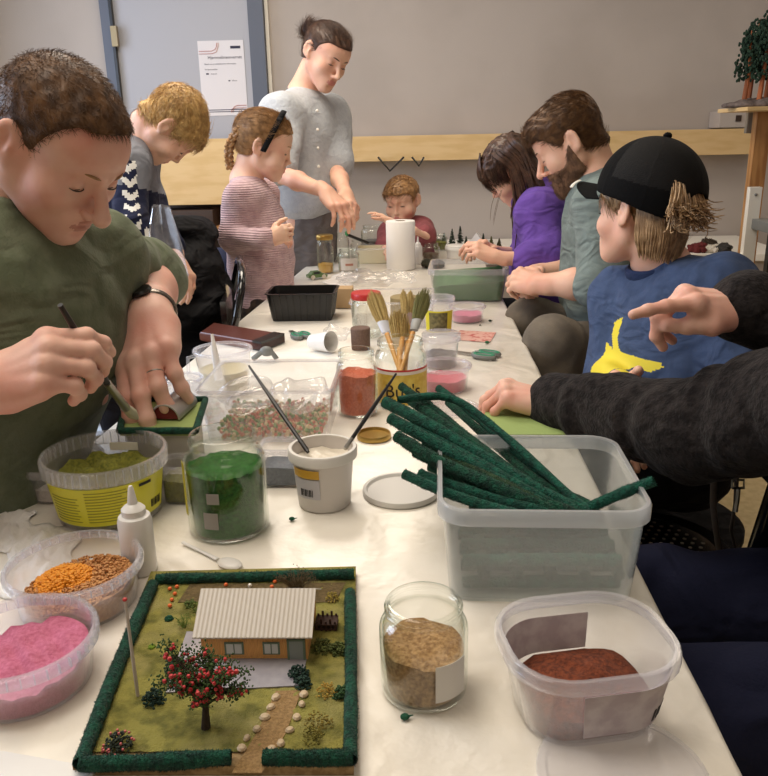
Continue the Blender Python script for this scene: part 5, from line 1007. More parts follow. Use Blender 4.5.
# --- white board corner, napkins, spoon
q = [P(-70, 744), P(96, 773), P(60, 900), P(-160, 860)]; tag(slabpoly('white_board', q, TZ+.001, .005, WHT), 'white board corner lying at the front left edge of the table', 'board')
def crumple(name, pxs, zs, label, cat, mat=MT['papertowel'], n=18, amp=.006, seed=0, thick=.0006):
    A, B, C_, D = [P(*p) for p in pxs]; v = []; 
    for i in range(n+1):
        for j in range(n+1):
            u, w_ = i/n, j/n; p = (A*(1-u)+B*u)*(1-w_)+(D*(1-u)+C_*u)*w_; e = min(u, 1-u, w_, 1-w_); h = abs(noise2(u*5+seed, w_*4, seed))*amp*2+abs(noise2(u*13, w_*11+seed, seed+2))*amp*.6
            p = p+V3(.004*math.sin(w_*17+seed), .004*math.sin(u*15+seed), 0); p[2] = TZ+.0015+h*(.3+min(1, e*4))*zs; v.append(p)
    v = np.array(v); c0 = v.mean(0)*V3(1, 1, 0)+V3(0, 0, TZ+.001); f = [[i*(n+1)+j, (i+1)*(n+1)+j, (i+1)*(n+1)+j+1, i*(n+1)+j+1] for i in range(n) for j in range(n)]; b = MB(); b.add(v-c0, f); o = b.build(name, mat, loc=c0, auto=180); s = o.modifiers.new('thickness', 'SOLIDIFY'); s.thickness = thick; return tag(o, label, cat)
crumple('paper_napkin', [(-10, 600), (60, 596), (84, 528), (20, 524)], .55, 'crumpled white paper napkin in front of the yellow labelled bucket', 'napkin', seed=1)
crumple('paper_napkin', [(-30, 560), (22, 552), (34, 512), (-5, 512)], .5, 'crumpled white napkin at the left edge of the table', 'napkin', seed=5)
t = thing('plastic_spoon', 'white plastic spoon lying behind the model garden', 'spoon', base(212, 556)); o0_ = base(212, 556); b = MB(); p = [base(183, 545), base(200, 553), base(218, 562)]; b.tube([x-o0_+V3(0, 0, .003) for x in p], [.0025, .0022, .003], 8, flat=.5); b.build('handle', WHT, t)
b = MB(); b.ball(base(230, 567)-o0_+V3(0, 0, .004), (.017, .011, .004), 16, M=Matrix.Rotation(-.5, 3, 'Z')); b.build('bowl', WHT, t)
# --- milky bin with green hedge strips
bx0, bx1, by0, by1 = .016, .239, .738, .960; bc = V3((bx0+bx1)/2, (by0+by1)/2, TZ+.0008); BH = .112
box_tub('bin', bc, .197, .195, .214, .211, BH, .030, 'large milky plastic bin holding the dark green strips', 'bin', mat=MT['milky'], rim=MT['milkyrim'], riml=.016, rz=-.02)
GRN = [pm('green_fuzz_%s' % n, col, .98, bump=1, bscale=420, bd=.004, col2=c2, nscale=120, sheen=.05) for n, col, c2 in (('teal', srgb(18, 92, 74), srgb(10, 66, 54)), ('deep', srgb(16, 80, 60), srgb(8, 54, 42)), ('moss', srgb(44, 74, 44), srgb(28, 52, 32)))]
def fuzz_rod(name, pts, r, mat, label, group=None, n=1800, cat='strip', parent=None):
    pts = smooth_path(pts, 5); o = pts[0] if parent is None else V3(0, 0, 0); b = MB(); rn = np.random.default_rng(int(abs(pts[0][0])*1e5) % 9999); b.tube([p-o for p in pts], [r*(1+.05*rn.normal()) for _ in pts], 10)
    m = b.me(mat, auto=80); v = np.empty(len(m.vertices)*3, np.float32); m.vertices.foreach_get('co', v); v = v.reshape(-1, 3).astype(float); f = np.array([list(p.vertices) for p in m.polygons if len(p.vertices) == 4])
    sv, sf = strand_mesh(v, f, n, r*.42, r*.07, lambda p, N: rn.normal(0, 1, (len(p), 3)), None, seg=1, lift=1.2, jit=.5)
    ob = link(name, newmesh(np.concatenate([v, sv]), np.concatenate([f, sf+len(v)]), mat), parent, o if parent is None else (0, 0, 0))
    if label: tag(ob, label, cat, group)
    return ob
SL = [((385, 402, 1.06), (450, 436, .99), (520, 480, .93), (566, 505, .90), .0080, 0), ((390, 418, 1.02), (440, 446, .98), (500, 480, .93), (540, 503, .90), .0078, 0), ((397, 436, .99), (440, 462, .95), (500, 488, .91), (545, 508, .89), .0078, 1),
      ((404, 474, .95), (440, 490, .925), (480, 504, .90), (520, 516, .88), .0062, 0), ((420, 474, .96), (460, 488, .93), (500, 500, .905), (545, 512, .885), .0062, 0), ((430, 466, .98), (480, 484, .94), (520, 498, .91), (560, 508, .89), .0070, 1),
      ((401, 386, 1.10), (440, 416, 1.05), (500, 462, .98), (552, 500, .92), .0060, 1), ((438, 388, 1.14), (480, 420, 1.08), (530, 466, .99), (570, 500, .93), .0058, 0), ((425, 402, 1.12), (470, 440, 1.04), (520, 480, .96), (560, 506, .91), .0066, 1),
      ((410, 400, 1.08), (450, 428, 1.02), (510, 470, .95), (556, 502, .905), .0066, 1), ((398, 400, 1.05), (450, 398, 1.06), (500, 432, 1.01), (575, 500, .92), .0052, 0), ((440, 420, 1.07), (480, 450, 1.01), (530, 486, .94), (575, 506, .91), .0060, 0),
      ((448, 402, 1.12), (490, 440, 1.05), (540, 482, .96), (585, 503, .92), .0056, 1), ((424, 446, 1.00), (460, 464, .96), (500, 484, .92), (535, 502, .895), .0072, 2), ((410, 425, 1.03), (452, 448, .98), (505, 478, .93), (550, 504, .90), .0068, 0),
      ((415, 452, .985), (455, 472, .95), (500, 492, .915), (540, 508, .89), .0066, 1)]
ORD = ['highest', 'second', 'third', 'fourth', 'fifth', 'sixth', 'seventh', 'eighth', 'ninth', 'tenth', 'eleventh', 'twelfth', 'thirteenth', 'lowest']
plain = sorted([i for i in range(len(SL)) if SL[i][5] != 2 and i != 10], key=lambda i: SL[i][0][1])
for i, (a_, b_, c_, d_, r, m) in enumerate(SL):
    lb = 'mottled olive-grey fuzzy strip lying foremost on the green bundle in the bin' if m == 2 else 'thin curved teal strip arching highest over the green bundle' if i == 10 else 'dark green fuzzy hedge strip, its left tip the %s of the bundle in the bin' % ORD[min(13, plain.index(i))]
    fuzz_rod('hedge_strip', [W(*a_), W(*b_), W(*c_), W(*d_), W(min(606, d_[0]+16+3*(i % 4)), d_[1]+16-3*(i % 3), .885+.006*(i % 5))], r, GRN[m], lb, 'green hedge strips in the bin')
rn = random.Random(21)
for i in range(13):
    lay = i//5; x = -.074+(i % 5)*.036+.012*(lay % 2); yy = rn.uniform(-.03, .03); zz = TZ+.012+.0135*lay
    if lay == 0 or lay == 2: p0, p1 = V3(bc[0]-.085, bc[1]+x, zz), V3(bc[0]+.085, bc[1]+x+rn.uniform(-.004, .004), zz)
    else: p0, p1 = V3(bc[0]+x, bc[1]-.082, zz), V3(bc[0]+x+rn.uniform(-.004, .004), bc[1]+.082, zz)
    fuzz_rod('hedge_strip', [p0, p0*.5+p1*.5+V3(0, 0, .001), p1], .0066, GRN[i % 2], 'dark green hedge strip lying flat at the bottom of the milky bin', 'green strips on the bottom of the bin', n=300)
fuzz_rod('hedge_strip', [W(654, 481, .86), W(625, 492, .875), W(590, 507, .89)], .0058, GRN[0], 'single short green strip poking out over the right rim of the bin')
# --- rounded tub with brown crumbs
c = base(581, 706); RZ = .20; T_ = box_tub('tub', c, .114, .098, .139, .118, .072, .045, 'rounded clear tub of brown crumbs at the right front', rz=RZ, riml=.010, ribs=False)
heap_box('brown_crumbs', c+V3(0, 0, .004), .104, .088, .108, .092, .034, .019, PW['brown'], 'brown crumb scatter in the rounded clear tub', 'crumbs', rz=RZ, mound=.016, amp=.002)
def side_label(i0, i1, z0, z1, off, mat, name, w0=.114, d0=.098, w1=.139, d1=.118, cr=.045, h=.072, n=24):
    def rg(z, e): A = np.array(rrect(w0, d0, cr*.85, 0, n=n)); B = np.array(rrect(w1, d1, cr, 0, n=n)); t = z/h; q = A*(1-t)+B*t; q[:, 2] = z; nr = np.roll(q, -1, 0)-np.roll(q, 1, 0); nr = np.stack([nr[:, 1], -nr[:, 0], 0*nr[:, 0]], 1); nr /= np.linalg.norm(nr, axis=1, keepdims=True)+1e-9; return q+nr*e
    lo, hi = rg(z0, off)[i0:i1], rg(z1, off)[i0:i1]; lo2, hi2 = rg(z0, off+.0004)[i0:i1], rg(z1, off+.0004)[i0:i1]; b = MB(); b.rings([[a, c_, d_, e_] for a, c_, d_, e_ in zip(lo, hi, hi2, lo2)]); b.build(name, mat, T_, auto=40)
FADE = pm('faded_label', srgb(206, 196, 196), .6, col2=srgb(186, 172, 176), nscale=60)
side_label(74, 92, .012, .056, .0007, FADE, 'label')
for i in range(8): side_label(83+i, 83+i+2, .016, .028, .0013, INK, 'barcode') if i % 2 == 0 else None
side_label(23, 44, .022, .056, -.0022, FADE, 'back_label')
# --- small clear containers
def clearbox(name, px, py, w_, d, h, label, cat='tub', fill=None, fh=.5, fl=None, rz=0, mat=None, cr=.010, fcat='powder', riml=.006):
    c = base(px, py)+V3(0, d/2, 0); box_tub(name, c, w_*.93, d*.93, w_, d, h, cr, label, cat, rz=rz, mat=mat, riml=riml, ribs=False)
    if fill: heap_box(fl[0], c+V3(0, 0, .004), w_*.90, d*.90, w_*.93, d*.93, cr*.9, h*fh, fill, fl[1], fcat, rz=rz, amp=.002)
    return c
clearbox('tub', 283, 489, .062, .050, .058, 'small clear tub of grey-blue powder left of the white paint tub', fill=PW['slate'], fh=.45, fl=('slate_powder', 'grey-blue powder in the small clear tub'))
clearbox('tub', 181, 506, .052, .05, .055, 'small clear tub of olive powder between bucket and green jar', fill=PW['olive'], fh=.55, fl=('olive_powder', 'olive powder in the small clear tub behind the green jar'))
# --- big clear box with bags of coloured bits
c = base(265, 446)+V3(0, .095, 0); c[0] = (W(196, 392, 1.287)[0]+W(331, 390, 1.287)[0])/2; box_tub('clear_box', c, .200, .172, .217, .188, .092, .018, 'large clear plastic box full of crumpled bags of coloured bits', 'box', mat=MT['thinplastic'], rim=MT['tubrim'], riml=.004, ribs=False)
rn = random.Random(8)
for nm, col, lb, x0 in (('coral_bits', srgb(196, 112, 84), 'coral coloured bits at the bottom of the large clear box', .01), ('green_bits', srgb(120, 150, 84), 'pale green bits mixed in the bottom of the large clear box', .02), ('cream_bits', srgb(214, 190, 150), 'cream bits at the bottom of the large clear box', -.01)):
    grains(nm, [c+V3(rn.uniform(-.085, .088)+0*x0, rn.uniform(-.075, .07), .004+rn.random()*.022) for _ in range(420)], .0036, pm(nm, col, .8), lb, 'bits', seg=5, sq=.6)
def bag(name, c, rx, ry, rz_, label, seed=0, mat=None, amp=.22):
    g = Grid(c-V3(rx, ry, rz_)*1.5, c+V3(rx, ry, rz_)*1.5, min(rx, ry, rz_)/11); g.put(el(c, (rx, ry, rz_))); g.noise(min(rx, ry, rz_)*amp, 1.6/min(rx, ry, rz_), seed); g.clip((0, 0, -1), c-V3(0, 0, rz_*.9)); v, f = g.mesh(); return tag(link(name, newmesh(v-c, f, mat or MT['thinplastic']), None, c), label, 'bag')
bag('plastic_bag', c+V3(.045, .01, .052), .050, .055, .026, 'crumpled clear bag of bits at the right inside the large clear box', 1); bag('plastic_bag', c+V3(-.045, .0, .052), .045, .058, .026, 'crumpled clear bag of bits at the left inside the large clear box', 2)
bag('plastic_bag', base(196, 436)+V3(0, 0, .048), .034, .026, .045, 'limp clear bag standing against the left side of the large clear box', 3)
# --- measuring jug with a white spatula, cup, clip
c = base(226, 392); t_ = tub('measuring_jug', c, .046, .054, .088, 'translucent jug with glue behind the large clear box', 'jug', riml=.004); heap_round('yellowish_glue', c+V3(0, 0, .003), .043, .048, .045, pm('glue', srgb(206, 192, 140), .3), 'yellowish glue inside the translucent jug', 'glue', amp=.0)
b = MB(); b.tube([V3(-.052, 0, .075), V3(-.070, 0, .070), V3(-.072, 0, .035), V3(-.048, 0, .022)], .004, 8); b.build('handle', MT['tubrim'], t_)
q0, q1 = W(212, 334, 1.50), W(219, 380, 1.48); t = thing('glue_spatula', 'white pointed spatula standing in the translucent jug', 'spatula', q1); MB().tube([V3(0, 0, 0), (q0-q1)*.6, q0-q1], [.008, .006, .0025], 8, flat=.5).build('blade', WHT, t)
c = base(186, 412); tub('cup', c, .026, .034, .065, 'small translucent cup beside the hand of the man in green', 'cup', riml=.003)
c = base(262, 362); t = thing('grey_clamp', 'small grey plastic clamp behind the large clear box', 'clamp', c); b = MB(); b.tube([V3(-.02, 0, .006), V3(0, 0, .022), V3(.022, 0, .024), V3(.034, 0, .006)], .006, 8); b.ball((.012, 0, .024), (.016, .008, .012), 12); b.build('clamp_body', MT['grey'], t)
# --- brown leather case
q = [P(200, 341), P(262, 352), P(285, 343), P(214, 331)]; cq = sum(q)/4; cs = thing('leather_case', 'flat reddish-brown leather case lying near the left edge behind the jug', 'case', V3(cq[0], cq[1], TZ+.001))
b = MB(); b.rings([[(p-cq)[:2].tolist()+[z] for p in [cq+(x-cq)*s_ for x in q]] for z, s_ in ((0, .96), (.003, 1), (.018, 1), (.022, .96))]); b.build('case_body', pm('brown_leather', srgb(92, 44, 34), .3, coat=.4, bump=.2, bscale=120), cs, auto=30)
b = MB(); e = [q[1]*.86+q[0]*.14, q[1], q[2], q[2]*.86+q[3]*.14]; b.rings([[(p-cq)[:2].tolist()+[z] for p in e] for z in (.0005, .0235)]); b.build('dark_end', MT['black'], cs, smooth=False)
# --- scissors
def scissors(p, ang, L_, label, handle):
    t = thing('scissors', label, 'scissors', p, ang); b = MB()
    for s_ in (-1, 1): b.add([(0, s_*.001, .003), (L_*.5, s_*.0005, .003), (L_*.45, s_*.006, .003), (0, s_*.007, .003), (0, s_*.001, .005), (L_*.5, s_*.0005, .0042), (L_*.45, s_*.006, .0045), (0, s_*.007, .005)], [[0, 1, 2, 3], [7, 6, 5, 4], [0, 4, 5, 1], [1, 5, 6, 2], [2, 6, 7, 3], [3, 7, 4, 0]])
    b.build('blade', MT['steel'], t, smooth=False)
    for s_ in (-1, 1):
        R = [(-L_*.27+L_*.17*math.cos(a)*1.25, s_*(L_*.115)+L_*.085*math.sin(a)+.0, .006) for a in np.linspace(0, 2*math.pi, 21)]
        h = MB(); h.tube(R, .0055, 8, cap=False); h.tube([(0, s_*.004, .005), (-L_*.08, s_*.010, .006)], [.006, .006], 8); h.build('handle', MT['grey'], t)
        h = MB(); h.tube([(x*.97-.001, y, .009) for x, y, z in R], .0036, 6, cap=False); h.build('grip', handle, t)
GH = pm('green_grip', srgb(44, 130, 96), .5)
scissors(base(474, 356), math.radians(150), .115, 'grey scissors with green grips lying near the right table edge', GH); scissors(base(297, 336), math.radians(120), .10, 'small grey and green scissors lying in front of the black tray', GH)
# --- white cup and bag in front of the tray
c = base(322, 352); t = thing('plastic_cup', 'white plastic cup lying on its side between the clear box and the coral jar', 'cup', c+V3(0, 0, .024)); b = MB(); b.lathe([(0, -.03), (.018, -.03), (.025, .03), (.024, .03), (.017, -.028), (0, -.028)], M=Matrix.Rotation(math.radians(80), 4, 'Y')@Matrix.Rotation(.6, 4, 'X')); b.build('cup_body', WHT, t)
bag('plastic_bag', base(335, 344)+V3(0, .02, .022), .035, .03, .022, 'small crumpled clear bag behind the coral jar', 6)
# --- black tray
c = base(301, 322)+V3(0, .062, 0); t = thing('black_tray', 'deep black ribbed plastic tray on the left half of the table', 'tray', c, .0); w0, w1, d0, d1, h = .162, .182, .11, .13, .075
b = MB(); b.rings([rrect(w0, d0, .014, 0), rrect(w1, d1, .016, h), rrect(w1+.012, d1+.012, .02, h), rrect(w1+.012, d1+.012, .02, h+.002), rrect(w1-.003, d1-.003, .015, h+.002), rrect(w0-.003, d0-.003, .012, .003)]); b.build('tray_body', MT['black'], t, auto=30)
b = MB()
for s_ in (-1, 1):
    for k in range(9): x = -w0/2+.015+k*(w0-.03)/8; b.tube([(x, s_*(d0/2+.0005), .004), (x*w1/w0, s_*(d1/2+.0005), h-.003)], .0016, 5)
    for k in range(6): y = -d0/2+.015+k*(d0-.03)/5; b.tube([(s_*(w0/2+.0005), y, .004), (s_*(w1/2+.0005), y*d1/d0, h-.003)], .0016, 5)
b.build('ribs', pm('black_rib', srgb(34, 33, 32), .25), t)
# --- cork block
c = base(343, 309)+V3(0, .03, 0); tag(MB().box((-.028, -.028, 0), (.028, .028, .058), bev=.003).build('cork_block', pm('cork', srgb(186, 156, 118), .9, bump=.3, bscale=120), loc=c), 'square tan cork block right of the black tray', 'block')
# --- toy car
c = base(317, 279); t = thing('toy_car', 'tiny green toy car beside the gold-lidded jar', 'toy car', c, .5); b = MB(); b.rings([[(x, -.014, z) for x, z in ((-.034, .006), (.034, .006), (.036, .014), (.018, .018), (.008, .028), (-.018, .028), (-.028, .018), (-.036, .016))], [(x, .014, z) for x, z in ((-.034, .006), (.034, .006), (.036, .014), (.018, .018), (.008, .028), (-.018, .028), (-.028, .018), (-.036, .016))]]); b.build('car_body', pm('green_car_paint', srgb(84, 116, 60), .4, coat=.5), t, smooth=False)
for sx in (-.02, .021):
    for sy in (-.015, .015): w_ = MB(); w_.lathe([(0, -.003), (.0075, -.003), (.008, 0), (.0075, .003), (0, .003)], seg=16, M=Matrix.Rotation(math.pi/2, 4, 'X')); w_.build('wheel', pm('cream_wheel', srgb(214, 206, 190), .5) if 'cream_wheel' not in bpy.data.materials else bpy.data.materials['cream_wheel'], t, loc=(sx, sy, .0085))
b = MB(); b.box((-.016, -.0145, .019), (.006, .0145, .0265)); b.build('window', MT['black'], t, smooth=False)
# --- far jars
c = base(326, 273); T_ = jar('glass_jar', c, .031, .125, 'tall glass jar with a gold lid at the left beyond the black tray', rn=.028, shoulder=.8); b = MB(); b.lathe([(0, .122), (.030, .122), (.031, .125), (.031, .136), (.029, .139), (0, .139)], seg=32); b.build('lid', GOLD, T_)
heap_round('ochre_powder', c+V3(0, 0, .004), .026, .028, .030, pm('ochre_powder', srgb(206, 160, 76), .9), 'ochre powder in the gold-lidded jar', 'powder')
FJ = [(349, 272, .040, .085, 'wide glass jar with a white label right of the gold-lidded jar', PW['white'], .04), (343, 262, .028, .115, 'slim glass jar behind the labelled wide jar', None, 0), (358, 258, .030, .075, 'small glass jar left of the cream container', None, 0), (373, 249, .052, .105, 'large round glass jar in front of the toddler', PW['grey'], .035), (431, 262, .034, .075, 'small glass jar right of the white glue bottle', PW['umber'], .03), (440, 250, .032, .07, 'small glass jar at the far right by the toddler', PW['olive'], .03)]
for i, (px, py, r, h, lb, fl, fh) in enumerate(FJ):
    c = base(px, py); T_ = jar('glass_jar', c, r, h, lb, group=None)
    if fl: heap_round('jar_filling', c+V3(0, 0, .004), r*.86, r*.92, fh, fl, 'filling inside the '+lb, 'filling')
    if i == 0: a = faceang(c); arc_label(r, r, .012, .055, a-.8, a+.8, LABW, T_, 'label'); arc_label(r, r, .028, .036, a-.3, a+.4, pm('pink_print', srgb(196, 140, 120), .6), T_, 'print', off=.0012)
# cream container and pen
c = clearbox('container', 377, 264, .155, .10, .060, 'cream rectangular container left of the paper towel roll', 'container', mat=pm('cream_plastic', srgb(222, 212, 178), .5)); 
q0, q1 = W(348, 235, 3.0), W(368, 243, 3.05); t = thing('marker_pen', 'black marker pen leaning on the glass jars', 'pen', q1); MB().tube([V3(0, 0, 0), q0-q1], .006, 8).build('pen_body', MT['black'], t); MB().ball(q0-q1+V3(-.004, 0, .006), (.008, .008, .010), 8).build('green_tip', pm('green_tip', srgb(60, 140, 80), .5), t)
# paper towel roll
c = base(401, 269); t = thing('paper_towel_roll', 'white paper towel roll standing upright on the table', 'paper roll', c); b = MB(); r, h = .054, .178
b.lathe([(.020, 0), (r-.002, 0), (r, .002), (r, h-.002), (r-.002, h), (.020, h)], seg=48, closed=True); b.build('paper', MT['papertowel'], t, auto=50); b = MB(); b.lathe([(.018, .001), (.020, .001), (.020, h-.001), (.018, h-.001)], closed=True); b.build('core', pm('cardboard', srgb(150, 120, 88), .9), t)
# moss lump
def lump(name, c, r, mat, label, cat, seed=0, n=900, amp=.25, kind=None):
    r = V3(r); g = Grid(c-r*1.4, c+r*1.4, r.min()/9); g.put(el(c, r)); g.noise(r.min()*amp, 3/r.min(), seed); v, f = g.mesh(); sv, sf = strand_mesh(v, f, n, r.min()*.35, r.min()*.035, lambda p, N: RNG.normal(0, 1, (len(p), 3)), None, seg=2, lift=1, jit=.5); o = link(name, newmesh(np.concatenate([v, sv])-c, np.concatenate([f, sf+len(v)]), mat), None, c); return tag(o, label, cat, kind=kind)
lump('moss_clump', base(433, 268)+V3(0, 0, .016), (.040, .03, .018), powder('dark_moss', srgb(58, 56, 40)), 'dark moss clump between the glue bottle and the far green tub', 'moss')
# white lidded tub, far green bin
c = base(457, 258); T_ = tub('tub', c, .040, .045, .045, 'white lidded tub behind the tub of green powder', mat=WHT, rim=WHT); MB().lathe([(0, .045), (.046, .045), (.047, .050), (.044, .052), (0, .052)]).build('lid', WHT, T_)
c = base(470, 303)+V3(.0, .105, 0); box_tub('bin', c, .205, .185, .232, .210, .098, .025, 'large clear tub of grey-green powder near the bearded man', 'bin', rz=-.06, riml=.016, mat=MT['tub']); heap_box('grey_green_powder', c+V3(0, 0, .004), .198, .178, .212, .190, .022, .058, PW['fargreen'], 'grey-green powder in the large clear tub near the bearded man', 'powder', rz=-.06, amp=.004, tilt=(.05, .1))
# plastic wrap and clear tray in the middle
bag('plastic_wrap', base(372, 287)+V3(0, .06, .018), .13, .085, .020, 'crumpled clear plastic wrap in front of the paper towel roll', 9, amp=.35)
c = base(392, 331)+V3(0, .11, 0); box_tub('clear_tray', c, .205, .19, .215, .20, .07, .012, 'shallow clear plastic tray behind the brush jar', 'tray', mat=MT['thinplastic'], riml=.003, ribs=False)
crumple('paper_sheet', [(322, 283), (345, 291), (362, 276), (345, 270)], .5, 'thin white paper sheet lying behind the cork block', 'paper', seed=3)
# red lid jar, brown lidded tub, umber cup
c = base(367, 336); T_ = jar('glass_jar', c, .036, .098, 'glass jar with a red lid behind the brush jar', rn=.033, shoulder=.8); MB().lathe([(0, .095), (.036, .095), (.037, .099), (.037, .108), (.035, .111), (0, .111)]).build('lid', RED, T_)
c = base(366, 346)+V3(-.01, -.03, 0); T_ = tag(MB().lathe([(0, 0), (.021, 0), (.022, .002), (.023, .05), (.021, .052), (0, .052)]).build('wooden_plug', powder('umber_stub', srgb(120, 96, 84)), loc=c), 'short brown stub standing left of the brush jar', 'stub')
c = base(404, 318); T_ = tag(MB().lathe([(0, 0), (.036, 0), (.037, .002), (.037, .058), (.034, .06), (0, .06)]).build('wooden_disc', pm('olive_cork', srgb(150, 132, 92), .8, bump=.3, bscale=90), loc=c), 'round olive-brown block inside the clear tray', 'block')
# yellow labelled tub, pink tubs
c = base(439, 333); T_ = tub('tub', c, .031, .036, .092, 'slim clear tub with a bright yellow label right of the brush jar', riml=.012); a = faceang(c)
arc_label(.0318, .0352, .006, .062, a-1.3, a+1.2, YEL, T_, 'yellow_label'); arc_label(.0325, .0348, .010, .058, a-.75, a+.62, powder('printed_photo', srgb(84, 76, 52), srgb(130, 120, 80), sc=120), T_, 'label_picture', off=.0012)
c = base(467, 321); tub('tub', c, .041, .046, .042, 'low clear tub of rose powder right of the yellow labelled tub', riml=.005); heap_round('rose_powder', c+V3(0, 0, .003), .038, .040, .018, PW['pink'], 'rose powder in the low clear tub behind the scissors', 'powder')
c = base(444, 389); tub('tub', c, .045, .050, .05, 'clear tub of rose red powder directly right of the brush jar', riml=.005); heap_round('rose_red_powder', c+V3(0, 0, .003), .042, .044, .022, powder('rose_red', srgb(208, 96, 110)), 'rose red powder in the tub right of the brush jar', 'powder')
c = base(441, 366); T_ = tub('tub', c, .034, .039, .062, 'clear tub with grey grains and a white lid between brush jar and scissors', riml=.004); heap_round('grey_grains', c+V3(0, 0, .003), .031, .034, .026, PW['grey'], 'grey grains in the white-lidded clear tub', 'grains'); MB().lathe([(0, .064), (.040, .064), (.042, .068), (.042, .072), (.038, .074), (0, .074)]).build('lid', MT['tubrim'], T_)
q = [P(452, 340), P(490, 343), P(496, 333), P(460, 331)]; tag(slabpoly('stained_sheet', q, TZ+.0012, .0008, pm('stained_film', srgb(216, 170, 156), .5, col2=srgb(184, 84, 78), nscale=60, nlo=.5, nhi=.62)), 'thin sheet with red stains lying behind the scissors', 'sheet')
# green boards
q = [P(478, 438), P(572, 438), P(556, 405), P(488, 407)]; t = slabpoly('green_board', q, TZ+.0015, .005, pm('light_green_board', srgb(150, 172, 104), .8, bump=.4, bscale=150, bd=.001)); tag(t, 'light green grass board under the hand in the charcoal sleeve', 'board')
# small crumbs
for px, py, r, lb, col in ((292, 521, .0042, 'dark green crumb on the cloth right of the green jar', srgb(24, 84, 60)), (405, 720, .0045, 'tiny green plant scrap in front of the sand jar', srgb(30, 84, 60)), (490, 322, .005, 'small black-green crumb behind the scissors', srgb(40, 52, 40)), (487, 344, .006, 'small green crumb beside the scissors', srgb(50, 100, 66)), (480, 326, .003, 'tiny olive crumb by the low rose tub', srgb(70, 80, 50)), (574, 742, .005, 'dark green crumb on the clear lid at the front', srgb(30, 70, 50))):
    c = base(px, py)+V3(0, 0, r*.6+(.004 if py > 730 else 0)); b = MB(); b.ball((0, 0, 0), (r, r*.8, r*.6), 7); b.tube([(0, 0, 0), (r*1.6, r*.5, 0)], [r*.3, r*.1], 5); tag(b.build('crumb', pm('crumb_green', col, .9), loc=c), lb, 'crumb')
# ------------------------------------------------------------------ the garden model (one glued thing with its parts)
BL, BR, FR, FL = P(152, 579), P(356, 574), P(354, 776), P(74, 776)
dc = (BL+BR+FR+FL)/4; dc[2] = TZ+.0006; DG = thing('garden_model', 'miniature garden with a little house, red-flowering tree and green hedges on a board', 'model', dc)
ZB = TZ+.010
def D(px, py, z=0): p = P(px, py, ZB+z)-dc; return p
def dpoly(name, pxs, z0, th, mat, smooth=False): b = MB(); q = [D(*p) for p in pxs]; b.rings([[(p[0], p[1], ZB-dc[2]+z0) for p in q], [(p[0], p[1], ZB-dc[2]+z0+th) for p in q]]); return b.build(name, mat, DG, smooth=smooth)
b = MB(); q = [V3(p)-dc for p in (FL, FR, BR, BL)]; b.rings([[(p[0], p[1], 0) for p in q], [(p[0], p[1], .009) for p in q]]); b.build('board', pm('sand_board', srgb(176, 148, 104), .9, bump=.5, bscale=400, bd=.001, col2=srgb(146, 118, 78), nscale=200), DG, smooth=False)
GRASS = pm('miniature_lawn', srgb(142, 136, 66), .98, col2=srgb(100, 98, 42), nscale=60, nlo=.42, nhi=.62, bump=1, bscale=600, bd=.002, col3=srgb(150, 142, 84), n3=24)
# lawn: a small relief sheet
N_ = 44; v = []; 
for i in range(N_+1):
    for j in range(N_+1):
        u, w_ = i/N_, j/N_; p = (FL*(1-u)+FR*u)*(1-w_)+(BL*(1-u)+BR*u)*w_-dc; e = min(u, 1-u, w_, 1-w_); p[2] = .0094+.0016*min(1, e*20)+.0007*noise2(u*38, w_*46, 3)*min(1, e*20); v.append(p)
f = [[i*(N_+1)+j, (i+1)*(N_+1)+j, (i+1)*(N_+1)+j+1, i*(N_+1)+j+1] for i in range(N_) for j in range(N_) if j > 1]
lv = np.array(v); lf = np.array(f); keep = lf
sv, sf = strand_mesh(lv, lf, 9000, .0016, .00022, lambda p, N: RNG.normal(0, 1, (len(p), 3)), None, seg=1, lift=1.3, jit=.5)
lw = link('lawn', newmesh(np.concatenate([lv, sv]), np.concatenate([lf, sf+len(lv)]), GRASS), DG)
dpoly('flower_bed', [(178, 604), (335, 604), (346, 584), (190, 586)], .0012, .001, powder('earth_bed', srgb(110, 92, 58), srgb(84, 70, 40), sc=300))
dpoly('patio', [(166, 695), (302, 688), (306, 664), (312, 640), (250, 640), (208, 634), (187, 634), (178, 660)], .0018, .0012, pm('grey_paving', srgb(168, 164, 168), .8, col2=srgb(150, 146, 152), nscale=40))
dpoly('path', [(232, 775), (262, 775), (286, 735), (302, 692), (276, 693), (258, 733)], .0012, .0010, powder('sand_path', srgb(164, 132, 88), srgb(134, 106, 66), sc=400))
for pts, r in (([(156, 579), (250, 577), (354, 574)], .0060), ([(153, 584), (120, 660), (80, 764)], .0062), ([(80, 764), (150, 762), (231, 757)], .0062), ([(350, 592), (351, 680), (350, 760)], .0056), ([(263, 757), (305, 758), (353, 757)], .0060)):
    fuzz_rod('hedge', [D(a, b_, r) for a, b_ in pts], r, GRN[1], None, parent=DG, n=2600)
# house
hA, hB = D(203, 661), D(308, 661); ux = unit((hB-hA)*V3(1, 1, 0)); uy = V3(-ux[1], ux[0], 0); Lh = np.linalg.norm(hB-hA); z0 = ZB-dc[2]+.002; dp = .072; eh = .029; rh = .054
def hp(x, y, z): return hA*V3(1, 1, 0)+ux*x+uy*y+V3(0, 0, z0+z)
HS = link('house', (lambda b: (b.rings([[hp(x, y, z) for y, z in ((0, 0), (dp, 0), (dp, eh), (dp/2, rh-.004), (0, eh))] for x in (0, Lh)]), b.me(pm('orange_timber_wall', srgb(232, 172, 104), .8, bump=.6, wave=(140, .2, 'X'), bd=.001), smooth=False))[1])(MB()), DG)
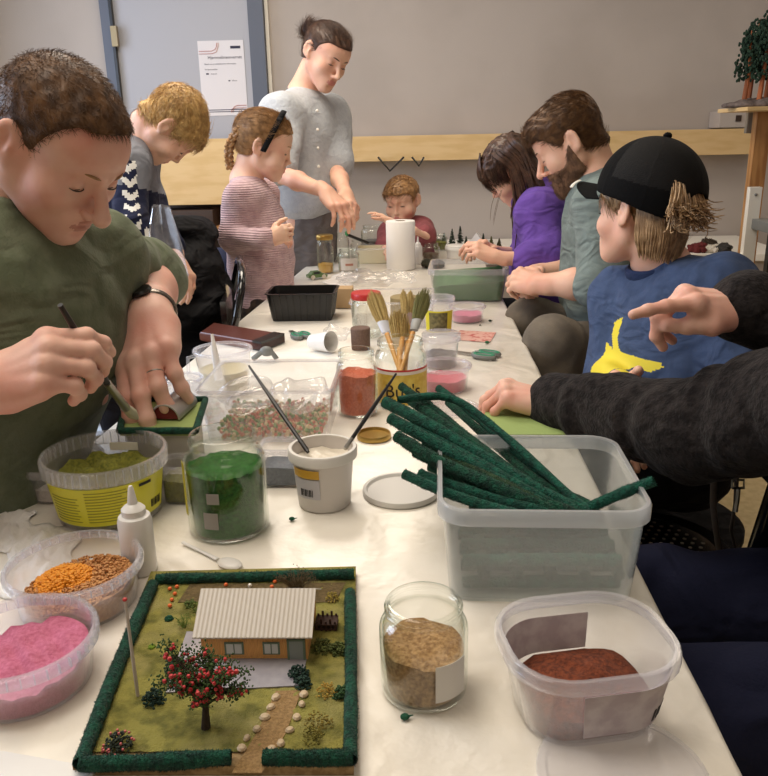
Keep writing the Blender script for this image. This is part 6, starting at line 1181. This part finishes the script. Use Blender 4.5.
# second-level parts of the model: windows, door and roof belong to the house
ROOF = pm('pale_corrugated_roof', srgb(212, 204, 192), .7, bump=.5, wave=(75, .15, 'X'), bd=.001); b = MB(); ov = .006
for s_ in (0, 1):
    ya, za_ = (-.006, eh-.001) if s_ == 0 else (dp+.006, eh-.001); yb, zb = dp/2, rh
    n = 46; R0 = []; 
    for i in range(n+1):
        x = -ov+(Lh+2*ov)*i/n; w_ = .0007*math.sin(i*math.pi); w_ = .00012*(1 if i % 2 else -1)
        R0.append([hp(x, ya, za_+w_), hp(x, yb, zb+w_), hp(x, yb, zb+w_-.0014), hp(x, ya, za_+w_-.0014)])
    b.rings(R0)
b.build('roof', ROOF, HS)
SAGE = pm('sage_window_frame', srgb(110, 128, 108), .7); PANE = pm('pale_pane', srgb(206, 208, 204), .3)
for x0, x1 in ((.022, .040), (.058, .074)):
    b = MB(); b.rings([[hp(x, -.0012, z) for x, z in ((x0, .006), (x1, .006), (x1, .019), (x0, .019))], [hp(x, .001, z) for x, z in ((x0, .006), (x1, .006), (x1, .019), (x0, .019))]]); b.build('window_frame', SAGE, HS, smooth=False)
    m_ = (x0+x1)/2
    b = MB()
    for a_, c_ in ((x0+.0018, m_-.0006), (m_+.0006, x1-.0018)): b.rings([[hp(x, -.0018, z) for x, z in ((a_, .0075), (c_, .0075), (c_, .0175), (a_, .0175))], [hp(x, -.0010, z) for x, z in ((a_, .0075), (c_, .0075), (c_, .0175), (a_, .0175))]])
    b.build('window_pane', PANE, HS, smooth=False)
b = MB(); b.rings([[hp(x, -.0014, z) for x, z in ((.083, 0), (.096, 0), (.096, .021), (.083, .021))], [hp(x, .001, z) for x, z in ((.083, 0), (.096, 0), (.096, .021), (.083, .021))]]); b.build('door', pm('grey_little_door', srgb(150, 158, 156), .7), HS, smooth=False)
b = MB()
for a_, c_, z1_, z2_ in ((.081, .083, 0, .023), (.096, .098, 0, .023), (.081, .098, .021, .023)): b.rings([[hp(x, -.0022, z) for x, z in ((a_, z1_), (c_, z1_), (c_, z2_), (a_, z2_))], [hp(x, .001, z) for x, z in ((a_, z1_), (c_, z1_), (c_, z2_), (a_, z2_))]])
b.build('door_frame', SAGE, HS, smooth=False)
# tree
rn = random.Random(12); tr = MB(); t0 = D(206, 728, .001); top_ = t0+V3(.004, .002, .045); tr.tube([t0, t0+V3(.001, 0, .015), t0+V3(.002, .001, .028), top_], [.0042, .0030, .0026, .0018], 8); tips = []
for i in range(22):
    a = rn.uniform(0, 6.283); h = rn.uniform(.018, .038); L_ = rn.uniform(.014, .031)*(1.15 if abs(math.cos(a)) > .6 else .7); s_ = t0+V3(.002, 0, h); e = s_+V3(math.cos(a)*L_, math.sin(a)*L_*.8, rn.uniform(.006, .030)); m_ = (s_+e)/2+V3(0, 0, .004); tr.tube([s_, m_, e], [.0013, .0010, .0005], 5); tips += [e, m_*.4+e*.6, m_]
    for k in range(2): e2 = e+V3(rn.uniform(-.010, .010), rn.uniform(-.008, .008), rn.uniform(-.002, .012)); tr.tube([m_, e2], [.0007, .0003], 4); tips.append(e2)
TR = tr.build('tree', pm('dark_bark', srgb(60, 46, 36), .9, bump=.6, bscale=500), DG)
b = MB()
for p in tips:
    for k in range(24): q = p+V3(rn.gauss(0, .0034), rn.gauss(0, .0034), rn.gauss(0, .003)); b.ball(q, (rn.uniform(.0008, .0016), rn.uniform(.0006, .0014), .0006), 5, M=Matrix.Rotation(rn.random()*3, 3, 'X')@Matrix.Rotation(rn.random()*3, 3, 'Y'))
b.build('leaves', pm('dark_leaf', srgb(66, 94, 40), .8, col2=srgb(44, 66, 30), nscale=200), TR)
b = MB()
for p in tips:
    if rn.random() < .50:
        for k in range(4): q = p+V3(rn.gauss(0, .003), rn.gauss(0, .003)-.002, rn.gauss(.002, .002)); b.ball(q, rn.uniform(.0012, .0022), 6)
b.build('blossoms', pm('red_blossom', srgb(190, 40, 50), .8, col2=srgb(210, 84, 84), nscale=300), TR)
# bushes and flowers
def bush(name, px, py, r, col, sq=.8, n=160, dots=None, leafr=.0013):
    c = D(px, py, .001); b = MB(); rr = random.Random(px*7+py)
    for k in range(n):
        a = V3(rr.gauss(0, 1), rr.gauss(0, 1), rr.gauss(0, 1)); a = unit(a)*r*rr.random()**.4; a[2] = abs(a[2])*sq*1.4; b.ball(c+a, (leafr*rr.uniform(.6, 1.4), leafr, leafr*.7), 5)
    o = b.build(name, pm('%s_%d_%d' % (name, px, py), col, .9, col2=tuple(x*.6 for x in col[:3])+(1,), nscale=260), DG)
    if dots:
        b = MB()
        for k in range(22): a = V3(rr.gauss(0, 1), rr.gauss(0, 1)-.4, rr.gauss(0, 1)); a = unit(a)*r*1.02; a[2] = abs(a[2])*sq*1.4; b.ball(c+a, .0013, 5)
        b.build('bush_flowers', dots, o)
DK = srgb(30, 58, 46)
for a in ((176, 668, .0115, DK), (154, 702, .0110, DK), (299, 677, .0105, DK), (303, 686, .0085, DK), (342, 696, .0085, srgb(48, 80, 40)), (322, 650, .011, srgb(96, 104, 48)), (338, 652, .009, srgb(84, 96, 44)), (169, 620, .0042, srgb(20, 84, 60)), (152, 648, .003, srgb(120, 150, 40))): bush('bush', *a)
bush('flowering_bush', 119, 748, .0125, srgb(52, 62, 48), dots=pm('pink_dot', srgb(206, 110, 110), .8)); 
for a in ((327, 694, .011, srgb(186, 150, 62)), (318, 727, .013, srgb(140, 122, 48)), (312, 738, .010, srgb(132, 124, 52)), (333, 600, .009, srgb(170, 150, 66)), (199, 612, .010, srgb(120, 122, 56)), (190, 606, .007, srgb(90, 110, 50))): bush('dry_bush', *a, n=90, leafr=.0010)
def twig_bush(px, py, r, h, col, n=60):
    c = D(px, py, .001); b = MB(); rr = random.Random(px)
    for k in range(n):
        a = rr.uniform(0, 6.283); q = rr.random()**.5; e = c+V3(math.cos(a)*r*q*1.5, math.sin(a)*r*q, h*rr.uniform(.5, 1)); b.tube([c+V3(math.cos(a)*r*q*.3, 0, 0), (c+e)/2+V3(rr.gauss(0, .001), 0, .001), e], [.0004, .0003, .0002], 3)
        for j in range(3): b.ball(e+V3(rr.gauss(0, .0015), rr.gauss(0, .0015), rr.gauss(0, .001)), .0006, 4)
    b.build('twig_bush', pm('twig_%d' % px, col, .9), DG)
twig_bush(297, 590, .016, .022, srgb(104, 90, 66), 90); twig_bush(205, 622, .010, .022, srgb(112, 134, 62), 40); twig_bush(184, 628, .006, .012, srgb(112, 134, 62), 20)
PUM = pm('pumpkin_orange', srgb(224, 104, 40), .6)
for px, py in ((177, 588), (175, 595), (172, 601), (170, 607), (226, 586), (224, 592), (275, 583), (272, 588), (270, 594), (170, 590)): MB().ball((0, 0, .0018), (.0024, .0024, .002), 8).build('pumpkin', PUM, DG, loc=D(px, py, .002))
for px, py in ((250, 587), (251, 593), (248, 596)): MB().ball((0, 0, .002), (.0024, .0022, .0024), 7).build('white_flower', MT['white'], DG, loc=D(px, py, .002))
STN = pm('pale_pebble', srgb(206, 186, 156), .8, col2=srgb(180, 156, 124), nscale=200)
for i, (px, py) in enumerate(((276, 699), (271, 709), (265, 719), (257, 731), (247, 740), (242, 750), (304, 696), (302, 706), (297, 719), (290, 732), (281, 745), (272, 751))):
    rr = random.Random(i); b = MB(); b.ball((0, 0, .002), (.0042*rr.uniform(.8, 1.2), .0034*rr.uniform(.8, 1.3), .0028), 8, M=Matrix.Rotation(rr.random()*3, 3, 'Z')); b.build('stepping_stone', STN, DG, loc=D(px, py, .001))
b = MB(); pf = D(138, 697, 0); hq = W(138, 606, depth(pf+dc)*.93)-dc; b.tube([pf, pf+V3(0, 0, .098)], [.0017, .0014], 8); fp = b.build('flagpole', pm('pale_pole', srgb(206, 194, 182), .6), DG); MB().ball(pf+V3(0, 0, .099), (.0022, .0022, .0018), 8).build('flagpole_knob', RED, fp)
b = MB(); cc_ = D(327, 628, 0)
for i in range(5):
    for s_ in (-1, 1): b.box(cc_+V3(-.010+i*.0045, s_*.007-.0006, 0), cc_+V3(-.008+i*.0045, s_*.007+.0006, .012+.003*(i % 2)))
for z in (.003, .008): b.box(cc_+V3(-.011, -.0085, z), cc_+V3(.011, .0085, z+.0014))
b.build('wooden_crate', pm('dark_brown_wood', srgb(62, 40, 32), .8), DG, smooth=False)
# ------------------------------------------------------------------ the board the man is gluing, on its low box
hz = .830
def PB(px, py, z=hz): return P(px, py, z)
q = [PB(120, 436), PB(196, 436), PB(206, 404), PB(128, 404)]; ctr = sum(q)/4
st_ = [V3(p[0], p[1], 0) for p in (ctr+(x-ctr)*.86 for x in q)]; b = MB(); cz = V3(ctr[0], ctr[1], TZ+.001); b.rings([[(p[0]-cz[0], p[1]-cz[1], z) for p in st_] for z in (0, hz-TZ-.0012)]); tag(b.build('cardboard_box', pm('grey_card', srgb(196, 190, 180), .9), loc=cz, smooth=False), 'low pale box under the little barn model behind the bucket', 'box')
BM = thing('barn_model', 'small model board with a maroon barn being glued by the man in green', 'model', V3(ctr[0], ctr[1], hz))
b = MB(); b.rings([[(p[0]-ctr[0], p[1]-ctr[1], z) for p in q] for z in (.0003, .005)]); b.build('board', pm('pale_green_ground', srgb(150, 168, 100), .9, bump=.5, bscale=300, bd=.001), BM, smooth=False)
for i in range(4): fuzz_rod('hedge', [q[i]+V3(0, 0, .008)-V3(ctr[0], ctr[1], hz), (q[i]+q[(i+1) % 4])/2+V3(0, 0, .008)-V3(ctr[0], ctr[1], hz), q[(i+1) % 4]+V3(0, 0, .008)-V3(ctr[0], ctr[1], hz)], .005, GRN[1], None, parent=BM, n=900)
a0 = PB(166, 424); a1 = PB(190, 402); ax = unit((a1-a0)*V3(1, 1, 0)); sd = V3(-ax[1], ax[0], 0); L_ = .072; o_ = V3(ctr[0], ctr[1], hz); r = .020
def bp(t, a, rr=r): return a0*V3(1, 1, 0)+V3(0, 0, hz+.006)+ax*t*L_+sd*math.cos(a)*rr+V3(0, 0, math.sin(a)*rr+.002)-o_
b = MB(); b.rings([[bp(t, a) for a in np.linspace(0, math.pi, 18)] for t in (0, 1)]); BB = b.build('barn', pm('maroon_wall', srgb(112, 32, 34), .6), BM, auto=30)
b = MB(); b.rings([[bp(t, a, r+.0008) for a in np.linspace(0, math.pi, 18)]+[bp(t, a, r+.0026+.0006*(i % 2)) for a in np.linspace(math.pi, 0, 18)] for i, t in enumerate(np.linspace(-.04, 1.04, 34))]); b.build('barn_roof', pm('silver_corrugated', srgb(190, 186, 182), .35, metal=.5), BB, auto=30)
# ------------------------------------------------------------------ chairs, coats and the room's edges
SHB = pm('shiny_black_lacquer', srgb(12, 12, 14), .12, coat=.8)
def folding_chair(label, x, y, rz, back=.84, lean=.10):
    t = thing('folding_chair', label, 'chair', (x, y, 0), rz)   # faces +x
    R = .011
    for s_ in (-1, 1):
        MB().tube(smooth_path([(.20, s_*.19, .0), (.02, s_*.19, .30), (-.16, s_*.19, .58), (-.23, s_*.185, .78)], 5), R, 10).build('frame_tube', SHB, t)
        MB().tube([(-.20, s_*.165, 0), (.16, s_*.165, .45)], R, 10).build('leg', SHB, t)
    top_ = smooth_path([(-.23, -.185, .78), (-.25, -.165, .86), (-.255, -.09, .895), (-.256, 0, .90), (-.255, .09, .895), (-.25, .165, .86), (-.23, .185, .78)], 5); MB().tube(top_, R, 10).build('back_bow', SHB, t)
    b = MB(); b.rings([[(-.205-.02*(1-abs(u)), u*.175, .62+z) for u in np.linspace(-1, 1, 9)]+[(-.190-.02*(1-abs(u)), u*.175, .62+z) for u in np.linspace(1, -1, 9)] for z in (0, .06, .16, .20)]); b.build('backrest', SHB, t)
    b = MB(); b.rings([rrect(.38, .37, .06, .445), rrect(.40, .39, .07, .455), rrect(.40, .39, .07, .465), rrect(.37, .36, .06, .475)]); b.build('seat', SHB, t, loc=(.02, 0, 0)); return t
p = W(243, 290, 2.28); folding_chair('shiny black folding chair with its bowed back beside the girl in pink', p[0]-.25, p[1]-.06, math.pi+.25)
# dark coats draped on the nearer chair
def blob(name, parts, mat, label, cat, h=.010, amp=.006, fr=26, seed=0):
    c = V3(parts[0][0]); L = np.min([p[0] for p in parts], 0)*0; pr = [rc(a, b_, r1, r2) for a, b_, r1, r2 in parts]; L = np.min([p[0] for p in pr], 0)-.04; U = np.max([p[1] for p in pr], 0)+.04; g = Grid(L, U, h)
    for q in pr: g.put(q, .05)
    g.noise(amp, fr, seed); g.clip((0, 0, -1), V3(0, 0, .005)); v, f = g.mesh(); o0 = V3((L[0]+U[0])/2, (L[1]+U[1])/2, max(.005, L[2])); return tag(link(name, newmesh(v-o0, f, mat), None, o0), label, cat)
blob('coat', [(W(182, 238, 2.4), W(176, 300, 2.35), .07, .11), (W(198, 240, 2.45), W(208, 300, 2.4), .05, .08), (W(176, 300, 2.35), W(180, 360, 2.3), .11, .10)], MT['blackfabric'], 'black padded coat heaped beside the folding chair behind the blond boy', 'coat', amp=.012, fr=34, h=.008, seed=4)
blob('dark_jacket', [(W(222, 268, 2.75), W(228, 330, 2.7), .07, .09)], pm('dark_blue_cloth', srgb(24, 34, 62), .9), 'dark blue jacket on the floor side beyond the black coat', 'jacket', amp=.008, seed=7)
c = W(232, 297, 2.9); tag(MB().box((-.13, -.10, 0), (.13, .10, .20), bev=.004).build('cardboard_carton', pm('carton', srgb(148, 108, 66), .9), loc=(c[0], c[1], 0)), 'brown cardboard carton on the floor behind the folding chairs', 'carton')
# floor-standing metal chair at the right, perforated seat, seen between the arms
c = P(648, 548, .46); c2 = V3(c[0], c[1], 0); t = thing('perforated_stool', 'black stool with a perforated metal seat between boy and person in charcoal', 'stool', c2); zs = c[2]
b = MB(); Rr = .15
b.lathe([(Rr-.02, zs-.012), (Rr, zs-.010), (Rr+.006, zs), (Rr, zs+.006), (Rr-.02, zs+.002)], closed=True, seg=48); b.lathe([(0, zs-.004), (Rr-.015, zs-.002), (Rr-.015, zs+.001), (0, zs-.001)], seg=48); S_ = b.build('seat', MT['blackmetal'], t)
b = MB(); k = 0
for i in range(-7, 8):
    for j in range(-7, 8):
        x, y = (i+.5*(j % 2))*.020, j*.0175
        if math.hypot(x, y) < Rr-.03: b.lathe([(0, zs+.0012), (.0038, zs+.0012), (.0038, zs+.0018), (0, zs+.0018)], c=(x, y, 0), seg=10)
b.build('perforation', pm('worn_steel_dot', srgb(120, 112, 96), .5), S_)
for k in range(4): a = math.pi/4+k*math.pi/2; MB().tube([(.10*math.cos(a), .10*math.sin(a), zs-.01), (.17*math.cos(a), .17*math.sin(a), .005)], .011, 8).build('leg', MT['blackmetal'], t)
# bag with strap and buckle hanging at the right
BAGM = pm('olive_brown_canvas', srgb(52, 42, 34), .9, bump=.4, bscale=200); q = W(722, 575, 1.28); t = thing('shoulder_bag', 'dark brown canvas bag with a strap and buckle, under the charcoal sleeve', 'bag', (q[0], q[1], 0))
def L_(px, py, z_): return W(px, py, z_)-V3(q[0], q[1], 0)
b = MB(); b.rings([[(-.11*s+.02*math.sin(3*a)*0+.11*s*math.cos(a)+.11*s, .06*s*math.sin(a), z) for a in np.arange(24)*2*math.pi/24] for s, z in ((.8, .01), (1, .04), (1.02, .2), (.85, L_(722, 590, 1.28)[2]), (.25, L_(722, 560, 1.28)[2]))]); b.build('bag_body', BAGM, t)
b = MB(); b.tube([L_(722, 560, 1.28), L_(716, 530, 1.26), L_(713, 505, 1.25), L_(714, 478, 1.24)], [.020, .014, .013, .013], 10, flat=.25); b.build('strap', BAGM, t)
b = MB(); b.tube([L_(738, 560, 1.28), L_(731, 530, 1.26), L_(735, 505, 1.25), L_(737, 470, 1.24)], [.006, .006, .005, .008], 8, flat=.4); b.build('narrow_strap', BAGM, t)
b = MB(); b.tube([L_(732, 488, 1.24), L_(744, 488, 1.24), L_(744, 480, 1.24), L_(732, 480, 1.24), L_(732, 488, 1.24)], .0022, 6); b.tube([L_(735, 512, 1.24), L_(737, 500, 1.24), L_(738, 489, 1.24)], .004, 6); b.build('buckle', MT['steel'], t)
# dark chair leg, standing diagonally at the right edge
a, e = W(775, 500, 1.15), W(742, 600, 1.22); d = (e-a); k = (a[2]-.01)/-d[2]; ft = a+d*k; t = thing('dark_chair', 'dark chair with a slanted leg at the right edge behind the bag', 'chair', (ft[0], ft[1], 0)); o_ = V3(ft[0], ft[1], 0)
MB().tube([a+(a-e)*.3-o_, ft-o_], .016, 10).build('leg', MT['blackmetal'], t); sc0 = a+(a-e)*.3
MB().box(sc0-o_+V3(-.05, -.18, 0), sc0-o_+V3(.36, .20, .03), bev=.008).build('seat', MT['blackfabric'], t); MB().tube([sc0-o_+V3(.32, .15, 0), V3(.36, .32, .01)+(sc0-o_)*V3(.5, .5, 0)], .014, 8).build('leg', MT['blackmetal'], t)
# white framed end rail and wood post at the right
def bar(name, p0, p1, w_, d_, mat, parent=None, loc=(0, 0, 0), bev=.002):
    b = MB(); ax = unit(p1-p0); x = unit(np.cross(ax, V3(0, 1, 0))) if abs(ax[2]) > .5 else V3(0, 0, 1); y = np.cross(ax, x); b.rings([[p+x*sx*w_/2+y*sy*d_/2-V3(loc) for sx, sy in ((-1, -1), (1, -1), (1, 1), (-1, 1))] for p in (p0, p1)]); return b.build(name, mat, parent, smooth=False)
zc_ = 2.9; top_ = W(755, 187, zc_); fy = top_[1]; t = thing('white_rack', 'white painted wooden rack end with a cross rail at the right', 'rack', (top_[0], fy, 0)); o_ = V3(top_[0], fy, 0)
bar('post', V3(top_[0], fy, 0), V3(top_[0], fy, top_[2]), .042, .03, MT['white'], t, o_)
r0 = W(690, 268, zc_); bar('rail', V3(r0[0]-.2, fy, r0[2]), V3(top_[0]-.02, fy, r0[2]), .070, .02, MT['white'], t, o_)
for py in (195, 268): s_ = W(752, py, zc_-.02); MB().ball((0, 0, 0), (.006, .003, .006), 8).build('screw', MT['grey'], t, loc=V3(top_[0], fy-.017, s_[2])-o_)
bar('second_post', V3(r0[0]-.2, fy, 0), V3(r0[0]-.2, fy, r0[2]+.03), .042, .03, MT['white'], t, o_)
zc_ = 3.05; pt = W(762, 110, zc_); y_ = pt[1]; t = tag(bar('wooden_post', V3(pt[0]+.005, y_, 0), V3(pt[0]+.005, y_, pt[2]), .055, .045, MT['pine']), 'upright pine post under the high shelf at the right edge', 'post')
# high shelf with the model pine trees
sh0, sh1 = W(733, 108, 2.95), W(800, 100, 2.95); sy = sh0[1]; zt = sh0[2]; tag(MB().box((sh0[0], sy-.14, zt-.014), (sh0[0]+.62, sy+.16, zt), bev=.002).build('high_shelf', MT['ply'], smooth=False), 'pale wooden shelf high at the right edge carrying the model pines', 'shelf')
tag(MB().box((W(749, 108, 3.1)[0], sy+.165, W(749, 128, 3.1)[2]-.02), (sh0[0]+.6, sy+.19, zt-.001), bev=.002).build('shelf_support_board', pm('greyish_wood', srgb(150, 138, 120), .7), smooth=False), 'greyish board holding up the high shelf from behind', 'board')
PT = thing('pine_forest_model', 'model of tall pine trees with orange trunks on a rocky base on the high shelf', 'model', (sh0[0]+.105, sy, zt)); 
g = Grid((-.18, -.12, -.01), (.30, .12, .06), .007); g.put(el((.06, 0, .008), (.20, .10, .026))); g.noise(.003, 70, 3); g.clip((0, 0, -1), (0, 0, .001)); v, f = g.mesh(); link('rock_base', newmesh(v, f, powder('grey_rock', srgb(120, 106, 100), srgb(88, 76, 72), sc=60)), PT)
BARK = pm('orange_pine_bark', srgb(190, 112, 70), .9, bump=.6, bscale=120, col2=srgb(140, 84, 54), nscale=50, stretch=(1, 1, .2)); NEED = pm('dark_pine_needles', srgb(34, 62, 44), .9, col2=srgb(22, 44, 30), nscale=80)
for i, (x, y, h) in enumerate(((-.075, -.02, .26), (-.045, .02, .30), (-.03, -.04, .27), (.01, .0, .36), (.05, -.03, .34), (.09, .03, .40), (.14, -.02, .38), (.19, .02, .33))):
    rn = random.Random(i+40); b = MB(); b.tube([(x, y, .02), (x+.006, y, h*.5), (x+.012*math.sin(i), y, h)], [.010, .008, .002], 8); tk = b.build('pine_trunk', BARK, PT); b = MB()
    for k in range(110):
        z = h*(.42+.58*rn.random()**.8); a = rn.uniform(0, 6.283); q_ = .075*(1.1-z/h)*rn.uniform(.3, 1)+.016; c = V3(x+.008+q_*math.cos(a), y+q_*math.sin(a), z-.3*q_)
        for j in range(5): b.ball(c+V3(rn.gauss(0, .006), rn.gauss(0, .006), rn.gauss(0, .007)), (.0045, .004, .006), 5)
    b.build('pine_crown', NEED, tk)
sb = W(766, 226, 2.85); tag(MB().box((sb[0]-.02, sb[1]-.1, sb[2]-.018), (sb[0]+.3, sb[1]+.1, sb[2]+.018), bev=.003).build('grey_shelf_end', MT['grey']), 'grey shelf end sticking in at the right edge beside the white post', 'shelf')
tag(bar('black_upright', V3(sb[0]+.03, sb[1], 0), V3(sb[0]+.03, sb[1], sb[2]-.019), .03, .03, MT['black']), 'black upright below the grey shelf end', 'upright')
# bits on the bench behind: bottle-brush trees and odds and ends
BZ = .6605
def bb(px, py): return P(px, py, BZ)
def model_tree(px, py, h, r, col, lb):
    c = bb(px, py); t = thing('model_tree', lb, 'model tree', c); MB().lathe([(0, 0), (r*.5, 0), (r*.4, h*.05), (.003, h*.06), (.002, h*.2), (0, h*.2)], seg=10).build('trunk', pm('tree_foot_%d' % px, srgb(80, 58, 40), .9), t); rn = random.Random(px); b = MB()
    for k in range(260): z = h*(.12+.86*rn.random()); a = rn.uniform(0, 6.283); q = r*(1-z/h)*rn.uniform(.5, 1.1)+.002; b.tube([(0, 0, z), (q*math.cos(a), q*math.sin(a), z-.1*q)], [.0012, .0018], 3)
    b.build('needles', pm('needle_%d' % px, col, .9), t); return t
TL = [(444, 247, .075, .022, srgb(52, 62, 46), 'small dark model tree, leftmost on the back bench'), (452, 249, .105, .026, srgb(42, 56, 40), 'dark model fir left of the tallest on the back bench'), (460, 248, .115, .026, srgb(40, 52, 38), 'tallest dark model fir of the left group on the back bench'), (466, 250, .07, .020, srgb(58, 66, 48), 'short model fir at the right of the left group on the bench'), (483, 250, .085, .020, srgb(44, 54, 40), 'model fir beside the white paper tent on the bench'), (491, 251, .075, .024, srgb(96, 92, 50), 'olive-yellow model tree on the bench near the girl in purple'), (499, 250, .06, .02, srgb(84, 78, 56), 'small brownish model tree behind the hands of the girl in purple')]
for a in TL: model_tree(*a)
c = bb(476, 246); b = MB(); b.add([(-.05, 0, 0), (.05, 0, 0), (.0, .0, .07), (-.02, .06, 0), (.07, .06, 0), (.01, .05, .065)], [[0, 1, 2], [5, 4, 3], [0, 2, 5, 3], [1, 4, 5, 2], [0, 3, 4, 1]]); tag(b.build('paper_tent', MT['paper'], loc=c, smooth=False), 'folded white paper tent among the model trees', 'paper')
for i, (px, py, sx, h, col, lb) in enumerate(((436, 246, .05, .035, srgb(96, 92, 70), 'olive-grey moss lump at the left end of the back bench'), (698, 252, .05, .04, srgb(110, 40, 40), 'small dark red heap on the bench behind the boy in the cap'), (716, 252, .07, .035, srgb(226, 216, 200), 'white crumpled piece on the bench behind the boy in the cap'), (707, 250, .04, .05, srgb(70, 56, 44), 'brown twiggy lump on the bench behind the boy in the cap'), (724, 253, .03, .04, srgb(60, 56, 52), 'dark grey piece beside the white one on the bench'))):
    c = bb(px, py)+V3(0, 0, h*.45); lump('craft_scrap', c, (sx, .04, h*.6), powder('scrap_%d' % i, col), lb, 'scrap', seed=i, n=200)
